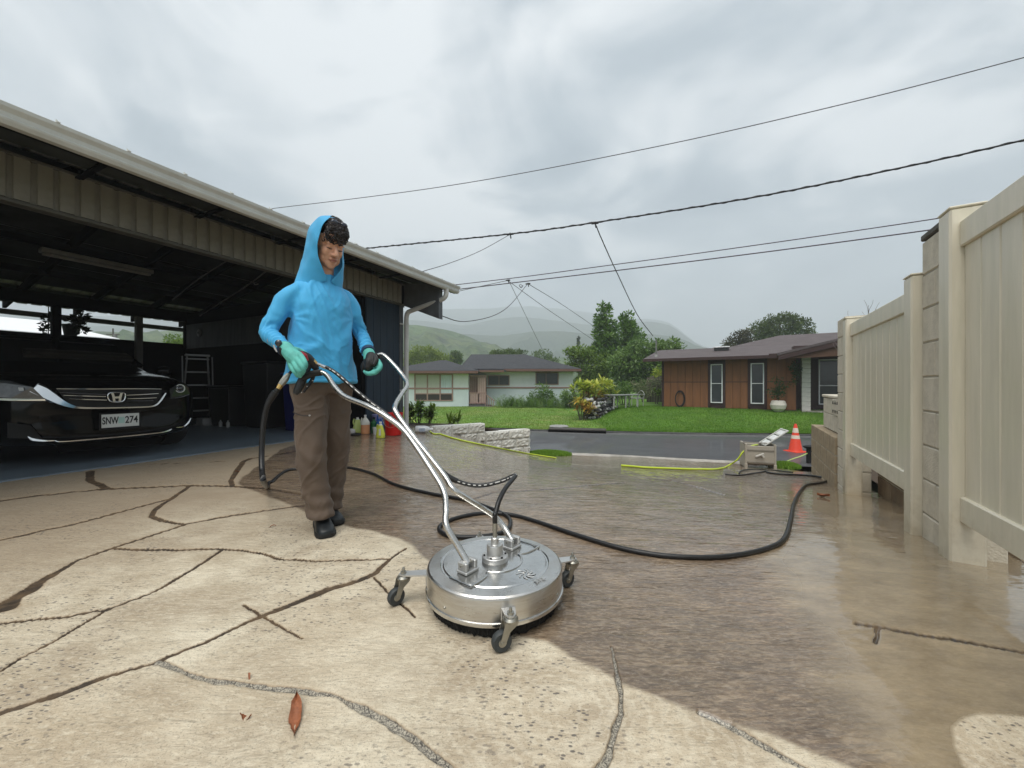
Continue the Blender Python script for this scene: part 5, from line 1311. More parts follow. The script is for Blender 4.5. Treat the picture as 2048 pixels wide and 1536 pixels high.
# handle bars (world points relative to the cleaner centre)
def WS(u, v, s, w0=None):
    """point on the handle where photograph pixel (u, v) crosses the plane at distance s towards the man"""
    # plane: (p-SCC).HX = s
    d = Vector(((u-1024)/F, 1, -(v-768)/F)); o = Vector((0, 0, CAMZ)); t = (s - (o-SCC).dot(HX))/d.dot(HX); return o + d*t - SCC
barL = [sp(-.132, .018, .178), WS(918, 1096, .060), WS(893, 1052, .115), WS(892, 1020, .150), WS(888, 985, .205), WS(866, 945, .285), WS(812, 866, .46), WS(775, 835, .56), WS(735, 812, .68), WS(690, 793, .83), WS(668, 772, .93), WS(655, 752, 1.01), WS(643, 745, 1.05), WS(625, 747, 1.09), WS(604, 757, 1.12)]
barR = [sp(.132, .018, .178), WS(1006, 1052, .075), WS(985, 1030, .115), WS(935, 998, .175), WS(906, 978, .215), WS(886, 948, .285), WS(832, 880, .44), WS(795, 830, .57), WS(790, 812, .62), WS(803, 788, .74), WS(814, 770, .84), WS(806, 752, .92), WS(786, 728, 1.02), WS(768, 711, 1.10), WS(757, 710, 1.135), WS(742, 722, 1.165), WS(728, 738, 1.19)]
for b_ in (barL, barR):
    cp = catmull(b_, 7); mb = MB(); mb.tube(cp, .0125, 14); mb.build('handle_bar', pmat('polished_tube', (.55, .54, .52), .27, metal=1.0, var=.08, scale=30, rvar=.08), scl, smooth=True)
for gp in ([barL[-3], barL[-2], barL[-1]], catmull(barR[-3:], 4)):
    mb = MB(); mb.tube(gp, .0175, 12); mb.build('grip', pmat('black_grip', (.010, .010, .010), .6, bump=.001), scl, smooth=True)
# cross clip holding hose to bars
# casters
def caster(ang, reach, label=None):
    ca, sa = cos(ang), sin(ang); M0 = Matrix.Rotation(ang, 4, 'Z')
    a = thing('caster', None, None); a.parent = scl
    mb = MB(); mb.bbox(R_-.004, R_+.003, -.024, .024, .070, .112, .003, M=M0); mb.prism([(R_-.004, -.024), (reach, -.018), (reach+.014, -.009), (reach+.016, 0), (reach+.014, .009), (reach, .018), (R_-.004, .024)], .107, .112, M=M0); mb.build('arm', M_CAST, a)
    mb = MB(); mb.lathe([(0, .134), (.004, .134), (.005, .132), (.005, .120), (.011, .120), (.011, .112), (0, .112)], (reach*ca, reach*sa, 0), 12); mb.build('bolt', M_ZINC, a, smooth=30)
    sw = radians(205 if label is None else label); M1 = Matrix.Translation((reach*ca, reach*sa, 0)) @ Matrix.Rotation(sw, 4, 'Z')
    mb = MB(); mb.lathe([(0, .107), (.020, .106), (.025, .099), (.022, .091), (.0, .089)], (0, 0, 0), 20, M=M1)
    for s in (-1, 1): mb.prism([(-.022, .096), (.022, .096), (.027, .075), (.040, .036), (.032, .026), (.022, .030), (.006, .066), (-.018, .084)], s*.0155-.0015, s*.0155+.0015, M=M1 @ Matrix.Rotation(radians(90), 4, 'X'))
    mb.build('fork', M_ZINC, a, smooth=25)
    wc = M1 @ Vector((.030, 0, .034)); Mw = Matrix.Rotation(sw, 4, 'Z') @ Matrix.Rotation(radians(90), 4, 'X')
    mb = MB(); mb.lathe([(.012, -.011), (.028, -.012), (.032, -.008), (.033, 0), (.032, .008), (.028, .012), (.012, .011)], wc, 28, M=Mw); mb.build('wheel', M_RUBB, a, smooth=True)
    mb = MB(); mb.lathe([(0, -.020), (.006, -.020), (.006, -.014), (.013, -.013), (.013, .013), (.006, .014), (.006, .020), (0, .020)], wc, 16, M=Mw); mb.build('axle_hub', M_ZINC, a, smooth=30)
caster(radians(185), .352, 222); caster(radians(17), .335, 212); caster(radians(-78), .300, 200); caster(radians(105), .34, 190)
for t in (radians(-128), radians(-28), radians(200), radians(60)):
    mb = MB(); M_ = Matrix.Rotation(t, 4, 'Z') @ Matrix.Translation((R_, 0, .082)) @ Matrix.Rotation(radians(90), 4, 'Y'); mb.lathe([(.0048, -.002), (.0048, .002), (.003, .004), (0, .004)], n=8, M=M_); mb.build('bolt', M_ZINC, scl)
# machine hose from gun to hub
hs = [WS(652, 734, 1.09), WS(672, 746, 1.04), WS(702, 772, .95), WS(735, 800, .85), WS(765, 822, .76), WS(802, 852, .61), WS(842, 893, .47), WS(868, 925, .40), WS(892, 950, .34), WS(925, 966, .28), WS(962, 971, .22), WS(1000, 963, .16), WS(1024, 953, .11), WS(1031, 951, .085), WS(1026, 958, .065), WS(1010, 978, .035), WS(998, 1002, .015), WS(991.5, 1025, .004), Vector((0, 0, .325)), Vector((0, 0, .295))]
hc2 = catmull(hs, 7); mb = MB(); mb.tube(hc2, .0098, 12); mb.build('hose', M_HOSE, scl, smooth=True)
# printed line on the hose: short raised dashes facing the viewer
rg = random.Random(9); i = 3
mbp = MB()
view = (Vector((0, 0, CAMZ)) - SCC)
while i < 95:
    ln = rg.choice([1, 1, 2]); seg = hc2[i:i+ln+1]
    if len(seg) > 1 and not (30 < i < 36) and not (46 < i < 52):
        out = []
        for p in seg:
            v_ = (view - p).normalized(); t = (seg[-1]-seg[0]).normalized(); nrm = (v_ - t*v_.dot(t)).normalized(); sdv = t.cross(nrm); out.append((p + nrm*.0096 - sdv*.0026, p + nrm*.0102 + sdv*.0018))
        q = []
        for a, b_ in out: q += [a, b_]
        mbp.add(q, [(2*k, 2*k+2, 2*k+3, 2*k+1) for k in range(len(out)-1)])
    i += ln + 1
o_ = mbp.build('hose_print', M_PRINT, scl); o_['kind'] = 'stuff'
mb = MB(); cl = hc2[41:45]; mb.tube(cl, .0155, 16); mb.build('hose_clamp', M_CAST, scl, smooth=35)
mb = MB(); mb.tube(hc2[45:62], .0125, 12); mb.build('hose_sleeve', M_HOSE, scl, smooth=True)
# trigger gun on the left bar
gun = thing('trigger_gun', None, None); gun.parent = scl
M_GUNB = pmat('black_gun_plastic', (.011, .011, .012), .4); M_GUNR = pmat('red_gun_plastic', (.32, .012, .02), .35)
def chain(px, rs, ry=None, n=12, sub=4):
    pts = [WS(*p) for p in px]; c = catmull(pts, sub); rr = np.interp(np.linspace(0, len(px)-1, len(c)), range(len(px)), rs).tolist()
    m = MB(); m.tube(c, rr, n); return m
m = chain([(594, 712, 1.135), (602, 709, 1.13), (614, 716, 1.125), (625, 727, 1.12), (634, 740, 1.11)], [.012, .021, .027, .024, .014]); m.build('gun_body', M_GUNB, gun, smooth=True)
m = chain([(600, 704, 1.115), (608, 712, 1.108), (614, 722, 1.10)], [.008, .017, .010]); m.build('gun_cover', M_GUNR, gun, smooth=True)
m = chain([(618, 726, 1.125), (610, 748, 1.13), (601, 768, 1.135), (594, 782, 1.14), (590, 788, 1.14)], [.018, .020, .022, .019, .011]); m.build('gun_grip', pmat('dark_grey_grip', (.022, .024, .026), .5), gun, smooth=True)
m = chain([(629, 742, 1.10), (626, 755, 1.105), (621, 765, 1.11), (607, 785, 1.12)], [.009, .010, .010, .006]); m.build('gun_guard', M_GUNB, gun, smooth=True)
for (u, v) in ((603, 785), (614, 773), (625.5, 761)):
    mb = MB(); mb.ell(WS(u, v, 1.095), (.0035, .0035, .0035), 8, 6); mb.build('screw', M_CHROME, gun, smooth=True)
m = chain([(578, 748, 1.15), (572, 756, 1.15), (566, 764, 1.15), (561, 770, 1.15)], [.010, .017, .017, .014], n=8); m.build('inlet_coupling', M_ZINC, gun, smooth=25)
m = chain([(561, 770, 1.15), (556, 778, 1.15)], [.0135, .012], n=10); m.build('brass_fitting', M_BRASS, gun, smooth=30)
m = chain([(584, 741, 1.14), (578, 748, 1.15)], [.008, .008], n=8); m.build('inlet_pipe', M_GUNB, gun, smooth=30)
m = chain([(620, 718, 1.115), (627, 722.5, 1.11), (633, 727, 1.105)], [.0105, .0125, .010], n=8); m.build('brass_fitting', M_BRASS, gun, smooth=25)
m = chain([(633, 727, 1.105), (643, 731.5, 1.10), (654, 736, 1.09)], [.009, .0095, .0105], n=12); m.build('hose_ferrule', M_CHROME, gun, smooth=30)

# ================================================================== HOSES ON THE GROUND
def ghose(px, r, mat, name, label, cat, start=(), end=(), sub=7, n=10):
    pts = list(start) + [pg(u, v, r*.98) for u, v in px] + list(end); c = catmull(pts, sub)
    k0 = len(start)*sub; k1 = len(c) - len(end)*sub
    for i in range(k0, k1): 
        c[i].z = G(c[i].x, c[i].y) + r*.97
    o0 = c[0].copy(); mb = MB(); mb.tube([p-o0 for p in c], r, n); o = mb.build(name, mat, smooth=True); o.location = o0; return tag(o, label, cat)
s0 = [WS(556, 778, 1.15)+SCC, WS(548, 788, 1.16)+SCC, WS(536, 806, 1.17)+SCC, WS(527, 845, 1.18)+SCC, WS(523.5, 900, 1.17)+SCC, WS(524, 940, 1.12)+SCC, WS(528, 965, 1.06)+SCC]
ghose([(535, 977), (545, 965), (570, 945), (600, 940), (660, 936), (700, 938), (745, 950), (790, 972), (860, 990), (930, 1003), (980, 1020), (1012, 1035), (1021, 1050), (1008, 1068), (960, 1078), (905, 1077), (880, 1066), (885, 1052), (920, 1038), (970, 1030), (1020, 1033), (1070, 1046), (1140, 1070), (1230, 1098), (1310, 1114), (1390, 1120), (1460, 1117), (1530, 1103), (1568, 1082), (1581, 1045), (1588, 1010), (1600, 985), (1614, 972), (1640, 968), (1655, 963), (1645, 957), (1610, 952), (1560, 950), (1535, 946), (1534, 943)],
      .0125, M_HOSE, 'pressure_hose', 'long black pressure hose looping over the wet concrete from the gun', 'hose', start=s0)
m = chain([(551, 784, 1.155), (543, 795, 1.165), (537, 806, 1.17)], [.017, .017, .013]); 
o = MB(); o.v = [tuple(Vector(v)+SCC) for v in m.v]; o.f = m.f; o.m = m.m
tag(o.build('hose_guard', M_HOSE, smooth=True), 'black ribbed bend guard on the hose below the gun', 'hose guard')
ghose([(1450, 950), (1475, 952), (1500, 949), (1520, 946), (1534, 943)], .010, M_HOSE, 'hose_end', 'short black hose end lying left of the hose reel feet', 'hose')
ghose([(1478, 948), (1482, 943), (1495, 940), (1525, 940), (1555, 942), (1585, 946)], .009, M_HOSE, 'power_cord', 'thin black cord curving in front of the hose reel', 'cord')
M_YEL = pmat('lime_yellow_hose', (.50, .62, .045), .42, var=.06)
ghose([(822, 836), (835, 850), (858, 862), (882, 870), (915, 880), (960, 890), (1005, 899), (1060, 909), (1085, 913), (1112, 917)], .014, M_YEL, 'garden_hose', 'yellow green garden hose running along the white block wall', 'hose')
ghose([(1243, 933), (1262, 934.5), (1290, 937), (1340, 939), (1400, 940.5), (1440, 939)], .015, M_YEL, 'garden_hose', 'yellow green hose lying on the wet drive and rising to the reel', 'hose',
      end=[P(1455, 932, 7.85), P(1474, 920, 7.8), P(1485, 905, 7.75), P(1498, 894, 7.8), P(1512, 890, 7.9), P(1520, 891, 8.0)])

# ================================================================== HOSE REEL BOX
M_TAUPE = pmat('taupe_plastic', (.36, .325, .27), .5, var=.06)
M_TAUPED = pmat('dark_taupe_plastic', (.20, .18, .15), .5)
rb = P(1516, 935, 7.75); rz = G(rb.x, rb.y)
reel = thing('hose_reel', 'taupe hose reel box with open slatted lid beside the street', 'hose reel', (rb.x, rb.y, rz), radians(-18))
mb = MB(); mb.bbox(-.24, .24, -.17, -.14, .10, .46, .008); mb.build('front_panel', M_TAUPE, reel)
mb = MB(); mb.bbox(-.24, .24, .20, .23, .10, .46, .008); mb.build('back_panel', M_TAUPE, reel)
for s in (-1, 1):
    mb = MB(); mb.bbox(s*.25-.02, s*.25+.02, -.18, .24, .02, .50, .01); mb.build('side_panel', M_TAUPE, reel)
for (x, y) in ((-.25, -.16), (.25, -.16), (-.25, .22), (.25, .22)):
    mb = MB(); mb.bbox(x-.025, x+.025, y-.025, y+.025, -.01, .10, .006); mb.build('foot', M_TAUPE, reel)
mb = MB(); mb.bbox(-.23, .23, -.182, -.17, .36, .39, .003); mb.bbox(-.23, .23, -.182, -.17, .12, .15, .003); mb.build('moulding', M_TAUPED, reel)
mb = MB(); mb.bbox(-.22, .22, -.12, .18, .08, .12, .01); mb.build('base_tray', M_TAUPED, reel)
mb = MB(); mb.tube([(-.23, .02, .28), (.23, .02, .28)], .15, 20); mb.build('drum', M_DARKPL, reel, smooth=35)
mb = MB(); mb.tube(catmull([(-.28+.0, -.15, .50), (-.28, -.15, .52), (.2, -.15, .52)], 3), .012, 6); mb.build('rail', M_TAUPED, reel)
mb = MB(); mb.bbox(.02, .18, -.215, -.185, .25, .285, .008, M=Matrix.Translation((0, 0, 0)) @ Matrix.Rotation(radians(-25), 4, 'Y')); mb.cyl((.03, -.20, .27), (.03, -.26, .27), .018, n=10); mb.build('crank', pmat('pale_plastic', (.48, .46, .42), .5), reel)
lid = thing('lid', None, None); lid.parent = reel; lid.location = (.12, -.0, .49); lid.rotation_euler = (0, radians(-38), radians(0))
M_LID = pmat('pale_lid', (.50, .50, .47), .45)
mb = MB(); mb.bbox(-.05, .46, -.17, -.14, 0, .025, .006); mb.bbox(-.05, .46, .20, .23, 0, .025, .006)
for x in (-.05, .12, .28, .43): mb.bbox(x, x+.03, -.14, .20, 0, .025, .006)
mb.build('lid_frame', M_LID, lid)
for x in (-.01, .155, .315):
    mb = MB(); mb.bbox(x, x+.11, -.12, .18, .004, .012, .003); mb.build('lid_slat', pmat('lid_white', (.66, .67, .66), .4), lid)

# cone
cb = P(1591, 905, 9.6); cn = thing('traffic_cone', 'orange traffic cone with two pale bands standing on the street', 'traffic cone', (cb.x, cb.y, -.86), radians(12))
M_OR = pmat('cone_orange', (.68, .050, .018), .45, var=.05); M_BANDW = pmat('cone_pale_band', (.72, .60, .50), .4)
mb = MB(); mb.bbox(-.185, .185, -.185, .185, 0, .035, .012); mb.build('base', M_OR, cn)
def cr(z): return .148 - (z-.035)*(.148-.028)/(.70-.035)
mb = MB(); mb.lathe([(cr(.035)+.01, .035), (cr(.06), .06), (cr(.69), .69), (.022, .705), (.014, .70), (0, .69)], n=28); mb.build('cone_body', M_OR, cn, smooth=30)
for (a, b_) in ((.34, .42), (.49, .60)):
    mb = MB(); mb.lathe([(cr(a)+.0005, a-.002), (cr(a)+.003, a), (cr(b_)+.003, b_), (cr(b_)+.0005, b_+.002)], n=28); mb.build('band', M_BANDW, cn, smooth=30)
# hydrant style black stand and hose from reel to it
bs = P(1618, 925, 8.3); mb = MB(); mb.lathe([(.05, 0), (.05, .30), (.10, .33), (.11, .36), (.05, .385), (0, .39)], n=18); o = mb.build('tap_stand', M_DARKPL, smooth=30); o.location = (bs.x, bs.y, -.86); tag(o, 'black stand with a wide cap beside the retaining wall end', 'tap stand')
yl = [P(1536, 908, 7.9), P(1545, 918, 8.0), P(1556, 926, 8.1), P(1567, 925, 8.15), P(1585, 918, 8.2), P(1603, 912, 8.25), P(1618, 905, 8.3)]
mb = MB(); mb.tube(catmull(yl, 6), .011, 8); o = mb.build('feeder_hose', pmat('pale_green_hose', (.42, .55, .18), .45), smooth=True); tag(o, 'thin pale green hose sagging from the reel to the black stand', 'hose')

# ================================================================== BOTTLES AND BUCKET
def jug(name, label, loc, h, r, liquid, level, cat='jug', rot=0, cap=None, tilt=None, group=None):
    t = thing(name, label, cat, loc, rot, group)
    if tilt: t.rotation_euler = tilt
    def sec(z): 
        f = z/h
        return r*(1.0 if f < .62 else max(.26, 1-((f-.62)/.30)**1.6*.74)) if f < .92 else r*.24
    M_ = Matrix.Diagonal((1, .72, 1, 1))
    zs = [0, .01, .1*h, .3*h, level*h]
    mb = MB(); mb.lathe([(0, .002), (sec(0)*.92, .002)] + [(sec(z), z) for z in zs[1:]] + ([(0, level*h)] if True else []), n=24, M=M_); mb.build('liquid', liquid, t, smooth=40)
    zs = [level*h+.001] + [h*(level + (1-level)*k/8) for k in range(1, 9)]
    mb = MB(); mb.lathe([(sec(z), z) for z in zs] + [(0, h)], n=24, M=M_); mb.build('shell', pmat('milky_plastic', (.62, .62, .56), .35, trans=.0), t, smooth=40)
    mb = MB(); mb.tube(catmull([(-.05*r/.07, -.0, .90*h), (-.75*r, 0, .88*h), (-.92*r, 0, .72*h), (-.80*r, 0, .56*h)], 5), .012, 8); mb.build('handle', pmat('milky_plastic', (.62, .62, .56), .35) if level < .8 else liquid, t, smooth=True)
    if cap is not None:
        mb = MB(); mb.lathe([(.021, h-.002), (.021, h+.022), (0, h+.022)], n=14); mb.build('cap', cap, t, smooth=30)
    return t
def liq(n, c): return pmat(n, c, .3, coat=.3, var=.05)
M_YLIQ = liq('yellow_liquid', (.52, .56, .065)); M_YLIQ2 = liq('pale_yellow_liquid', (.50, .58, .18)); M_OLIQ = liq('orange_liquid', (.58, .26, .12))
M_WCAP = pmat('white_cap', (.7, .7, .7), .4)
def gl(u, v): p = pg(u, v); return Vector((p.x, p.y, G(p.x, p.y)))
jug('jug', 'orange liquid in a tall milky jug on the concrete', gl(730.5, 868), .30, .072, M_OLIQ, .52, cap=M_WCAP, rot=.3)
jug('jug', 'yellow liquid jug standing half behind the orange jug', gl(715, 866), .27, .08, M_YLIQ2, .86, cap=None, rot=.8)
jug('jug', 'squat bright yellow jug with white label in front of the bucket', gl(761, 876), .235, .076, M_YLIQ, .86, cap=M_WCAP, rot=-.4)
lb = thing('label', None, None); bpy.data.objects.remove(lb)
pj = gl(761, 876); mb = MB(); mb.box(.02, .055, -.060, -.056, .05, .15); o = mb.build('label_sticker', pmat('white_label', (.66, .68, .68), .5)); o.parent = [x for x in bpy.data.objects if x.name == 'jug.002'][0]
# purple container, green bottle, blue sprayer with tan hose, clear tub
def pot(name, label, loc, prof, mat, cat, n=22, extra=None):
    t = thing(name, label, cat, loc); mb = MB(); mb.lathe(prof, n=n); mb.build('body', mat, t, smooth=35); return t
c = gl(741, 864) + CPN*.0; t = pot('container', 'lilac plastic container behind the orange jug', c + Vector((.06, .18, 0)), [(0, 0), (.08, 0), (.09, .25), (.095, .29), (.08, .30), (.0, .30)], pmat('lilac_plastic', (.26, .25, .46), .5), 'container')
mb = MB(); mb.lathe([(.096, .275), (.10, .285), (.096, .295)], n=22); mb.build('rim', pmat('lilac_plastic', (.26, .25, .46), .5), t)
c = gl(745, 866); t = pot('bottle', 'dark green bottle between the orange jug and the squat yellow jug', c + Vector((0, .07, 0)), [(0, 0), (.05, 0), (.055, .02), (.055, .17), (.02, .21), (.02, .24), (0, .24)], pmat('green_plastic', (.02, .13, .05), .4), 'bottle')
mb = MB(); mb.cyl((0, 0, .24), (0, 0, .265), .024, n=12); mb.build('cap', M_TRIMB, t)
c = gl(753, 866) + Vector((.03, .08, 0)); t = thing('sprayer_head', 'blue pump sprayer with tan curved hose beside the red bucket', 'sprayer', c)
mb = MB(); mb.lathe([(0, 0), (.06, 0), (.065, .16), (.04, .20), (.03, .24), (0, .24)], n=18); mb.build('tank', pmat('strong_blue_plastic', (.012, .09, .36), .4), t, smooth=35)
mb = MB(); mb.tube(catmull([(-.05, 0, .20), (-.03, 0, .30), (.03, 0, .32), (.06, 0, .22)], 5), .012, 8); mb.build('carry_handle', pmat('strong_blue_plastic', (.012, .09, .36), .4), t, smooth=True)
mb = MB(); mb.tube(catmull([(.0, -.03, .28), (.03, -.04, .345), (.08, -.04, .33), (.09, -.04, .22)], 5), .015, 8); mb.build('hose', pmat('tan_hose', (.40, .25, .10), .5), t, smooth=True)
c = gl(753, 869) + Vector((-.02, .03, 0)); t = pot('tub', 'small clear tub tucked behind the squat yellow jug', c, [(0, 0), (.045, 0), (.055, .11), (.05, .12), (0, .115)], pmat('clear_tub', (.45, .47, .46), .25), 'tub')
mb = MB(); mb.tube([(.05, 0, .12), (.10, -.02, .19)], .006, 6); mb.build('spout', M_WCAP, t)
bk = gl(787, 870); t = thing('bucket', 'red plastic bucket standing at the carport corner', 'bucket', bk)
M_RED = pmat('red_plastic', (.58, .012, .010), .42, var=.06)
mb = MB(); mb.lathe([(0, .004), (.125, .004), (.13, .02), (.150, .36), (.156, .362), (.156, .372), (.144, .372), (.13, .05), (0, .05)], n=36); mb.build('bucket_body', M_RED, t, smooth=30)
for z in (.27, .31, .345):
    mb = MB(); mb.lathe([(.142+.02*(z-.27)/.1, z-.003), (.154+.01*(z-.27)/.1, z), (.142+.02*(z-.27)/.1, z+.003)], n=36); mb.build('rim', M_RED, t)
mb = MB(); mb.tube(catmull([(-.152, 0, .33), (-.12, -.11, .20), (0, -.155, .14), (.12, -.11, .20), (.152, 0, .33)], 6), .003, 6); mb.build('bail_handle', M_ZINC, t, smooth=True)
mb = MB()
for i in range(4): mb.box(-.03+.012*i, -.022+.012*i, -.1435-.001*0, -.139, .16+.01*(i % 2), .24)
mb.build('marking', pmat('dark_red_print', (.10, .01, .01), .5), t)
jg = thing('fallen_jug', 'clear white jug lying on its side by the white wall', 'jug', gl(847, 866) + Vector((0, 0, .065)), radians(8))
M_ = Matrix.Rotation(radians(90), 4, 'Y')
mb = MB(); mb.lathe([(0, -.14), (.060, -.14), (.068, -.12), (.068, .03), (.05, .09), (.022, .12), (.022, .145), (0, .145)], n=22, M=M_); mb.build('jug_body', pmat('cloudy_plastic', (.55, .58, .60), .25), jg, smooth=35)
mb = MB(); mb.box(-.07, .03, -.0715, -.06, -.03, .03); mb.build('label_patch', pmat('faded_blue_label', (.30, .36, .45), .5), jg)
mb = MB(); mb.cyl((.145, 0, 0), (.17, 0, 0), .025, n=12); mb.build('cap', M_WCAP, jg)
sh = gl(706, 871); t = thing('sandals', 'dark sandals with a white rag heaped beside the jugs', 'shoes', sh)
mb = MB(); mb.ell((.03, -.03, .02), (.13, .05, .02), 14, 8); mb.ell((0, .05, .02), (.12, .05, .02), 14, 8); mb.build('sole', M_DARKPL, t, smooth=True)
mb = MB(); mb.ell((-.02, .0, .06), (.06, .05, .055), 14, 10); me = None; o = mb.build('rag', pmat('grey_rag', (.38, .37, .36), .9, bump=.01, bscale=30), t, smooth=True)

# ================================================================== FALLEN LEAVES
def leafobj(name, label, pts, c, mat, curl=.01, up=None):
    """a curled dead leaf: outline points (l, w) around centre"""
    t = thing(name, label, 'leaf', c)
    return t
M_DLEAF = pmat('dead_leaf', (.30, .105, .045), .55, var=.35, scale=40, bump=.002, bscale=120, dirt=(.12, .045, .025), dirt_amt=.6, dscale=60)
def deadleaf(label, a, b_, width, name='fallen_leaf', zl=.006, seed=0):
    A, B = pg(*a), pg(*b_); C = (A+B)/2; rg = random.Random(seed); ax = (B-A); L_ = ax.length; ax.normalize(); sd_ = Vector((-ax.y, ax.x, 0))
    n = 14; vs = []
    for i in range(n+1):
        f = i/n; wdt = width*(sin(pi*min(1, max(0, (f-.12)/.80)))**.8 if .12 < f < .92 else .0) + .0012
        ctr = A.lerp(B, f) - C; ctr.z = zl + .008*sin(f*5+seed)
        for s in (-1, -.5, 0, .5, 1): vs.append(ctr + sd_*(s*wdt/2*(1+.15*rg.uniform(-1, 1))) + Vector((0, 0, abs(s)**1.5*width*.28 + rg.uniform(-.001, .001))))
    fs = [(i*5+j, i*5+j+1, (i+1)*5+j+1, (i+1)*5+j) for i in range(n) for j in range(4)]
    vs += [v + Vector((0, 0, -.001)) for v in vs]; fs += [tuple(len(vs)//2 + q for q in reversed(f)) for f in fs]
    mb = MB(); mb.add(vs, fs); o = mb.build(name, M_DLEAF, smooth=60); o.location = C; return tag(o, label, 'leaf')
deadleaf('long curled brown leaf lying on the pale concrete in front', (594, 1392), (588, 1478), .027, seed=1)
deadleaf('tiny red brown leaf scrap left of the long leaf', (480, 1436), (503, 1436), .012, seed=2, zl=.003)
deadleaf('crumpled reddish leaf on the wet concrete by the far fence post', (1634, 992), (1660, 996), .07, seed=3, zl=.01)
deadleaf('small brown leaf scrap on the concrete left of the front shoe', (532, 1055), (552, 1053), .010, seed=4, zl=.002)
deadleaf('dark twig scrap standing on the joint above the long leaf', (498, 1350), (499, 1362), .004, seed=6, zl=.004)
deadleaf('brown leaf scrap beside the zigzag joint', (470, 945), (480, 943), .02, seed=7, zl=.004)
# ================================================================== THE MAN
MF = Vector((.79, -.61, 0)).normalized(); MR = Vector((-.61, -.79, 0)).normalized(); ZU = Vector((0, 0, 1))
M0 = Vector((-1.155, 2.335, 0))
man = thing('person', 'man in sky blue hooded shirt, brown trousers and teal gloves pushing the steel surface cleaner', 'person', M0)
def H(r, f, z): return M0 + MR*r + MF*f + ZU*z          # body frame in world: right, forward, up
def rel(mb): mb.v = [tuple(Vector(v)-M0) for v in mb.v]; return mb
def oval(mb, rings, n=28, cap=True):
    """rings: (centre, axisA, a, axisB, b, squareness)"""
    vs = []
    for (c, A, a, B, b_) in rings:
        for j in range(n):
            t = 2*pi*j/n; x, y = cos(t), sin(t); e = .88
            vs.append(c + A*(a*math.copysign(abs(x)**e, x)) + B*(b_*math.copysign(abs(y)**e, y)))
    fs = [(i*n+j, i*n+(j+1) % n, (i+1)*n+(j+1) % n, (i+1)*n+j) for i in range(len(rings)-1) for j in range(n)]
    fs += [tuple(reversed(range(n))), tuple((len(rings)-1)*n+j for j in range(n))]
    mb.add(vs, fs)
def limb(mb, pts, rs, sub=5, n=18):
    c = catmull(pts, sub); rr = np.interp(np.linspace(0, len(pts)-1, len(c)), range(len(pts)), rs).tolist(); mb.tube(c, rr, n)
    mb.ell(c[0], (rr[0],)*3, 14, 8); mb.ell(c[-1], (rr[-1],)*3, 14, 8)
def fold(V, N, amp, sc, stretch=(1, 1, 1), seed=0.0, warp=.6, sharp_=True):
    out = V.copy()
    for i in range(len(V)):
        p = Vector((V[i,0]*stretch[0]+seed, V[i,1]*stretch[1], V[i,2]*stretch[2]))
        q = p*sc + Vector((1, 2, 3))*warp*mnoise.noise(p*sc*.5)
        d = 1.5*math.exp(-(mnoise.noise(q)/.12)**2) + .6*math.exp(-(mnoise.noise(q*1.9 + Vector((5, 5, 5)))/.13)**2) + .5*mnoise.noise(q*.7) - .6 if sharp_ else mnoise.noise(q) + .45*mnoise.noise(p*sc*2.1)
        out[i] += N[i]*amp*d
    return out

# joints (right arm is the one nearer the camera)
shR, elR, wrR = P(570, 604, 2.20), P(537, 664, 2.13), P(573, 700, 2.02)
shL, elL, wrL = P(697, 612, 2.45), P(722, 668, 2.52), P(737, 704, 2.38)

# ---- body: one continuous skin (head, neck, trunk, limbs inside the clothes)
HC = H(0, .085, 1.665)                    # head centre
pit = radians(24)
HFv = (MF*cos(pit) - ZU*sin(pit)); HUv = (ZU*cos(pit) + MF*sin(pit)); HLv = -MR
def hd(f, s, u): return HC + HFv*f + HLv*s + HUv*u
HM = Matrix(((HFv.x, HLv.x, HUv.x), (HFv.y, HLv.y, HUv.y), (HFv.z, HLv.z, HUv.z)))
def hell(mb, c, r): mb.ell(hd(*c), r, 20, 14, M=HM.to_3x3())
mb = MB()
hell(mb, (-.012, 0, .035), (.098, .077, .095)); hell(mb, (.028, 0, -.035), (.064, .060, .085)); hell(mb, (.048, 0, -.095), (.040, .042, .028)); hell(mb, (.068, 0, -.108), (.022, .026, .020))
hell(mb, (.045, .038, -.03), (.040, .024, .036)); hell(mb, (.045, -.038, -.03), (.040, .024, .036))       # cheeks
hell(mb, (.02, .048, -.075), (.045, .014, .035)); hell(mb, (.02, -.048, -.075), (.045, .014, .035))       # jaw
hell(mb, (.068, 0, .035), (.022, .050, .035))                                                              # forehead
mb.tube([hd(.078, 0, .012), hd(.094, 0, -.008), hd(.108, 0, -.028), hd(.112, 0, -.038)], [.009, .0095, .012, .0135], 12)
hell(mb, (.111, 0, -.038), (.014, .0125, .011)); hell(mb, (.098, .015, -.041), (.012, .009, .009)); hell(mb, (.098, -.015, -.041), (.012, .009, .009))
for s in (-1, 1):
    hell(mb, (.078, s*.031, .018), (.014, .024, .0075)); hell(mb, (.072, s*.031, -.002), (.014, .0165, .011)); hell(mb, (-.005, s*.078, -.012), (.018, .010, .030))
hell(mb, (.086, 0, -.066), (.016, .026, .010)); hell(mb, (.092, 0, -.0665), (.010, .021, .0048)); hell(mb, (.090, 0, -.0775), (.010, .018, .0055))
limb(mb, [hd(-.03, 0, -.06), H(0, .02, 1.50), H(0, -.01, 1.44)], [.056, .056, .065])
oval(mb, [(H(0, .0, z), MR, a, MF, b_) for z, a, b_ in ((.88, .15, .10), (1.0, .15, .10), (1.15, .14, .095), (1.3, .14, .09), (1.38, .12, .075), (1.45, .06, .055))])
limb(mb, [shR + MF*0, elR, wrR], [.040, .032, .025]); limb(mb, [shL, elL, wrL], [.040, .032, .025])
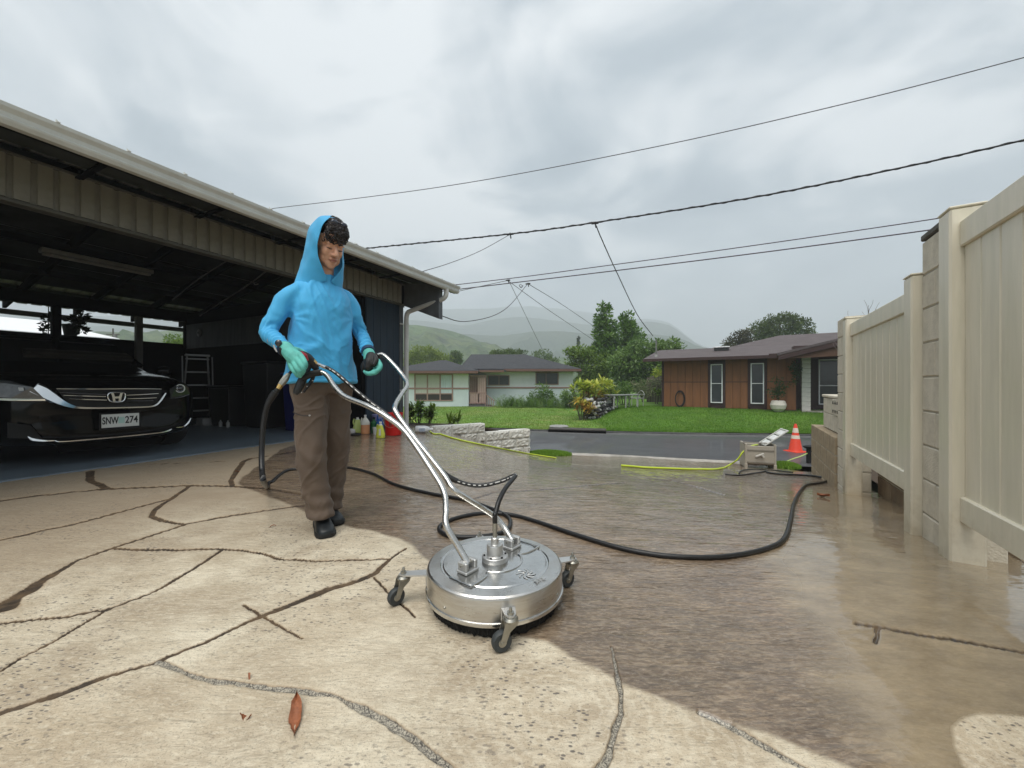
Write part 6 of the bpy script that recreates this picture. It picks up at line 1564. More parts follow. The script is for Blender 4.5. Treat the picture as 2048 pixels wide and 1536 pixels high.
limb(mb, [H(.08, 0, 1.36), shR], [.04, .035]); limb(mb, [H(-.08, 0, 1.36), shL], [.04, .035])
hipR, knR, anR = P(622, 800, 2.27), P(624, 912, 2.20), P(642, 1020, 2.19)
hipL, knL, anL = P(668, 800, 2.42), P(674, 905, 2.42), P(664, 1004, 2.40)
limb(mb, [hipR + ZU*.08, knR, anR], [.075, .05, .038]); limb(mb, [hipL + ZU*.08, knL, anL], [.075, .05, .038])
rel(mb); me = remeshed('body', mb, .0048, 3, .5)
V = verts_np(me) + np.array(M0)
# colour of the skin: lips, brows, moustache shadow
D = V - np.array(HC); f_ = D@np.array(HFv); s_ = D@np.array(HLv); u_ = D@np.array(HUv)
lip = np.exp(-(((u_+.0715)/.0085)**2)**1.5)*np.exp(-((s_/.021)**2)**2)*(f_ > .075)
seam = np.exp(-((u_+.0718-.003*np.cos(s_*90))/.0022)**2)*np.exp(-((s_/.023)**2)**2)*(f_ > .075)
shadow = np.clip(np.exp(-((u_+.056)/.006)**2)*np.exp(-((s_/.026)**2)**2) + .6*np.exp(-((u_+.10)/.012)**2)*np.exp(-((s_/.02)**2)), 0, 1)*(f_ > .06)
lid_ = np.zeros(len(V))
for s in (-1, 1): lid_ += np.exp(-((u_+.009+.0*s_)/.003)**2)*np.exp(-(((s_-s*.031)/.015)**2)**2)*(f_ > .06)
attr(me, 'lip', np.clip(lip, 0, 1)); attr(me, 'dark', np.clip(shadow*.35 + lid_*.9 + seam*.7, 0, 1))
m = bpy.data.materials.new('skin'); m.use_nodes = True; N = m.node_tree.nodes; L = m.node_tree.links; b = N['Principled BSDF']
def at(n): a = N.new('ShaderNodeAttribute'); a.attribute_name = n; return a.outputs['Fac']
tcx = N.new('ShaderNodeTexCoord'); nz = N.new('ShaderNodeTexNoise'); nz.inputs['Scale'].default_value = 22; L.new(tcx.outputs['Object'], nz.inputs['Vector'])
x0 = N.new('ShaderNodeMix'); x0.data_type = 'RGBA'; L.new(nz.outputs['Fac'], x0.inputs[0]); x0.inputs[6].default_value = (.54, .27, .17, 1); x0.inputs[7].default_value = (.68, .385, .26, 1)
x1 = N.new('ShaderNodeMix'); x1.data_type = 'RGBA'; L.new(at('lip'), x1.inputs[0]); L.new(x0.outputs[2], x1.inputs[6]); x1.inputs[7].default_value = (.36, .12, .09, 1)
x2 = N.new('ShaderNodeMix'); x2.data_type = 'RGBA'; L.new(at('dark'), x2.inputs[0]); L.new(x1.outputs[2], x2.inputs[6]); x2.inputs[7].default_value = (.045, .022, .018, 1)
L.new(x2.outputs[2], b.inputs['Base Color']); b.inputs['Roughness'].default_value = .42; b.inputs['Subsurface Weight'].default_value = .15; b.inputs['Subsurface Radius'].default_value = (.01, .004, .002)
link('body', me, m, man)
M_HAIR = pmat('dark_curly_hair', (.018, .012, .011), .38, var=.5, scale=60, spec=.6, bump=.001, bscale=300)
# brows
for s in (-1, 1):
    mb = MB(); mb.tube(catmull([hd(.090, s*.012, .018), hd(.089, s*.028, .0235), hd(.077, s*.047, .019)], 4), [.0030]+[.0050]*7+[.0020], 6); rel(mb); mb.build('eyebrow', M_HAIR, man, smooth=True)
    mb = MB(); mb.tube(catmull([hd(.083, s*.018, -.010), hd(.0865, s*.031, -.0125), hd(.076, s*.046, -.008)], 4), .0022, 5); rel(mb); mb.build('eyelash', M_HAIR, man)
# hair: cap and curls
mb = MB(); hell(mb, (-.006, 0, .062), (.098, .082, .082)); rel(mb)
cap_ = [Vector(v) for v in mb.v]
rg = random.Random(11)
hb = MB()
hell(hb, (-.014, 0, .070), (.092, .078, .076))
for k in range(260):
    th = rg.uniform(-.85, 1.5); ph = rg.uniform(.02, 1.25)
    # direction on the scalp: front and top
    d = Vector((cos(th)*sin(ph), sin(th)*sin(ph), cos(ph))); c = Vector((-.002 + .108*d.x, .084*d.y, .052 + .100*d.z))
    if c.z < .064 and c.x > .02: c.z = .052 + rg.uniform(-.020, .022); c.x += .004
    r = rg.uniform(.008, .017); a = rg.uniform(0, 6.28); turns = rg.uniform(.6, 1.2); pts = []
    ax1 = d.orthogonal().normalized(); ax2 = d.cross(ax1)
    for i in range(8):
        t = a + turns*2*pi*i/7; q = c + ax1*(r*cos(t)) + ax2*(r*sin(t)) + d*(.004 + .010*i/7*rg.uniform(.5, 1.2)); pts.append(hd(q.x, q.y, q.z))
    hb.tube(pts, [.0022, .0032, .0036, .0036, .0034, .003, .0024, .001], 5)
for k in range(78):      # fringe falling on the forehead
    s_ = rg.uniform(-.066, .066); z_ = rg.choice([rg.uniform(.044, .080)]*5 + [rg.uniform(.026, .044)]); x_ = .100*sqrt(max(.1, 1-(s_/.085)**2)) - .004; r = rg.uniform(.006, .012); a = rg.uniform(0, 6.28); pts = []
    for i in range(8):
        t = a + 5.5*i/7; pts.append(hd(x_ + .004*sin(t*2) + .003, s_ + r*cos(t), z_ + r*sin(t)*1.1 - .004*i/7))
    hb.tube(pts, [.0020, .0030, .0034, .0034, .0032, .0028, .002, .0008], 5)
rel(hb); hb.build('hair', M_HAIR, man, smooth=True)['kind'] = 'stuff'
# sunglasses pushed up on the hair
mb = MB()
for s in (-1, 1): mb.ell(hd(.072, s*.028, .135), (.010, .022, .016), 14, 8, M=HM.to_3x3())
mb.tube([hd(.078, -.01, .138), hd(.08, 0, .141), hd(.078, .01, .138)], .003, 6); rel(mb); mb.build('sunglasses', pmat('dark_lens', (.02, .025, .05), .08, coat=1.0), man, smooth=True)

# ---- shirt
SH = pmat('sky_blue_jersey', (.065, .41, .74), .62, var=.06, scale=5, bump=.0006, bscale=500, dirt=(.06, .36, .62), dirt_amt=.6, dscale=7, sheen=.15, spec=.3)
def shirt():
    mb = MB()
    rings = [(.846, .202, .158, .00), (.90, .196, .152, .0), (1.0, .186, .144, .0), (1.10, .178, .136, .003), (1.20, .174, .130, .006), (1.30, .170, .122, .008), (1.36, .158, .110, .005), (1.40, .140, .098, .0), (1.43, .118, .088, -.005), (1.46, .094, .078, .0), (1.50, .070, .070, .01)]
    oval(mb, [(H(0, f, z), MR, a, MF, b_) for z, a, b_, f in rings], 40)
    limb(mb, [H(.07, -.005, 1.40), H(.12, -.005, 1.385), shR, shR.lerp(elR, .5), elR, elR.lerp(wrR, .5), wrR + (wrR-elR).normalized()*-.015], [.055, .058, .056, .050, .045, .041, .037])
    limb(mb, [H(-.07, -.005, 1.40), H(-.12, -.005, 1.385), shL, shL.lerp(elL, .5), elL, elL.lerp(wrL, .5), wrL + (wrL-elL).normalized()*-.015], [.055, .058, .056, .050, .045, .041, .037])
    rel(mb); me = remeshed('shirt', mb, .0058, 22, .5)
    V = verts_np(me); N_ = normals_np(me); W_ = V + np.array(M0)
    # general soft folds, long and slanting on the trunk
    zz = W_[:,2]
    V = fold(V, N_, .0062, 4.4, (1, 1, .42), 3.1)
    V = fold(V, N_, .0016, 10, (1, 1, .6), 8.7)
    # tight rings of cloth round the forearms
    for (a, b_, c) in ((elR, wrR, 1), (elL, wrL, 2)):
        A = np.array(a); B = np.array(b_); ax = (B-A)/np.linalg.norm(B-A); L_ = np.linalg.norm(B-A)
        t = (W_-A)@ax; d = np.linalg.norm(W_-A-np.outer(t, ax), axis=1); m = np.clip((.075-d)/.02, 0, 1)*np.clip((t+.09)/.07, 0, 1)*np.clip((L_+.02-t)/.02, 0, 1)
        ph = t*230 + 2.5*np.sin(W_[:,0]*40+W_[:,2]*25*c)
        V += N_*(np.sin(ph)*.0036*m)[:,None]
    # pull folds from the armpits across the chest
    for s, sh_ in ((1, shR), (-1, shL)):
        c = np.array(sh_) + np.array((0, 0, -.10)); r = np.linalg.norm(W_-c, axis=1); az = np.arctan2(W_[:,2]-c[2], (W_-c)@np.array(MR)*-s)
        V += N_*(np.sin(az*9+r*30)*np.exp(-((r-.13)/.06)**2)*.0018)[:,None]
    # hem stitching
    V += N_*(-.0022*np.exp(-((zz-.872)/.004)**2))[:,None]
    set_verts(me, V); return me
link('shirt', shirt(), SH, man)
for (a, b_, r) in ((elR, wrR, .037), (elL, wrL, .037)):
    d = (b_-a).normalized(); mb = MB(); mb.tube([b_-d*.022, b_-d*.010, b_+d*.001], [r+.0035, r+.004, r+.001], 20); rel(mb); mb.build('cuff', pmat('dark_blue_cuff', (.012, .04, .10), .7), man, smooth=True)
# ---- hood
def hood():
    A = [[(.066, 0, .150), (.060, .050, .134), (.046, .084, .075), (.040, .093, .0), (.046, .086, -.07), (.062, .058, -.135), (.052, .006, -.212)],
         [(.0, 0, .170), (.0, .060, .146), (-.004, .098, .080), (-.002, .108, .0), (.0, .106, -.08), (.01, .105, -.155), (.028, .080, -.245)],
         [(-.06, 0, .150), (-.06, .060, .125), (-.062, .094, .070), (-.062, .104, -.01), (-.058, .110, -.09), (-.05, .118, -.165), (-.02, .135, -.268)],
         [(-.105, 0, .088), (-.104, .048, .066), (-.102, .074, .025), (-.100, .086, -.04), (-.098, .100, -.105), (-.095, .115, -.17), (-.08, .140, -.268)],
         [(-.124, 0, -.01), (-.124, .028, -.02), (-.122, .050, -.05), (-.120, .070, -.09), (-.118, .090, -.135), (-.12, .098, -.185), (-.12, .105, -.262)]]
    A = [[Vector(p) for p in r] for r in A]
    nu, nv = 25, 21
    # interpolate along each arch then across arches
    rows = []
    for r in A: c = catmull(r, 4); rows.append(c)
    cols = []
    for j in range(len(rows[0])): cols.append(catmull([rows[i][j] for i in range(5)], 5))
    K = len(cols[0]); J = len(cols); vs = []; idx = {}
    # pitch the hood less than the head
    p2 = radians(12); F2 = MF*cos(p2) - ZU*sin(p2); U2 = ZU*cos(p2) + MF*sin(p2)
    for k in range(K):
        for j in range(-(J-1), J):
            p = cols[abs(j)][k]; s = 1 if j >= 0 else -1
            w_ = .0028*sin(abs(j)*1.1 + k*.55) + .0035*mnoise.noise(Vector((j*.35+s*7, k*.35, 2)))*1.6
            g = math.exp(-((abs(j)-10)/6.0)**2)*max(0, 1-k/9.0)       # turned: open on his left, drawn over the right cheek
            q = HC + F2*(p.x + w_*.4 + (-.062*g if s > 0 else .026*g)) + HLv*(p.y*s*(1+w_*7)*(1-.05*g*(s > 0))) + U2*(p.z + .3*w_)
            idx[(k, j)] = len(vs); vs.append(q - M0)
    fs = [(idx[(k, j)], idx[(k, j+1)], idx[(k+1, j+1)], idx[(k+1, j)]) for k in range(K-1) for j in range(-(J-1), J-1)]
    mb = MB(); mb.add(vs, fs); o = mb.build('hood', SH, man, smooth=80)
    so = o.modifiers.new('t', 'SOLIDIFY'); so.thickness = .0045; so.offset = -1
    ss = o.modifiers.new('s', 'SUBSURF'); ss.levels = 1; ss.render_levels = 1
hood()
mb = MB(); mb.ell(H(0, .022, 1.478), (.052, .052, .045), 16, 10); rel(mb); mb.build('neck_fill', pmat('dark_neck_blue', (.010, .025, .05), .8), man, smooth=True)  # dark blue filler inside the neck of the hood

# ---- trousers
TR = pmat('brown_work_trousers', (.115, .082, .060), .78, var=.14, scale=7, bump=.0005, bscale=400, dirt=(.085, .058, .040), dirt_amt=.5, dscale=5, sheen=.1)
def trousers():
    mb = MB()
    oval(mb, [(H(0, .0, z), MR, a, MF, b_) for z, a, b_ in ((.93, .155, .115), (.88, .160, .12), (.82, .160, .12), (.78, .14, .108))], 32)
    limb(mb, [H(.085, 0, .84), hipR, knR.lerp(hipR, .5), knR, knR.lerp(anR, .55) + MF*-.012, anR + MF*-.004, anR + ZU*-.022], [.094, .094, .088, .078, .074, .067, .070], n=24)
    limb(mb, [H(-.085, 0, .84), hipL, knL.lerp(hipL, .5), knL, knL.lerp(anL, .55) + MF*-.012, anL, anL + ZU*-.025], [.094, .094, .086, .076, .072, .066, .068], n=24)
    # the limb ends are flat hems: cut below by squashing later
    rel(mb); me = remeshed('trousers', mb, .0060, 12, .5)
    V = verts_np(me); 
    for (an, r) in ((anR, 1), (anL, 1)):
        A = np.array(an - M0); d = np.hypot(V[:,0]-A[0], V[:,1]-A[1]); m = (d < .12) & (V[:,2] < A[2] - .035); V[m, 2] = A[2] - .035 + (V[m, 2]-A[2]+.035)*.12
    N_ = normals_np(me)
    V = fold(V, N_, .0070, 3.8, (1, 1, .50), 1.7); V = fold(V, N_, .0034, 8, (1, 1, .9), 5.2)
    # bunching above the hems
    for an in (anR, anL):
        A = np.array(an - M0); t = V[:,2] - A[2]; d = np.hypot(V[:,0]-A[0], V[:,1]-A[1]); m = np.clip((.14-d)/.03, 0, 1)*np.clip((.20-t)/.12, 0, 1)
        V += N_*(np.sin(t*70 + 3*np.sin(V[:,0]*22) + V[:,1]*25)*.0045*m)[:,None]
    A = np.array(knR-M0); t = V[:,2]-A[2]; d = np.hypot(V[:,0]-A[0], V[:,1]-A[1]); m = np.clip((.15-d)/.03, 0, 1)*np.exp(-((t)/.09)**2)
    V += N_*(np.sin(t*60 + V[:,0]*45)*.004*m)[:,None]
    set_verts(me, V); return me
link('trousers', trousers(), TR, man)
# thigh pocket zip
zp = [P(586, 824, 2.135), P(596, 829, 2.11), P(610, 831.5, 2.10), P(620, 831, 2.105)]
mb = MB(); mb.tube(catmull(zp, 4), .0035, 6); rel(mb); mb.build('pocket_zip', pmat('zip_dark', (.03, .022, .02), .5), man, smooth=True)
mb = MB(); mb.ell(P(619, 831, 2.098), (.006, .005, .005), 8, 6); rel(mb); mb.build('zip_pull', M_PALE, man)

# ---- shoes
SHOE = pmat('black_clog', (.012, .015, .017), .42, var=.3, scale=30, bump=.0004, bscale=200); SOLE = pmat('black_sole', (.008, .009, .010), .6)
def shoe(heel, toe, lift=0.0):
    d = toe-heel; L_ = .285; d.z = 0; d.normalize(); s = Vector((-d.y, d.x, 0)); c = toe - d*L_
    mb = MB(); prof = [(0.0, .022, .060), (.02, .036, .075), (.06, .040, .082), (.11, .041, .088), (.16, .046, .080), (.21, .051, .066), (.25, .049, .055), (.275, .036, .044), (.285, .018, .034)]
    n = 20; vs = []
    for (x, wd, h) in prof:
        for j in range(n):
            t = 2*pi*j/n; y, z = cos(t), sin(t); zz = .018 + (h-.018)*max(0, z)**.8 if z > 0 else .018 + .012*z
            vs.append(c + d*x + s*(wd*math.copysign(abs(y)**.8, y)) + ZU*(zz + lift))
    mb.add(vs, [(i*n+j, i*n+(j+1) % n, (i+1)*n+(j+1) % n, (i+1)*n+j) for i in range(len(prof)-1) for j in range(n)] + [tuple(range(n)), tuple((len(prof)-1)*n+j for j in range(n))])
    rel(mb); o = mb.build('shoe', SHOE, man, smooth=60); ss = o.modifiers.new('s', 'SUBSURF'); ss.levels = 1; ss.render_levels = 2
    mb = MB(); pts = []
    for (x, wd, h) in prof: pts.append((x, wd+.003))
    out = [c + d*x + s*w_ for x, w_ in pts] + [c + d*x - s*w_ for x, w_ in reversed(pts)]
    mb.slab([p + ZU*(.0 + lift) for p in out], (0, 0, .026)); rel(mb); b_ = mb.build('shoe_sole', SOLE, man, bevel=.006)
shoe(P(637, 1040, 2.36)*1 - ZU*P(637, 1040, 2.36).z, Vector((-1.005, 2.09, 0)))
shoe(Vector((-1.16, 2.42, 0)), Vector((-1.03, 2.275, 0)))

# ---- gloves
GL = pmat('teal_glove', (.115, .46, .40), .7, var=.16, scale=22, bump=.0006, bscale=350, dirt=(.07, .30, .28), dirt_amt=.5, dscale=14)
GLB = pmat('black_glove_palm', (.012, .012, .012), .55, bump=.0008, bscale=200)
def handmesh(name, parts, mat, vox=.0032):
    mb = MB()
    for kind, pts, rs in parts:
        if kind == 'l': limb(mb, pts, rs, 4, 12)
        else: mb.ell(pts, rs, 14, 10)
    rel(mb); me = remeshed(name, mb, vox, 2, .4); return link(name, me, mat, man)
# right hand over the trigger gun; pixels with depth, knuckles towards the viewer
def Q(u, v, y): return P(u, v, y)
pr_ = [('l', [wrR + (elR-wrR).normalized()*.03, Q(572, 696, 2.015), Q(580, 706, 2.0)], [.034, .034, .036]),
       ('l', [Q(578, 704, 2.0), Q(588, 714, 1.985), Q(596, 722, 1.975)], [.036, .040, .034]),
       ('l', [Q(586, 722, 2.0), Q(588, 734, 1.99)], [.030, .026]),
       ('l', [Q(598, 708, 1.975), Q(606, 718, 1.945), Q(611, 730, 1.935), Q(607, 739, 1.955)], [.0150, .0140, .0128, .0115]),
       ('l', [Q(592, 714, 1.970), Q(600, 727, 1.935), Q(607, 738, 1.930), Q(604, 747, 1.955)], [.0155, .0142, .0130, .0115]),
       ('l', [Q(586, 720, 1.970), Q(593, 734, 1.935), Q(600, 744, 1.935), Q(600, 752, 1.960)], [.0150, .0138, .0125, .0110]),
       ('l', [Q(580, 724, 1.980), Q(585, 737, 1.955), Q(592, 747, 1.950), Q(595, 752, 1.975)], [.0138, .0125, .0112, .0100]),
       ('l', [Q(590, 700, 2.02), Q(600, 702, 2.045), Q(612, 708, 2.05)], [.018, .015, .012])]
handmesh('glove', pr_, GL)
dW = (wrR-elR).normalized()
mb = MB(); mb.tube([wrR-dW*.004, wrR+dW*.008, wrR+dW*.024], [.0385, .0400, .0385], 22); rel(mb); mb.build('watch_strap', GLB, man, smooth=True)
c = P(557, 686, 1.985); mb = MB(); mb.ell(c, (.018, .012, .018), 14, 8); rel(mb); mb.build('watch', pmat('watch_glass', (.012, .014, .02), .12, coat=1.0), man, smooth=True)
mb = MB(); mb.tube([P(547, 690, 1.98), P(550, 697, 1.98), P(554, 704, 1.98)], [.003, .005, .003], 6); rel(mb); mb.build('watch_buckle', M_PALE, man, smooth=True)
# left hand closed round the far grip
pl_ = [('l', [wrL + (elL-wrL).normalized()*.03, Q(738, 708, 2.375), Q(740, 716, 2.36)], [.034, .036, .036]),
       ('l', [Q(739, 716, 2.36), Q(744, 726, 2.345)], [.036, .032])]
handmesh('glove', pl_, GL)
pf = [('l', [Q(756, 722, 2.325), Q(761, 732, 2.30), Q(756, 741, 2.285), Q(746, 743, 2.29)], [.0150, .0140, .0130, .0112]),
      ('l', [Q(752, 727, 2.325), Q(757, 738, 2.30), Q(750, 746, 2.285), Q(739, 746, 2.29)], [.0148, .0138, .0126, .0108]),
      ('l', [Q(748, 731, 2.33), Q(750, 742, 2.305), Q(742, 748, 2.29), Q(733, 745, 2.295)], [.0140, .0130, .0120, .0102]),
      ('l', [Q(742, 733, 2.335), Q(742, 744, 2.315), Q(735, 748, 2.30), Q(729, 743, 2.305)], [.0125, .0115, .0105, .0092])]
handmesh('glove_fingers', pf, GL)
pb = [('l', [Q(742, 713, 2.345), Q(740, 724, 2.315), Q(737, 734, 2.305)], [.030, .032, .026]),
      ('l', [Q(748, 712, 2.335), Q(752, 720, 2.305), Q(748, 729, 2.290)], [.0175, .0165, .0140]),
      ('l', [Q(733, 724, 2.33), Q(728, 733, 2.325), Q(728, 741, 2.33)], [.022, .020, .014])]
handmesh('glove_palm', pb, GLB)
# ================================================================== TREES AND PLANTS
M_BARK = pmat('tree_bark', (.085, .07, .055), .95, var=.3, scale=5, bump=.01, bscale=20)
M_L1 = leafmat('glossy_mid_green', (.04, .11, .015), (.17, .30, .05), .35)
M_L2 = leafmat('broad_tree_leaf', (.05, .12, .02), (.24, .36, .10), .35)
M_L3 = leafmat('yellow_green_leaf', (.07, .145, .02), (.24, .35, .045), .4)
M_L4 = leafmat('distant_leaf', (.05, .095, .02), (.15, .22, .06), .5)
M_TI = leafmat('yellow_red_ti_leaf', (.50, .16, .045), (.52, .56, .09), .4, .4)
M_TI2 = leafmat('lime_ti_leaf', (.14, .28, .02), (.60, .62, .10), .4, .4)
M_PINKL = leafmat('pale_pinkish_leaf', (.10, .16, .05), (.30, .30, .18), .5)
def limbs(base, ends, r, name, parent, mat=M_BARK):
    mb = MB(); o = Vector((0, 0, 0))
    for e, f in ends:
        e = Vector(e); mid = o.lerp(e, .5) + Vector((e.x*-.15, e.y*-.15, e.z*.08)); pts = catmull([o, mid, e], 4); rr = np.linspace(r*f, r*f*.25, len(pts)).tolist(); mb.tube(pts, rr, 7)
    return mb.build(name, mat, parent, smooth=True)
def tree(label, base, blobs, nclump, nleaf, ls, mat, crad=.35, tr=.18, name='tree', group=None, ends=None, flat=.6, up=.2, aspect=.42):
    """blobs: ellipsoids (x, y, z, rx, ry, rz) relative to the base; clumps sit through their outer half"""
    t = thing(name, label, 'tree', base, 0, group)
    spots = []
    vol = [b[3]*b[4]*b[5] for b in blobs]; tot = sum(v**.67 for v in vol)
    for b, v in zip(blobs, vol):
        k = max(3, int(nclump*v**.67/tot))
        for _ in range(k):
            d = Vector((random.gauss(0, 1), random.gauss(0, 1), random.gauss(0, 1))).normalized(); rr = random.uniform(.55, 1.02)
            spots.append((b[0]+d.x*b[3]*rr, b[1]+d.y*b[4]*rr, b[2]+d.z*b[5]*rr, crad*random.uniform(.6, 1.25)))
    leafy('crown', spots, nleaf, ls, mat, t, flat, up, aspect)
    if ends is None: ends = [((b[0], b[1], b[2]), .7) for b in blobs]
    limbs(base, ends, tr, 'trunk', t); return t
def bp_(u, v, Y): p = P(u, v, Y); return p
def blobs_px(base, lst, Y):
    """(u, v, ru, rv[, dy]) in pixels at distance Y"""
    out = []
    for q in lst:
        u, v, ru, rv = q[:4]; dy = q[4] if len(q) > 4 else 0
        p = P(u, v, Y+dy) - base; s = (Y+dy)/F; out.append((p.x, p.y, p.z, ru*s, ru*s*.8, rv*s))
    return out
# tall pair of whorled trees
b = Vector((P(1215, 768, 34).x, 34, -.5))
tree('tall slim tree with whorled leaves, left and taller of the pair', b, blobs_px(b, [(1208, 622, 11, 14), (1205, 650, 17, 18), (1215, 680, 26, 20), (1206, 705, 30, 22), (1196, 664, 10, 8), (1222, 655, 9, 14)], 34), 130, 34, .34, M_L1, .34, .16, ends=[((P(1210, 610, 34)-b), 1), ((P(1190, 670, 34)-b), .4), ((P(1228, 660, 34)-b), .4), ((P(1195, 700, 34)-b), .4), ((P(1230, 690, 34)-b), .4)], group=None)
b = Vector((P(1258, 768, 35).x, 35, -.5))
tree('slim tree with whorled leaves, right and shorter of the pair', b, blobs_px(b, [(1252, 640, 11, 12), (1255, 662, 18, 16), (1262, 690, 28, 22), (1275, 670, 9, 9)], 35), 80, 34, .34, M_L1, .34, .15, ends=[((P(1252, 630, 35)-b), 1), ((P(1240, 665, 35)-b), .4), ((P(1272, 668, 35)-b), .4)])
b = Vector((P(1290, 768, 30).x, 30, -.5))
tree('broad dense tree with drooping leaf whorls left of the brown house', b, blobs_px(b, [(1290, 708, 42, 30), (1330, 700, 30, 20), (1262, 730, 38, 30), (1310, 740, 34, 30), (1280, 765, 36, 22), (1248, 760, 20, 22), (1345, 693, 16, 12), (1240, 735, 22, 20)], 30), 380, 30, .30, M_L2, .38, .25, up=-.15)
b = Vector((P(1170, 768, 33).x, 33, -.6))
tree('loose light green tree behind the white house corner', b, blobs_px(b, [(1165, 705, 26, 14), (1150, 725, 16, 16), (1185, 735, 30, 26), (1205, 760, 30, 20), (1170, 765, 22, 20), (1222, 730, 20, 22), (1142, 702, 10, 8)], 33), 260, 30, .26, M_L3, .42, .2)
# round tree far left, small ones
b = Vector((P(850, 768, 62).x, 62, -1.2))
tree('round yellow green tree beyond the white house roof', b, blobs_px(b, [(850, 712, 32, 18), (828, 722, 22, 18), (878, 722, 20, 14), (852, 730, 36, 14)], 62), 210, 34, .42, leafmat('yellow_round_leaf', (.10, .16, .02), (.28, .35, .06), .5), .62, .4)
for (u, v, r, Y, lb) in ((911, 712, 8, 64, 'small round bush like tree right of the big round tree'), (1085, 716, 26, 70, 'low wide tree mass behind the right end of the white roof'), (1030, 712, 12, 70, 'small dark tree peeking over the white house ridge')):
    b = Vector((P(u, 768, Y).x, Y, -1.2)); tree(lb, b, blobs_px(b, [(u, v, r, r*.5+3), (u+r*.4, v+6, r*.8, 8), (u-r*.5, v+7, r*.7, 8)], Y), 60, 26, .40, M_L4, .6, .3)
b = Vector((P(1012, 768, 55).x, 55, -1))
tree('flat topped feathery tree just above the white house roof', b, blobs_px(b, [(990, 706, 14, 2.4), (1012, 702, 16, 2.4), (1040, 704, 12, 2.4), (1020, 708, 24, 2.6), (1000, 709, 20, 2)], 55), 80, 30, .26, leafmat('feathery_leaf', (.05, .09, .02), (.13, .19, .045), .5), .34, .2)
# norfolk pine tip
pn = thing('pine_tree', 'thin dark conifer spire far behind the light green tree', 'tree', Vector((P(1157, 768, 90).x, 90, -1.5)))
mb = MB(); mb.tube([(0, 0, 0), (0, 0, 13.4)], [.2, .02], 6); mb.build('trunk', M_BARK, pn)
leafy('crown', [(random.uniform(-1, 1)*.55*(13.3-z)/4, random.uniform(-1, 1)*.5*(13.3-z)/4, z, .16) for z in np.linspace(9, 13.3, 34)], 14, .40, leafmat('conifer_leaf', (.02, .04, .02), (.04, .07, .035), .6), pn)
# tree behind the brown roof
b = Vector((P(1560, 768, 40).x, 40, -.3))
tree('wide dark green tree rising behind the brown house ridge', b, blobs_px(b, [(1560, 650, 36, 20), (1525, 660, 26, 16), (1600, 655, 24, 18), (1575, 638, 22, 10), (1615, 668, 12, 10), (1540, 672, 40, 10)], 40), 230, 30, .26, leafmat('blue_green_leaf', (.04, .07, .025), (.14, .19, .06), .5), .42, .25, ends=[((P(u, v, 40)-b), f) for u, v, f in ((1560, 640, .9), (1520, 655, .6), (1600, 650, .6), (1540, 660, .5), (1615, 665, .4))])
b = Vector((P(1475, 768, 38).x, 38, -.3))
tree('small reddish tree behind the brown roof, left of the wide tree', b, blobs_px(b, [(1480, 672, 16, 10), (1462, 688, 16, 8), (1492, 684, 18, 8), (1500, 665, 7, 5)], 38), 80, 26, .24, leafmat('reddish_leaf', (.045, .042, .025), (.095, .095, .045), .5), .38, .15)
# tree seen through the carport
b = Vector((P(365, 768, 30).x, 30, -.5)); tree('pale bushy tree seen through the carport back opening', b, blobs_px(b, [(362, 682, 22, 11), (385, 690, 22, 12), (345, 692, 16, 8)], 30), 90, 26, .20, M_L3, .34, .15)
# bare tree behind the fence
bt = thing('bare_tree', 'leafless pale branches rising behind the far fence section', 'tree', Vector((P(1730, 768, 10).x, 10, -.5)))
mb = MB(); rg = random.Random(21); 
def br(p, d, L_, r, dep):
    pts = [p]; q = p.copy(); dd = d.copy()
    for i in range(5):
        dd = (dd + Vector((rg.uniform(-.28, .28), rg.uniform(-.2, .2), rg.uniform(-.05, .22)))).normalized(); q = q + dd*(L_/5); pts.append(q.copy())
    mb.tube(pts, np.linspace(r, r*.55, 6).tolist(), 5)
    if dep > 0:
        for k in range(rg.choice([2, 2, 3])):
            i = rg.choice([2, 3, 4, 5]); br(pts[i], (dd + Vector((rg.uniform(-1.0, .7), rg.uniform(-.5, .5), rg.uniform(-.1, .6)))).normalized(), L_*.72, r*.58, dep-1)
br(Vector((.15, 0, 0)), Vector((0, 0, 1)), 1.2, .05, 0)
for d, z in (((-.55, .1, .8), 1.0), ((-.15, 0, 1), 1.1), ((.35, .1, .9), 1.15), ((-.9, 0, .55), .95)): br(Vector((.12, 0, z)), Vector(d).normalized(), 1.05, .026, 3)
mb.build('branches', pmat('bare_bark', (.22, .19, .18), .9), bt, smooth=True)

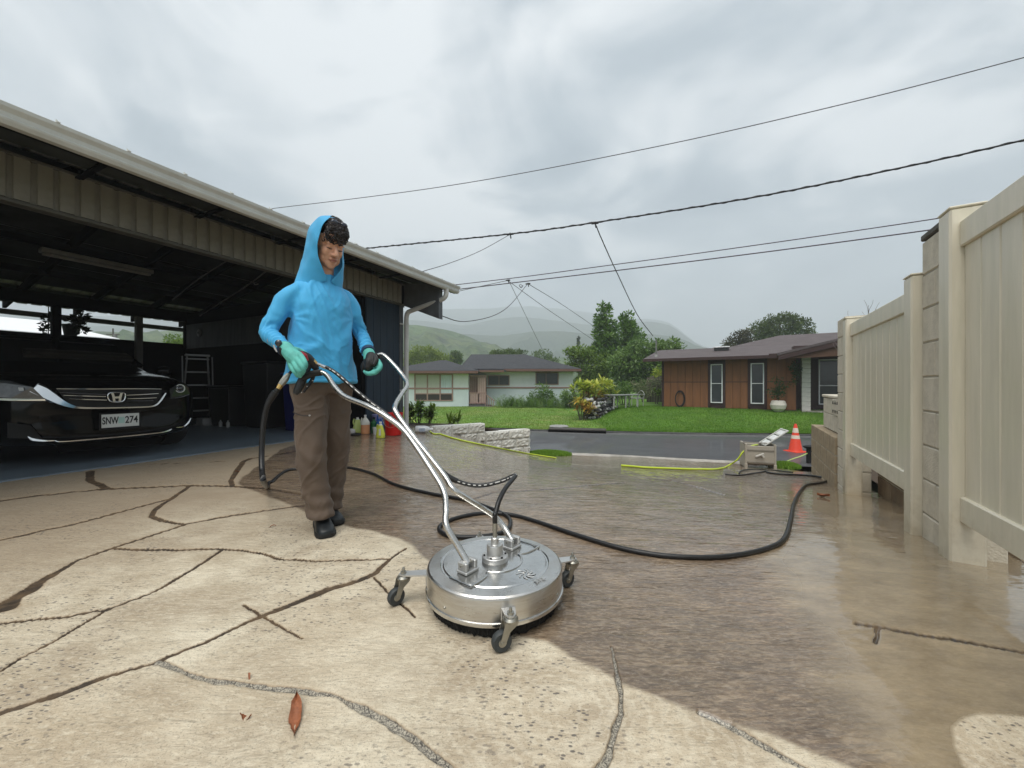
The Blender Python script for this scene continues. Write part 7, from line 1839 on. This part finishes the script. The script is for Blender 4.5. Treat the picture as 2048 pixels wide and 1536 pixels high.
# hedge and shrubs in front of the white house
def fern(label, base, n, h, w_, mat, name='shrub', cat='shrub', nl=9, group=None, arch=.5, lw=.05):
    """clump of arching fronds made of leaflets"""
    t = thing(name, label, cat, base, 0, group); V = []; Qs = []; tint = []
    for i in range(n):
        a = random.uniform(0, 2*pi); L_ = h*random.uniform(.6, 1.15); o = Vector((random.gauss(0, w_*.4), random.gauss(0, w_*.25), 0)); d = Vector((cos(a), sin(a), 0)); tt = random.random()
        for k in range(1, nl+1):
            f = k/nl; c = o + d*(L_*arch*f**1.6) + ZU*(L_*(f - .32*f*f)); s = Vector((-d.y, d.x, 0)); ll = lw*(1.1-.7*f)*h
            for sg in (-1, 1):
                b0 = len(V); dv = (s*sg + d*.5 + ZU*.25).normalized()*ll*2.2; wv = (d*.35+ZU*.5).normalized()*ll*.35
                V += [c, c + dv*.5 + wv, c + dv, c + dv*.5 - wv]; Qs += [(b0, b0+1, b0+2), (b0, b0+2, b0+3)]; tint += [tt, tt]
    me = npmesh('foliage', np.array([tuple(v) for v in V]), np.array(Qs), False); attr(me, 'tint', tint, 'FACE'); link('foliage', me, mat, t)
    mb = MB()
    for i in range(4): mb.tube([(random.uniform(-.1, .1)*w_, 0, -.02), (random.uniform(-.3, .3)*w_, 0, h*.5)], [.015, .006], 5)
    mb.build('stems', M_BARK, t); return t
def lz(x, y): return float(lawn_z(np.array([x]), np.array([y]))[0])
for i, u in enumerate((1012, 1030, 1046, 1062, 1080, 1098, 1118, 1138)):
    Y = 26.3; x = P(u, 768, Y).x
    fern(['low sword fern clump beside the white house steps', 'fern clump second from the steps of the white house', 'dark fern clump in the hedge, third from the steps', 'bright fern clump in front of the white house wall', 'fern clump below the right window, left half', 'fern clump below the right window, right half', 'fern clump near the right corner of the white house', 'last fern clump by the white house corner'][i],
         Vector((x, Y, lz(x, Y))), 75, .95 + .25*sin(i*1.7), 1.1, M_L1 if i % 2 else leafmat('fern_green', (.06, .14, .025), (.19, .32, .055), .5), group='fern clumps along the white house', nl=10, lw=.06)
b = Vector((P(1085, 768, 26.8).x, 26.8, -.8)); tree('bushy shrub rising above the ferns below the right window', b, blobs_px(b, [(1085, 782, 12, 15), (1100, 795, 14, 14), (1070, 798, 14, 12)], 26.8), 46, 30, .16, M_L1, .26, .05, name='shrub')
b = Vector((P(1140, 768, 25.5).x, 25.5, -.8)); tree('dense shrub beside the yellow plants at the white house corner', b, blobs_px(b, [(1135, 792, 14, 16), (1150, 800, 14, 16)], 25.5), 44, 30, .16, M_L2, .26, .05, name='shrub')

def ti(label, base, stems, h, spread, mat, ll=.42, lw=.085, name='ti_plant', n=16, group=None, droop=.5):
    """rosettes of long strap leaves on bare stems"""
    t = thing(name, label, 'plant', base, 0, group); V = []; Qs = []; tint = []; mb = MB()
    for i in range(stems):
        a = random.uniform(0, 2*pi); top = Vector((cos(a)*spread*random.uniform(.1, 1), sin(a)*spread*.6*random.uniform(.1, 1), h*random.uniform(.45, 1.0)))
        mb.tube([(top.x*.4, top.y*.4, -.02), (top.x*.8, top.y*.8, top.z*.5), tuple(top)], [.016*min(1, h), .012*min(1, h), .008*min(1, h)], 5)
        tt = random.random()
        for k in range(n):
            an = random.uniform(0, 2*pi); el = random.uniform(-.15, 1.25); d = Vector((cos(an)*cos(el), sin(an)*cos(el), sin(el))); L_ = ll*random.uniform(.6, 1.1); s = Vector((-sin(an), cos(an), 0))
            c0 = top - ZU*random.uniform(0, .12); b0 = len(V); pr = []
            for f, wf in ((0, .25), (.35, 1), (.7, .85), (1, .03)):
                c = c0 + d*(L_*f) - ZU*(droop*L_*f*f*.55); pr += [c - s*(lw*.5*wf), c + s*(lw*.5*wf)]
            V += pr
            for q in range(3): Qs += [(b0+2*q, b0+2*q+1, b0+2*q+3), (b0+2*q, b0+2*q+3, b0+2*q+2)]; 
            tq = min(1, max(0, tt*.5 + .5*random.random() + .2*sin(el))); tint += [tq]*6
    me = npmesh('foliage', np.array([tuple(v) for v in V]), np.array(Qs), False); attr(me, 'tint', tint, 'FACE'); link('foliage', me, mat, t)
    mb.build('stems', M_BARK, t); return t
def tip(u, Y, v=None): x = P(u, 768, Y).x; return Vector((x, Y, lz(x, Y)))
ti('tall yellow and lime strap leaved plant left of the rock wall', tip(1168, 17.6), 13, 1.65, .60, M_TI2, .55, .11)
ti('orange tinged strap leaved plant at the foot of the rock wall', tip(1164, 17.0), 11, .95, .45, M_TI, .45, .09)
ti('yellow red strap leaved plant right above the rock wall', tip(1200, 19.0), 14, 1.75, .65, M_TI2, .50, .10)
ti('reddish strap leaved plant between the two lime ones', tip(1186, 18.4), 12, 1.5, .55, M_TI, .45, .09)
ti('lime strap leaved plant at the right end of the yellow row', tip(1222, 20.2), 9, 1.6, .5, M_TI2, .45, .09)
ti('pale green low plant behind the grey table', tip(1248, 21.5), 10, 1.05, .7, M_PINKL, .30, .06)
b = tip(1225, 21.0); tree('round green shrub behind the rock wall', b, blobs_px(b, [(1228, 788, 16, 12), (1245, 778, 18, 14), (1205, 782, 14, 10)], 21), 44, 30, .12, M_L1, .2, .03, name='shrub')
b = tip(1285, 24); tree('pale bush below the broad tree near the wooden fence', b, blobs_px(b, [(1270, 775, 16, 10), (1290, 780, 18, 14), (1310, 770, 12, 14)], 24), 44, 30, .13, M_PINKL, .22, .03, name='shrub')
b = tip(1312, 22); ti('bright green plant by the brown house corner', b, 6, .95, .4, M_L3, .34, .07)
b = tip(1316, 25); tree('yellow flecked bush against the brown house corner', b, blobs_px(b, [(1316, 752, 8, 14)], 25), 14, 30, .14, M_TI2, .22, .03, name='shrub')

# rock wall
M_ROCK = pmat('lava_rock', (.055, .052, .055), .85, var=.6, scale=6, bump=.015, bscale=25); M_ROCKW = pmat('white_rock', (.50, .50, .49), .8, var=.2, scale=6, bump=.01, bscale=30)
rw = thing('rock_wall', 'low wall of black and white lava stones between the two lawns', 'wall', tip(1183, 17.2), radians(62))
rg = random.Random(5); rmeshes = []
for k in range(6):
    mb = MB(); mb.ell((0, 0, 0), (1, .9, .8), 7, 5); mb.v = [tuple(Vector(v)*(1+.22*mnoise.noise(Vector(v)*1.7+Vector((k*9, 0, 0))))) for v in mb.v]
    for m_i, mt in enumerate((M_ROCK, M_ROCKW)): me = mb.mesh('stone'); me.materials.append(mt); rmeshes.append(me)
cnt = 0
for i in range(15):
    for j in range(6):
        for side in (0, 1, 2):
            if cnt > 200: break
            if side == 2 and (i > 3): continue
            x = .1 + i*.215 + rg.uniform(-.05, .05) if side < 2 else rg.uniform(-.02, .05); y = (.28 if side else -.28) + rg.uniform(-.04, .04) if side < 2 else rg.uniform(-.2, .2)
            z = .07 + j*.165 + rg.uniform(-.03, .03); s = rg.uniform(.075, .125); o = bpy.data.objects.new('stone', rmeshes[rg.choice([0, 2, 4, 6, 8, 1, 3, 5, 7, 9, 10])]); COL.objects.link(o); o.parent = rw; o.location = (x, y, z); o.scale = (s*1.1, s*.8, s*.85); o.rotation_euler = (rg.uniform(-.4, .4), rg.uniform(-.4, .4), rg.uniform(0, 6)); cnt += 1
mb = MB(); mb.box(.15, 3.3, -.19, .19, -.05, .84); mb.build('core', M_ROCK, rw)
# grey table and white chair
tb = thing('garden_table', 'long pale grey table with white legs on the lawn edge', 'table', tip(1243, 18.6), radians(28))
M_TBL = pmat('weathered_grey_board', (.22, .23, .23), .7); M_TLEG = pmat('white_pipe', (.40, .41, .40), .5)
mb = MB(); mb.bbox(-.85, .85, -.35, .35, .62, .67, .01); mb.build('top', M_TBL, tb)
for x in (-.75, .0, .78):
    for y in (-.28, .28): mb = MB(); mb.cyl((x, y, 0), (x, y, .62), .028, n=8); mb.build('leg', M_TLEG, tb)
ch = thing('garden_chair', 'white metal garden chair at the right end of the grey table', 'chair', tip(1275, 19.8), radians(-70))
mb = MB(); mb.bbox(-.22, .22, -.22, .22, .40, .43, .01); mb.build('seat', M_TLEG, ch)
for x in (-.2, .2):
    for y in (-.2, .2): mb = MB(); mb.cyl((x, y, 0), (x, y, .4), .018, n=6); mb.build('leg', M_TLEG, ch)
mb = MB(); mb.tube(catmull([(-.22, .2, .4), (-.24, .22, .65), (0, .24, .80), (.24, .22, .65), (.22, .2, .4)], 5), .016, 6); mb.tube(catmull([(-.23, .2, .6), (-.27, -.05, .62), (-.22, -.2, .42)], 4), .014, 6); mb.tube(catmull([(.23, .2, .6), (.27, -.05, .62), (.22, -.2, .42)], 4), .014, 6); mb.build('backrest', M_TLEG, ch, smooth=True)
# wooden fence piece beside the brown house
wf = thing('wooden_fence', 'short weathered wooden fence beside the brown house', 'fence', tip(1300, 24.5), radians(-12))
for i in range(12):
    mb = MB(); mb.bbox(-.2+i*.155, -.055+i*.155, 0, .03, -.1, 1.55+.05*(i % 3), .005); mb.build('board', pmat('grey_fence_wood', (.13, .115, .10), .85), wf)

# plants at the carport corner
def cor(u, Y, z): return Vector((P(u, 768, Y).x, Y, z))
ti('red stemmed leafy plant beside the downpipe', cor(826, 8.6, -.06), 7, .44, .12, M_L3, .22, .055, n=16)
ti('dark leafy plant with purple flower by the downpipe', cor(838, 8.8, -.06), 8, .50, .16, M_L1, .22, .05, n=15)
ti('yellow green leafy plant on dark stems beside the white wall', cor(856, 8.9, -.08), 10, .44, .18, M_L3, .22, .055, n=16)
ti('small upright green shoots further along the planting bed', cor(903, 9.3, -.14), 4, .16, .07, M_L3, .34, .055, n=7, droop=.05)
ti('second tuft of upright green shoots in the planting bed', cor(917, 9.35, -.14), 3, .18, .05, M_L3, .30, .05, n=6, droop=.05)
t = thing('flower', 'purple flower spike above the dark leafy plant', 'flower', cor(836, 8.75, .30)); mb = MB(); mb.tube([(0, 0, -.25), (0, 0, .06), (0, 0, .13)], [.004, .014, .004], 7); mb.build('flower_spike', pmat('purple_petal', (.05, .02, .18), .6), t, smooth=True)

# ================================================================== OVERHEAD WIRES
M_WIRE = pmat('black_cable', (.02, .018, .02), .6); M_WIREG = pmat('grey_cable', (.09, .09, .10), .6); M_WIREP = pmat('dull_purple_cable', (.055, .035, .055), .6)
def wire(label, pts, r, mat, name='overhead_wire', group='overhead wires', twist=False):
    pts = catmull(pts, 10); o0 = pts[0].copy()
    mb = MB(); mb.tube([p-o0 for p in pts], r, 6)
    if twist:
        tot = 0; tp = []; prev = pts[0]
        fine = []
        for a, b_ in zip(pts[:-1], pts[1:]):
            k = max(1, int((b_-a).length/.06)); fine += [a.lerp(b_, i/k) for i in range(k)]
        for i, p in enumerate(fine):
            t = i*.8; tp.append(p - o0 + Vector((0, cos(t), sin(t)))*r*1.1)
        mb.tube(tp, r*.6, 4)
    o = mb.build(name, mat, smooth=True); o.location = o0; return tag(o, label, 'wire', group)
def sw(u, Y0=11.0, u0=1190):
    """distance of a street-parallel line (direction .95,-.30) at image column u, passing (u0, Y0)"""
    x0 = (u0-1024)/F*Y0; r = (u-1024)/F; k = (r*Y0-x0)/(.95+.30*r); return Y0-.30*k
def line_px(px, Y0, u0=1190): return [P(u, v, sw(u, Y0, u0)) for u, v in px]
wire('topmost thin wire crossing the sky from the roof to upper right', line_px([(300, 444), (545, 417), (900, 371), (1300, 296), (1700, 205), (2048, 115), (2300, 45)], 12.5), .012, M_WIREG)
wire('thick twisted black cable sagging across the sky above the street', line_px([(350, 533), (545, 517), (730, 497), (1020, 468), (1190, 445), (1500, 396), (1800, 336), (2048, 280), (2350, 205)], 11), .020, M_WIRE, twist=True)
wire('upper of the two dull wires behind the fence top', line_px([(400, 625), (925, 568), (1200, 533), (1500, 492), (1855, 440), (2200, 385)], 16), .017, M_WIREP)
wire('lower of the two dull wires behind the fence top', line_px([(400, 640), (930, 577), (1200, 545), (1500, 508), (1845, 462), (2200, 412)], 15.6), .020, M_WIREP)
wire('dark service drop from the twisted cable to the mast on the brown roof', [P(1190, 446, 11), P(1205, 482, 11.8), P(1235, 548, 13.6), P(1275, 630, 16.5), P(1306, 672, 19.6)], .016, M_WIRE, twist=True)
wire('thin drop wire from the twisted cable to the carport roof', [P(1020, 469, sw(1020)), P(960, 502, 10.8), P(900, 526, 9.8), P(845, 543, 8.8)], .009, M_WIREG)
wire('slack wire curving from the lower line back to the carport beam', [P(1055, 568, sw(1055, 15.6)), P(1020, 610, 14.0), P(985, 632, 12.6), P(930, 643, 10.8), P(890, 634, 9.2), P(858, 616, 7.9)], .011, M_WIRE)
wire('straight drop wire down to the white house roof', [P(1017, 560, sw(1017, 16)), P(1050, 628, 20), P(1085, 700, 26)], .012, M_WIREG)
wire('long drop wire sloping right behind the tall trees, upper', [P(1057, 568, sw(1057, 15.6)), P(1130, 613, 21), P(1210, 668, 30)], .013, M_WIREG)
wire('long drop wire sloping right behind the tall trees, lower', [P(1017, 562, sw(1017, 16)), P(1100, 622, 21), P(1190, 682, 30)], .013, M_WIREG)
wire('second short wire running left from the wire junction', [P(1015, 561, sw(1015, 16)), P(960, 573, 16.5), P(900, 586, 17)], .013, M_WIREG)
for (u, v, Y, lb) in ((1190, 447, 11, 'knot of clamps where the brown roof drop leaves the twisted cable'), (1020, 469, sw(1020), 'clamp on the twisted cable left of the main drop'), (1016, 561, sw(1016, 16), 'clamp on the upper dull wire'), (1056, 568, sw(1056, 15.6), 'clamp on the lower dull wire')):
    mb = MB(); mb.tube([(-.10, 0, 0), (.10, 0, .02)], .03, 6); mb.tube([(0, 0, .05), (.03, 0, -.12)], .02, 6); o = mb.build('wire_clamp', M_WIRE); o.location = P(u, v, Y); tag(o, lb, 'clamp')
mb = MB()
for i in range(2): mb.tube(catmull([(-.0, 0, .02), (-.08, 0, -.05-.03*i), (-.16, 0, .02), (-.1, 0, .06), (0, 0, .0)], 5), .012, 5)
o = mb.build('wire_loop', M_WIREG); o.location = P(1046, 572, sw(1046, 15.6)); tag(o, 'coiled slack hanging left of the lower clamp', 'wire')
